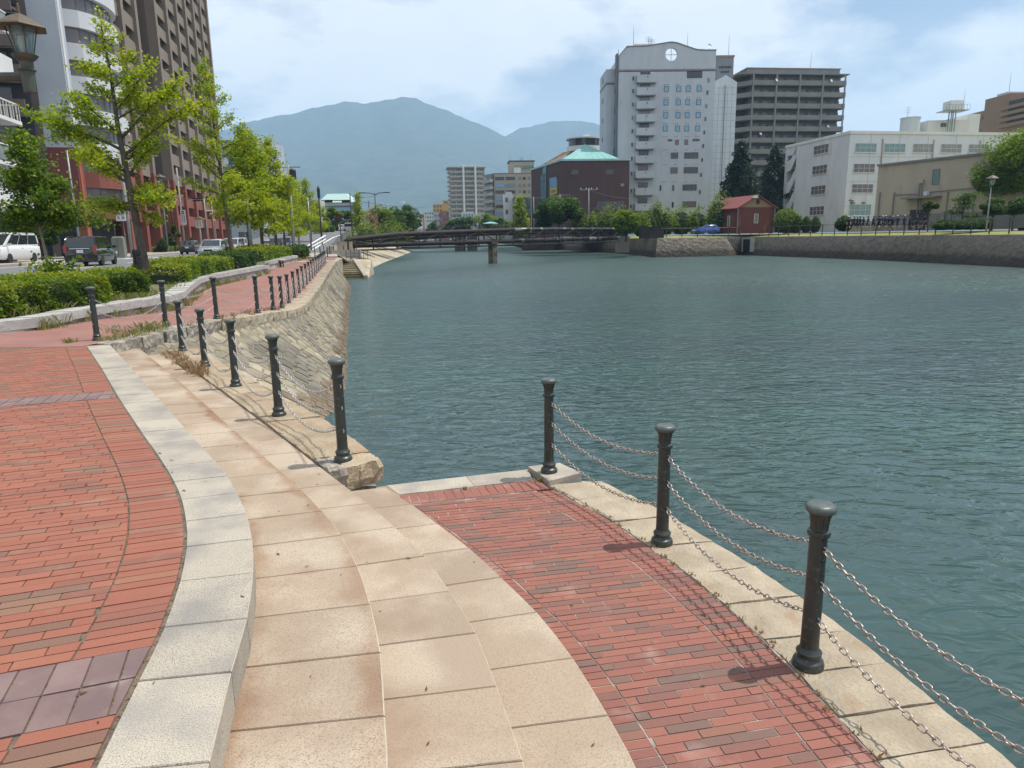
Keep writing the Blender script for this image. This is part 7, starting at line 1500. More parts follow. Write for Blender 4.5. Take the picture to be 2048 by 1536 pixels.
x_, y_ = sw(61.4, -11.0); car(dict(SED, metal=.5), (.50, .52, .54), (x_, y_, .304), STREET_ROT+math.pi, 'silver car with dark windscreen coming towards the camera behind the hedge', .25)
x_, y_ = sw(84, -13.0); car(dict(MPV, metal=.3), (.5, .5, .52), (x_, y_, .304), STREET_ROT+math.pi, 'silver people carrier with amber lights between the roadside trunks', .25)
bx, by = base_on(484, -16.0, .3); car(KEI, (.7, .7, .7), (bx, by, .304), STREET_ROT, 'small white van seen from behind between two ginkgo trunks', .3)
bx, by = base_on(384, -17.5, .3); car(SED, (.02, .02, .025), (bx, by, .304), STREET_ROT, 'dark car half hidden behind the oncoming silver car', .2)
bx, by = base_on(536, -12.5, .3); car(SED, (.68, .68, .68), (bx, by, .304), STREET_ROT+math.pi, 'white saloon behind the silver people carrier', .3)
bx, by = base_on(556, -9.6, .3); car(MPV, (.02, .03, .06), (bx, by, .304), STREET_ROT, 'dark blue car waiting beyond the trunks by the far planter', .2)
bx, by = base_on(575, -9.5, .3); car(KEI, (.12, .30, .42), (bx, by, .304), STREET_ROT, 'light blue small van near the grey lamp pole', .3)
bx, by = base_on(610, -9.3, .3); car(SED, (.7, .7, .7), (bx, by, .304), STREET_ROT, 'white car at the tail of the waiting queue', .3)
D_ = 158; car(dict(KEI), (.7, .7, .7), (gx(702, D_, 3.5), D_, 3.45), 1.2, 'white van crossing at the top of the rising road', .3)
D_ = 165; car(SED, (.7, .72, .75), (gx(683, D_, 3.5), D_, 3.6), .3, 'pale car near the crest of the rising road', .3)
D_ = 113; car(SED, (.01, .07, .42), (gx(1429, D_, 2.5), D_+5, 1.66), 1.5, 'bright blue car parked left of the red hut', .2)
# rising road beyond the junction
mb = MB(); rr_ = [(-27, 84, .22), (-30, 100, .9), (-35, 125, 2.2), (-39.5, 150, 3.3), (-43.5, 172, 3.9), (-50, 210, 3.9)]
for (x0, y0, z0_), (x1_, y1_, z1_) in zip(rr_[:-1], rr_[1:]): mb.quad((x0-9, y0, z0_), (x0+5, y0, z0_), (x1_+5, y1_, z1_), (x1_-9, y1_, z1_)); mb.quad((x0+5, y0, z0_), (x0+5, y0, -.5), (x1_+5, y1_, -.5), (x1_+5, y1_, z1_)); mb.quad((x0-9, y0, -.5), (x0-9, y0, z0_), (x1_-9, y1_, z1_), (x1_-9, y1_, -.5))
mb.quad((rr_[0][0]-9, 84, -.4), (rr_[0][0]+5, 84, -.4), (rr_[0][0]+5, 84, .22), (rr_[0][0]-9, 84, .22)); struct('rising_road', mb, m_asph)
mb = MB(); cv = [at(668, 470, 1.0)]
pts_ = [(-24.5, 88, .42), (-26.0, 96, .76), (-28.0, 108, 1.34), (-30.2, 122, 2.06), (-31, 130, 2.44)]
for a_, b_ in zip(pts_[:-1], pts_[1:]): mb.quad((a_[0], a_[1], a_[2]+.02), (a_[0]+.35, a_[1], a_[2]+.02), (b_[0]+.35, b_[1], b_[2]+.02), (b_[0], b_[1], b_[2]+.02))
struct('lane_line', mb, m_paint)
# ------------------------------------------------------------------ street furniture
def polemesh(root, h, r0, r1, m=None, name='pole', n=10): return MB().tube([(0, 0, -.1), (0, 0, h*.5), (0, 0, h)], [r0, (r0+r1)/2, r1], n).obj(name, m or m_pole, root, smooth=True)
def lantern(root, x, y, z, s=1.):
    h = bpy.data.objects.new('lantern', None); COL.objects.link(h); h.parent = root; h.location = (x, y, z); h.scale = (s, s, s)
    fr_ = MB(); k_ = 6
    for i in range(k_):
        a = math.tau*i/k_+.26; fr_.tube([(math.cos(a)*.13, math.sin(a)*.13, .02), (math.cos(a)*.225, math.sin(a)*.225, .42)], .012, 4)
    fr_.lathe([(.15, 0), (.155, .02), (.12, .025)], 6); fr_.obj('frame', m_lmetal, h)
    MB().lathe([(.125, .022), (.218, .42)], 6).obj('glass', m_lglass, h); MB().lathe([(.40, .42), (.385, .445), (.12, .60), (.03, .64), (.022, .78), (.001, .80)], 6).obj('roof', m_lroof, h); MB().lathe([(.03, .06), (.055, .12), (.075, .22), (.06, .30), (.01, .33)], 12).obj('bulb', m_bulb, h)
    return h
m_lmetal = mat('old_green_bronze', (.055, .075, .06), .6, col2=(.11, .10, .07), scale=9); m_lroof = mat('weathered_copper', (.13, .085, .045), .6, col2=(.07, .06, .045), scale=9); m_bulb = mat('frosted_bulb', (.7, .68, .6), .3)
m_lglass = bpy.data.materials.new('lantern_glass'); m_lglass.use_nodes = True; p_ = m_lglass.node_tree.nodes['Principled BSDF']; p_.inputs['Base Color'].default_value = (.30, .42, .42, 1); p_.inputs['Roughness'].default_value = .25; p_.inputs['Alpha'].default_value = .45
D_ = 7.6; lx, lz = gx(33, D_, 3.9), gz(113, 33, D_)
LP_ = empty('bracket_lantern', (lx-1.5, D_, 0), 0, 'old green lantern on a bracket in the top left corner', 'street lamp'); MB().tube([(0, 0, 0), (0, 0, lz+.1)], [.09, .07], 12).obj('post', m_lmetal, LP_); MB().tube([(0, 0, lz-.19), (1.5, 0, lz-.19)], .045, 8).obj('arm', m_lmetal, LP_)
MB().lathe([(.001, -.30), (.055, -.29), (.065, -.10), (.085, -.08), (.05, -.06), (.06, .0), (.10, .03), (.12, .06)], 16).obj('stem', m_lmetal, LP_, (1.5, 0, lz-.05)); lantern(LP_, 1.5, 0, lz, .62)
def lamp(px, D_, z0_, ytop, label, s=1.5, arm=False, m=None):
    x_ = gx(px, D_, z0_); zt_ = gz(ytop, px, D_); r_ = empty('street_lamp', (x_, D_, z0_), 0, label, 'street lamp'); h_ = zt_-z0_-.8*s
    polemesh(r_, h_, .09, .05, m); lantern(r_, 0, 0, h_, s); return r_
lamp(1972, 72, 1.55, 345, 'lantern street lamp on a tall pole before the big round tree at right', 1.6)
lamp(600, 82, .1, 405, 'lantern lamp on a grey pole at the end of the far planter', 1.7)
lamp(337, 92, .42, 343, 'lantern lamp by the red wall behind the no entry sign pole', 1.9); lamp(254, 80, .42, 318, 'lantern lamp in front of the red curved balconies', 1.9)
lamp(405, 108, .42, 428, 'low lantern lamp on the far pavement beside the yellow headed sign', 1.9); lamp(1698, 117, 1.7, 394, 'slim lamp post between the school and the group of people', 1.4)
def pole(px, D_, z0_, ytop, label, r0=.14, m=None, cat='pole', name='utility_pole', pybase=None):
    x_ = gx(px, D_, z0_); r_ = empty(name, (x_, D_, z0_), 0, label, cat); h_ = gz(ytop, px, D_)-z0_; polemesh(r_, h_, r0, r0*.7, m or m_cpole); return r_, h_
def heads(r_, x_, z_, s=1., lit=None, rot=0):
    hd = MB().box((x_, -.12, z_), (1.25*s, .22, .42*s)).obj('signal_head', m_black, r_)
    for i in range(3): MB().lathe([(.13*s, 0), (.15*s, .05), (.15*s, .16), (.135*s, .16)], 12).obj('lens_hood', m_black, hd, (x_-.4*s+i*.4*s, -.235, z_)).rotation_euler = (math.pi/2, 0, 0)
    MB().box((x_-.4*s, -.24, z_), (.2*s, .02, .2*s)).obj('lens', m_lampred if lit else m_rim, hd)
r_, h_ = pole(706, 118, .8, 387, 'dark signal pole standing right of the street end', .13, m_dpole, 'traffic light', 'signal_pole'); ax = gx(648, 118, 8)-gx(706, 118, 8); MB().tube([(0, 0, h_-1.1), (ax, 0, h_-1.0)], .07, 6).obj('mast_arm', m_dpole, r_); heads(r_, ax+1.2, h_-1.15); heads(r_, ax+4.0, h_-1.2)
r_, h_ = pole(645, 100, .3, 372, 'tall dark pole with a stubby black head left of the street end hall', .14, m_dpole, 'pole', 'utility_pole'); MB().lathe([(.2, 0), (.22, 1.2), (.1, 1.5)], 10).obj('pole_head', m_black, r_, (0, 0, h_-1.6))
r_, h_ = pole(683, 104, .9, 434, 'low signal with a red light under the dark trees', .08, m_dpole, 'traffic light', 'signal_pole'); heads(r_, 0, h_, .9, True); MB().box((0, -.3, h_), (1.2, .05, .3)).obj('red_light', m_lampred, r_)
r_, h_ = pole(755, 132, .5, 386, 'double armed street light over the left bank trees', .12, m_dpole, 'street light', 'street_light')
for s_ in (-1, 1): MB().tube([(0, 0, h_-.3), (s_*.8, 0, h_), (s_*2.0, 0, h_+.05)], .07, 6).obj('arm', m_dpole, r_); MB().box((s_*2.2, 0, h_+.05), (1.1, .3, .16)).obj('lamp_head', m_dpole, r_)
pole(742, 128, .5, 402, 'thin dark pole left of the double armed light', .11, m_dpole); pole(1008, 182, 1, 388, 'slim pole near the yellow ginkgo', .1, m_cpole)
r_, h_ = pole(1177, 136, 1.5, 376, 'grey utility pole with crossarm in front of the plum hall', .13); MB().box((0, 0, h_-.3), (3.4, .12, .12)).obj('crossarm', m_pole, r_)
for i in range(4): MB().lathe([(.05, 0), (.08, .1), (.04, .3)], 8).obj('insulator', m_white, r_, (-1.5+i, 0, h_-.24))
r_, h_ = pole(1068, 140, 1.5, 394, 'thin utility pole among the trees left of the plum hall', .12); MB().box((.5, 0, h_-.2), (3., .1, .1)).obj('crossarm', m_pole, r_)
r_, h_ = pole(1120, 139, 1.5, 388, 'utility pole hidden in the dark tree below the poster', .12); MB().box((0, 0, h_-.2), (4., .1, .1)).obj('crossarm', m_pole, r_)
pole(265, 64, .42, 300, 'grey utility pole with yellow edge stripe carrying the two column sign', .15); 
r_, h_ = pole(371, 93, .42, 335, 'pole carrying the tall plaque with the no entry disc', .14)
pb_ = empty('traffic_sign', (gx(368, 92.6, 4), 92.6, gz(449, 368, 92.6)), 0, 'tall white plaque with a no entry disc on a pole before the red building', 'sign'); hp = gz(420, 368, 92.6)-gz(449, 368, 92.6); MB().box((0, 0, hp/2), (.62, .04, hp)).obj('plate', m_white, pb_)
o = MB().lathe([(.001, 0), (.21, 0), (.21, .02), (.001, .02)], 20).obj('disc', mat('sign_red', (.25, .02, .03), .5), pb_, (0, -.022, hp-.32)); o.rotation_euler = (math.pi/2, 0, 0); MB().box((0, -.05, hp-.32), (.28, .01, .07)).obj('bar', m_white, pb_)
m_ink = mat('blue_ink', (.08, .10, .25), .6); m_inkr = mat('red_ink', (.45, .05, .07), .6); m_yelh = mat('yellow_header', (.42, .30, .03), .6)
def glyphs(mb, x_, z_, n_, s, seed):
    rr = random.Random(seed)
    for i in range(n_):
        zz = z_-i*s*1.15
        for k_ in range(3): mb.box((x_, -.03, zz+(k_-1)*s*.33), (s*rr.uniform(.6, .95), .015, s*.11))
        for k_ in range(2): mb.box((x_+(k_-.5)*s*.5, -.032, zz+rr.uniform(-.1, .1)*s), (s*.11, .014, s*rr.uniform(.5, .9)))
mb = MB(); glyphs(mb, -.14, hp-.75, 4, .22, 1); glyphs(mb, .14, hp-.75, 4, .22, 2); mb.obj('plaque_text', m_ink, pb_)
sb_ = empty('notice_board', (gx(241, 63.3, 4), 63.3, gz(442, 241, 63.3)), 0, 'notice board with yellow header, red characters left and blue right, on the nearer pole', 'sign'); hp = gz(411, 241, 63.3)-gz(442, 241, 63.3); MB().box((0, 0, hp/2-.13), (.85, .04, hp-.26)).obj('plate', m_white, sb_); MB().box((0, -.001, hp-.13), (.85, .045, .26)).obj('header', m_yelh, sb_); mb = MB(); glyphs(mb, -.2, hp-.42, 3, .27, 5); mb.obj('red_characters', m_inkr, sb_); mb = MB(); glyphs(mb, .2, hp-.42, 3, .27, 6); mb.obj('blue_characters', m_ink, sb_)
sc_ = empty('parking_sign', (gx(398, 103, 4), 103, gz(456, 398, 103)), 0, 'small square notice with yellow header on a pole by the red arcade', 'sign'); MB().box((0, 0, .55), (.9, .04, 1.1)).obj('plate', m_white, sc_); MB().box((0, -.001, 1.25), (.9, .045, .28)).obj('header', m_yelh, sc_); mb = MB(); glyphs(mb, -.2, .9, 3, .25, 7); glyphs(mb, .2, .9, 3, .25, 8); mb.obj('blue_characters', m_ink, sc_); MB().tube([(0, .1, -3.4), (0, .1, 1.4)], .08, 8).obj('pole', m_cpole, sc_)
cbn = empty('control_cabinet', (gx(239, 60.5, 1), 60.5, .42), STREET_ROT, 'grey green street cabinet beside the black estate car', 'cabinet'); mb = MB(); mb.box((0, 0, .8), (.9, .7, 1.6)); mb.box((0, 0, 1.66), (.8, .6, .12), top=.8); mb.obj('body', mat('grey_green_paint', (.20, .21, .17), .6), cbn); MB().box((0, -.36, .8), (.02, .02, 1.4)).obj('door_seam', m_black, cbn)
r_, h_ = pole(163, 66, .42, 300, 'slim blue grey pole in front of the orange corner pipe', .10, m_pole); MB().tube([(0, 0, h_*.42), (-1.8, -.2, h_*.43)], .05, 6).obj('arm', m_pole, r_)
for i, (px, D_, yt, lb) in enumerate(((505, 45, 372, 'grey pole behind the staked ginkgo'), (623, 88, 395, 'pale slim pole at the end of the far hedge'), (571, 95, 365, 'grey lamp pole inside the ginkgo crowns'), (352, 96, 360, 'dark utility pole beside the no entry plaque'), (432, 112, 402, 'grey pole by the end of the red arcade'))): pole(px, D_, .3, yt, lb, .11, m_dpole if i == 3 else m_pole)
r_, h_ = pole(590, 70, .25, 330, 'pole with a dark transformer among the ginkgo tops', .14, m_cpole); MB().lathe([(.25, 0), (.3, .1), (.3, .8), (.2, .95)], 12).obj('transformer', m_black, r_, (.4, 0, h_-1.3)); MB().box((0, 0, h_-.2), (2.4, .1, .1)).obj('crossarm', m_pole, r_)
r_, h_ = pole(418, 100, .42, 396, 'signal pole with a black head and white mast arm before the red arcade', .1, m_pole, 'traffic light', 'signal_pole'); MB().tube([(0, 0, h_-1.7), (4.6, 0, h_-1.7)], .07, 6).obj('mast_arm', mb_framew, r_); MB().tube([(0, 0, h_), (-4.5, 0, h_-.1)], .05, 6).obj('mast_arm', m_dpole, r_); heads(r_, -.8, h_-.2, 1.)
r_, h_ = pole(466, 52, .3, 352, 'pole carrying the dark horizontal arm between ginkgo crowns', .09, m_pole); MB().tube([(.1, 0, h_-.2), (1.9, 0, h_+.15)], .1, 6).obj('arm', m_dpole, r_)
# short dark bollards by the roadside
for i, (px, D_) in enumerate(((272, 24.5), (279, 23.6), (455, 38))):
    b_ = empty('roadside_bollard', (gx(px, D_, .8), D_, .3), 0, ('left one of two short dark bollards at the large ginkgo foot', 'right one of two short dark bollards at the large ginkgo foot', 'short dark bollard before the tall ginkgo')[i], 'bollard', 'short dark roadside bollards'); MB().lathe([(.075, 0), (.075, .78), (.06, .80), (.06, .83), (.085, .85), (.08, .97), (.03, 1.02)], 14).obj('post', m_black, b_)
    MB().lathe([(.079, .55), (.079, .62)], 14).obj('reflector_band', m_tyre, b_)
# stakes at the second trunk
stk = empty('tree_stake', (*base_on(507, -6.3, .3), .3), 0, 'pale wooden stake beside the second tall ginkgo trunk', 'stake'); MB().tube([(0, 0, 0), (-.15, .1, 2.1)], .05, 8).obj('post', m_barkp, stk); MB().tube([(-.12, .08, 1.7), (-.5, .1, 1.8)], .03, 6).obj('tie', m_barkp, stk)
# round stone stool
sx_, sy_ = gp(563, 534); stl = empty('stone_stool', (sx_, sy_, zp(sy_)), 0, 'round grey stone stool on the brick promenade', 'stool'); MB().lathe([(.26, .36), (.29, .40), (.29, .44), (.25, .47), (.01, .48)], 20).obj('seat', m_plant, stl, smooth=False)
for a in (0, 2.1, 4.2): MB().tube([(math.cos(a)*.12, math.sin(a)*.12, 0), (math.cos(a)*.10, math.sin(a)*.10, .37)], .045, 8).obj('leg', m_dpole, stl)
# far quay fence
fn = empty('quay_fence', (RT[2][0], RT[2][1], 1.1), 0, 'dark steel fence of posts and two rails along the top of the far quay wall', 'fence')
path = [RT[1], RT[2], RT[3], RT[4], RT[5], RT[6], RT[7]]; ff, LL, SS = plin([(p_[0]+.5, p_[1]+.3) for p_ in offs(RF, 1.7)[1:9]]); o0 = Vector((RT[2][0], RT[2][1], 0)); npst = int(LL/2.6); pm_ = MB().box((0, 0, .78), (.09, .09, 1.56)).mesh('post', m_dpole)
for i in range(npst+1):
    p_ = ff(LL*i/npst)-o0
    if p_.y+o0.y > 40: ob('post', pm_, fn, (p_.x, p_.y, .05), .3)
for z in (.28, 1.45): MB().tube([ff(LL*i/120)-o0+Vector((0, 0, z+.05)) for i in range(121)], .035, 4).obj('rail', m_dpole, fn)
hd = empty('dark_hoarding', (gx(1248, 121, 2), 121, 1.1), 0, 'black timber hoarding behind the right end of the pipe bridge', 'hoarding'); w_ = gx(1248, 121, 2)-gx(1150, 128, 2)
for i in range(9): MB().box((-w_*(i+.5)/9, .9*i, .95), (w_/9-.03, .08, 1.9)).obj('panel', m_girder, hd)
h2 = empty('dark_fence_panel', (gx(1278, 112.5, 2), 112.5, 1.1), 0, 'short black fence screen right of the bush on the quay corner', 'fence')
for i in range(6): MB().box((.32+.66*i, 0, .9), (.64, .07, 1.8)).obj('panel', m_girder, h2)
# wires
def wire(a, b, sag, label):
    P = [Vector(a).lerp(Vector(b), i/16)-Vector((0, 0, sag*4*(i/16)*(1-i/16))) for i in range(17)]; o_ = P[0].copy(); o = MB().tube([p_-o_ for p_ in P], .03, 4).obj('overhead_wire', m_wire, loc=o_); tag(o, label, 'wire', 'overhead wires')
zz = lambda px, y_, D_: (gx(px, D_, 8), D_, gz(y_, px, D_))
wire(zz(1177, 379, 136), zz(1262, 397, 140), .4, 'wire running right from the grey crossarm pole across the plum hall'); wire(zz(1177, 379, 136), zz(1120, 392, 139), .3, 'wire between the grey crossarm pole and the pole in the dark tree')
wire(zz(707, 400, 118), zz(900, 408, 190), 1., 'long wire from the dark signal pole towards the apartment tower'); wire(zz(755, 390, 132), zz(707, 392, 118), .3, 'short wire between the double armed light and the signal pole')
wire(zz(1068, 396, 140), zz(1120, 390, 139), .2, 'short wire left of the plum hall between two poles'); wire(zz(418, 398, 100), zz(300, 380, 95), .5, 'wire crossing the red arcade above the no entry plaque')
# ------------------------------------------------------------------ vegetation on the banks
def tree_at(px, D_, z0_, ytop, rpx, label, seed, **k):
    x_ = gx(px, D_, z0_+3); H_ = gz(ytop, px, D_)-z0_; return broadtree(k.pop('name', 'broadleaf_tree'), (x_, D_, z0_), H_, rpx*D_/1400, label, seed, **k)
cedar((gx(1478, 133, 8), 133, 1.9), gz(277, 1478, 133)-1.9, 5.3, 'nearer dark cedar behind the red hut, left of the pair', 5, 19000, .5)
cedar((gx(1545, 146, 8), 146, 1.9), gz(284, 1545, 146)-1.9, 5.6, 'dark cedar on the right of the pair beside the white school', 6, 18000, .52)
tree_at(2050, 84, 1.7, 250, 98, 'big round bright green tree at the right edge', 71, m=m_cam, n_=24000, leaf=.22, crown_c=.60, nb=44, trunk_r=.35)
for i, (px, yt, rp, lb) in enumerate(((1990, 398, 26, 'left dark clipped tree under the big round tree'), (2032, 396, 28, 'right dark clipped tree under the big round tree'))): tree_at(px, 79, 1.7, yt, rp, lb, 80+i, m=m_broad, n_=5000, leaf=.14, crown_c=.70, nb=16, trunk_r=.12, flat=1., name='clipped_tree')
def pine(px, D_, ytop, label, seed, w_=1.6):
    x_ = gx(px, D_, 3); H_ = gz(ytop, px, D_)-1.75; root = empty('pine_tree', (x_, D_, 1.75), 0, label, 'tree'); g = np.random.default_rng(seed); TP = bent((0, 0, 0), (.3, 0, H_), 8, .16, 0, seed); mb = MB(); mb.tube(TP, [.13*(1-.08*i) for i in range(9)], 7); pts = []
    for i in range(6):
        a = g.uniform(0, 6.28); b0 = TP[3+min(5, i)]; q = b0+Vector((math.cos(a)*w_*(1-i*.12), math.sin(a)*.6, .1)); mb.tube([b0, q], [.05, .02], 5); n_ = 420; c_ = g.normal(size=(n_, 3))*np.array([.5*w_*(1-.08*i), .5, .13]); pts.append(c_+np.array(tuple(q)))
    pts.append(g.normal(size=(500, 3))*np.array([.6, .6, .25])+np.array([.3, 0, H_-.1])); mb.obj('trunk', m_bark, root); leaves('foliage', np.concatenate(pts), .2, m_broad, root, asp=.4, up=1.)
pine(1925, 80, 392, 'cloud pruned pine in front of the gymnasium wall', 3, 1.3); tree_at(1861, 82, 1.75, 397, 15, 'small clipped pine before the gymnasium canopy', 90, m=m_broad, n_=2600, leaf=.13, crown_c=.72, nb=10, trunk_r=.07, name='pine_tree')
def bush_at(px, D_, z0_, ytop, rpx, label, seed, m=m_hedged, n_=2200, leaf=.13, group='clipped shrubs on the far bank', flat=1.):
    x_ = gx(px, D_, z0_+.6); H_ = gz(ytop, px, D_)-z0_; r_ = rpx*D_/1400; g = np.random.default_rng(seed); root = empty('round_bush', (x_, D_, z0_), 0, label, 'bush', group); MB().lathe([(r_*.6, 0), (r_*.88, H_*.3), (r_*.85, H_*.6), (r_*.5, H_*.88), (.02, H_*.95)], 12).obj('inner_twigs', m_core, root)
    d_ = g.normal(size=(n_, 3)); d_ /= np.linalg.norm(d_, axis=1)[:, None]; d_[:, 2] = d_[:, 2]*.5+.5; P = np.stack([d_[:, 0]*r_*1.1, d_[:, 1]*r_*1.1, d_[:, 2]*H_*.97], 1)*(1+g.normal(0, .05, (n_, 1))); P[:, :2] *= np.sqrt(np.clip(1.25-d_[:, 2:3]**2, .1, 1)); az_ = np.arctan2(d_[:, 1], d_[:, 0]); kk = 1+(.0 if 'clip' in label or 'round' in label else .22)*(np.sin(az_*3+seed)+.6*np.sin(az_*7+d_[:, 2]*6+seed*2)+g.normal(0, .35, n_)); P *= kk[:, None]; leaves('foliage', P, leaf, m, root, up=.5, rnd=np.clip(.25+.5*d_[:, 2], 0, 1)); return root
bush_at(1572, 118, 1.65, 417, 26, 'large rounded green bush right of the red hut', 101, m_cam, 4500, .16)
for i, px in enumerate((1594, 1612, 1630)): bush_at(px, 116, 1.65, 432+i, 9, f'{ORD[i+1]} of three small dark bushes right of the large rounded bush', 110+i)
bush_at(1688, 82, 1.7, 432, 15, 'dark round bush at the left end of the group of people', 120)
for i, (px, yt, rp) in enumerate(((1885, 442, 16), (1915, 444, 14), (1940, 441, 16), (1965, 440, 14))): bush_at(px, 77+i*.4, 1.65, yt, rp, f'{ORD[i+1]} low bush from the left beneath the pruned pine', 130+i)
for i, (px, yt, rp, D_, lb, m) in enumerate(((1436, 400, 20, 122, 'green shrub growing behind the left corner of the red hut', m_cam), (1395, 424, 20, 128, 'vine covered shrub below the right windows of the white tower', m_cam), (1362, 421, 20, 128, 'vine covered shrub in the middle below the white tower', m_cam), (1330, 424, 19, 127, 'pale shrub at the left below the white tower', m_cam), (1312, 412, 12, 127, 'upright shrub in front of the balcony stack', m_cam), (1300, 430, 16, 126, 'low shrub left of the upright one below the white tower', m_broad))): bush_at(px, D_, 1.7, yt, rp, lb, 140+i, m, 2600, .22, 'wild shrubs below the white tower')
tree_at(1253, 113, 1.0, 415, 30, 'bright green tree rooted on the quay corner at the pipe bridge end', 151, m=m_cam, n_=6500, leaf=.22, crown_c=.50, nb=18, trunk_r=.2)
MB().tube(bent((0, 0, 0), (-1.6, -1.6, -3.0), 6, .1, 0, 4), [.5, .45, .42, .4, .4, .45, .5], 8)
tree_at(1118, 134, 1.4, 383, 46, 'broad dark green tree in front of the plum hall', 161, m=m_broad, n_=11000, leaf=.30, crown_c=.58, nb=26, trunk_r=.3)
tree_at(1088, 137, 1.4, 412, 24, 'shorter dark tree at the left foot of the plum hall', 162, m=m_broad, n_=5000, leaf=.28, crown_c=.58, nb=14)
for i, (px, yt, rp, D_, lb) in enumerate(((1215, 424, 20, 133, 'leafy shrub under the long window of the plum hall'), (1188, 432, 18, 133, 'low shrub by the foot of the grey crossarm pole'), (1240, 428, 16, 131, 'leafy shrub left of the quay corner tree'), (1160, 436, 16, 134, 'low shrub between the dark tree and the grey pole'), (1282, 434, 14, 122, 'low shrub right of the quay corner tree'))): bush_at(px, D_, 1.45, yt, rp, lb, 170+i, m_cam, 2600, .24, 'shrubs before the plum hall')
D_ = 172; ginkgo('ginkgo_tree', (gx(1040, D_, 5), D_, 1.4), gz(392, 1040, D_)-1.4, 'yellow ginkgo in front of the dark glass shop', 181, None, 4500, .34, m_gink, .2, (0, 0), .12, 2.9, group=None, spread=.4)
for i, (px, yt, rp, D_, lb, m) in enumerate(((968, 421, 26, 228, 'round light green tree below the apartment tower', m_cam), (930, 425, 22, 232, 'darker round tree left of the light green one', m_broad), (1000, 427, 18, 226, 'yellowish round tree right of the light green one', m_cam), (905, 436, 18, 240, 'low tree at the far left of the bank tree row', m_broad), (870, 440, 20, 260, 'low distant tree beside the open canal', m_broad))): tree_at(px, D_, .6, yt, rp, lb, 190+i, m=m, n_=4200, leaf=.42, crown_c=.5, nb=16, trunk_r=.3)
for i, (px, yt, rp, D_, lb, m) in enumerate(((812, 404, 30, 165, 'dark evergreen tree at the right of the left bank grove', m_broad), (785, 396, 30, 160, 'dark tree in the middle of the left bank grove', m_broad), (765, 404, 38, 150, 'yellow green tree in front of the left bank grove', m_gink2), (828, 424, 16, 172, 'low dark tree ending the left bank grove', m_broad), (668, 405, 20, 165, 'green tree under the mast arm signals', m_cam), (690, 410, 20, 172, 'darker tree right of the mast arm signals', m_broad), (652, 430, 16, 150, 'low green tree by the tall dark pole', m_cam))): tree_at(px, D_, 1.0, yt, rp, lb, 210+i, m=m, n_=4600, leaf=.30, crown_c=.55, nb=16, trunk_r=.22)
D_ = 140; ginkgo('ginkgo_tree', (gx(718, D_, 5), D_, .8), gz(385, 718, D_)-.8, 'thin young ginkgo beside the dark signal pole', 221, None, 2600, .28, m_gink, .12, (0, 0), .2, 2.0, group=None, spread=.3)
x_ = gx(745, 118, 2); pt = empty('pruned_tree', (x_, 118, .5), 0, 'thick brown pruned trunk with stubby regrowth on the left bank', 'tree'); MB().tube(bent((0, 0, 0), (0, 0, 4.3), 6, .08, 0, 2), [.55, .5, .5, .45, .5, .45, .3], 9).obj('trunk', m_bark, pt); g = np.random.default_rng(3); leaves('foliage', g.normal(size=(500, 3))*np.array([.6, .6, .9])+np.array([0, 0, 4.2]), .2, m_dry, pt)
for i, (px, D_, yt, rp, lb) in enumerate(((735, 112, 455, 26, 'bright green low shrub behind the left end of the pipe bridge'), (770, 122, 452, 26, 'bright green low shrub under the yellow green tree'), (800, 130, 455, 20, 'low shrub at the waterside end of the left bank grove'))): bush_at(px, D_, .4, yt, rp, lb, 230+i, m_cam, 2600, .2, 'shrubs on the left bank')
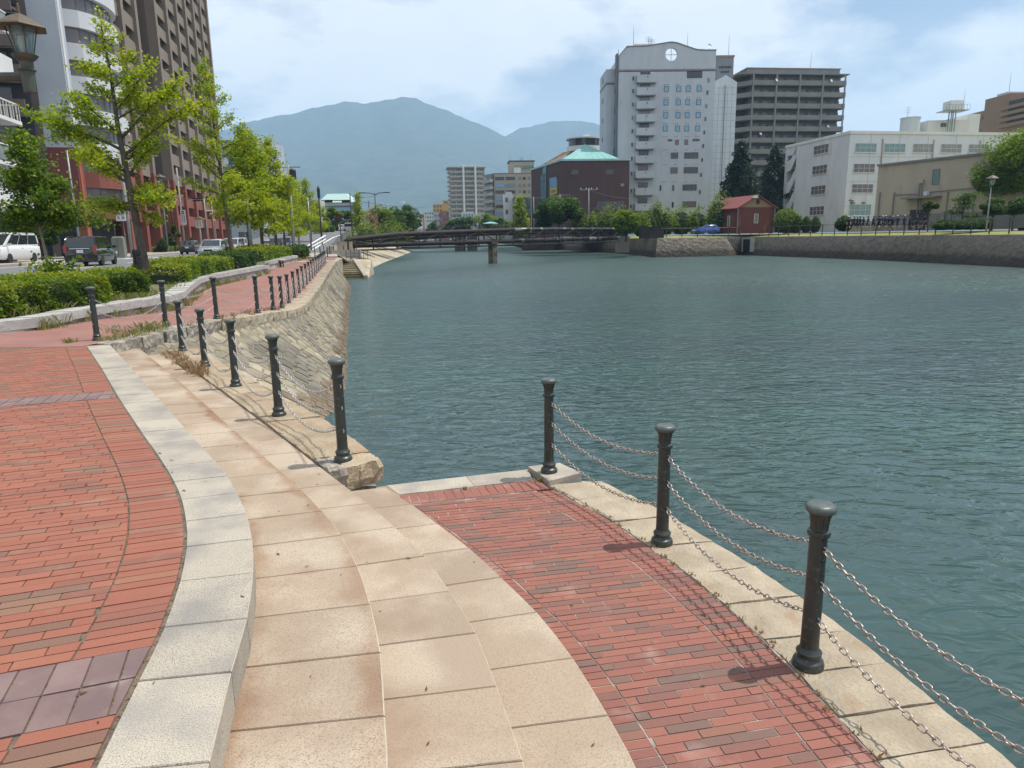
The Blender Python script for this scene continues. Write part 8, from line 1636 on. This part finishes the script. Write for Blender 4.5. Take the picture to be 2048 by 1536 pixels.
# plants before the red building
for i, (px, rp, yt, D_) in enumerate(((325, 8.5, 476, 90), (384, 6, 476, 103))): bush_at(px, D_, .42, yt, rp, ('round clipped bush left by the red arcade', 'round clipped bush further right by the red arcade')[i], 240+i, m_hedged, 1600, .12, 'round bushes by the red arcade')
tree_at(345, 94, .42, 440, 14, 'tall leafy shrub against the red arcade behind the poles', 245, m=m_broad, n_=2600, leaf=.2, crown_c=.45, nb=10, trunk_r=.08); tree_at(84, 62, .42, 425, 34, 'shadowy green tree behind the young ginkgo by the low shop', 246, m=m_broad, n_=4500, leaf=.2, crown_c=.55, nb=14, trunk_r=.12)
hedge('hedge', [sw(79, -24.6), sw(84, -24.6)], .9, .55, .42, 1500, .12, 'low yellow hedge left of the large ginkgo trunk on the far pavement', m_hedge, 21); hedge('hedge', [sw(97, -24.2), sw(116, -24.2)], .9, .6, .42, 3000, .14, 'low yellow hedge along the red arcade', m_hedge, 22)
gw_ = empty('garden_wall', (*sw(160, -21), .3), 0, 'brownish slatted garden wall beyond the red arcade', 'wall'); gwr = gw_
for i in range(12): MB().box((0, i*2.6, .9), (.15, 2.5, 1.8)).obj('panel', mb_gable, gw_)
gw_.rotation_euler = (0, 0, STREET_ROT)
gr_ = empty('guard_rail', (*base_on(600, -8.6, .3), .3), STREET_ROT, 'white guard rail behind the far planter', 'guard rail'); MB().box((0, 0, .65), (.06, 22, .28)).obj('beam', m_white, gr_)
for i in range(9): MB().tube([(0, -10.5+i*2.6, 0), (0, -10.5+i*2.6, .8)], .06, 8).obj('post', m_white, gr_)
tr_ = empty('white_stair_railing', (gx(640, 96, 1.5), 96, .3), 0, 'white sloping railing at the far end of the promenade', 'railing'); MB().tube([(-2.2, 0, .3), (0, 3, 1.9)], .12, 6).obj('rail', m_white, tr_); MB().tube([(-2.2, 0, -.1), (0, 3, 1.4)], .1, 6).obj('rail', m_white, tr_)
for i in range(6): MB().tube([(-2.2+.44*i, .6*i, -.3), (-2.2+.44*i, .6*i, .3+.32*i)], .05, 5).obj('post', m_white, tr_)
bk_ = empty('bank_railing', (LW_T[1][0]-1, LW_T[1][1], .2), 0, 'low pale parapet on the left bank behind the pipe bridge', 'parapet')
o0 = Vector((LW_T[1][0]-1, LW_T[1][1], 0)); pp_ = [Vector((*q, 0))-o0+Vector((-.6, 0, 0)) for q in LW_T]
mb = MB()
for a_, b_ in zip(pp_[:-1], pp_[1:]): mb.prism([(a_.x-.2, a_.y), (a_.x+.2, a_.y), (b_.x+.2, b_.y), (b_.x-.2, b_.y)], -.1, .7)
mb.obj('parapet', m_lw, bk_)
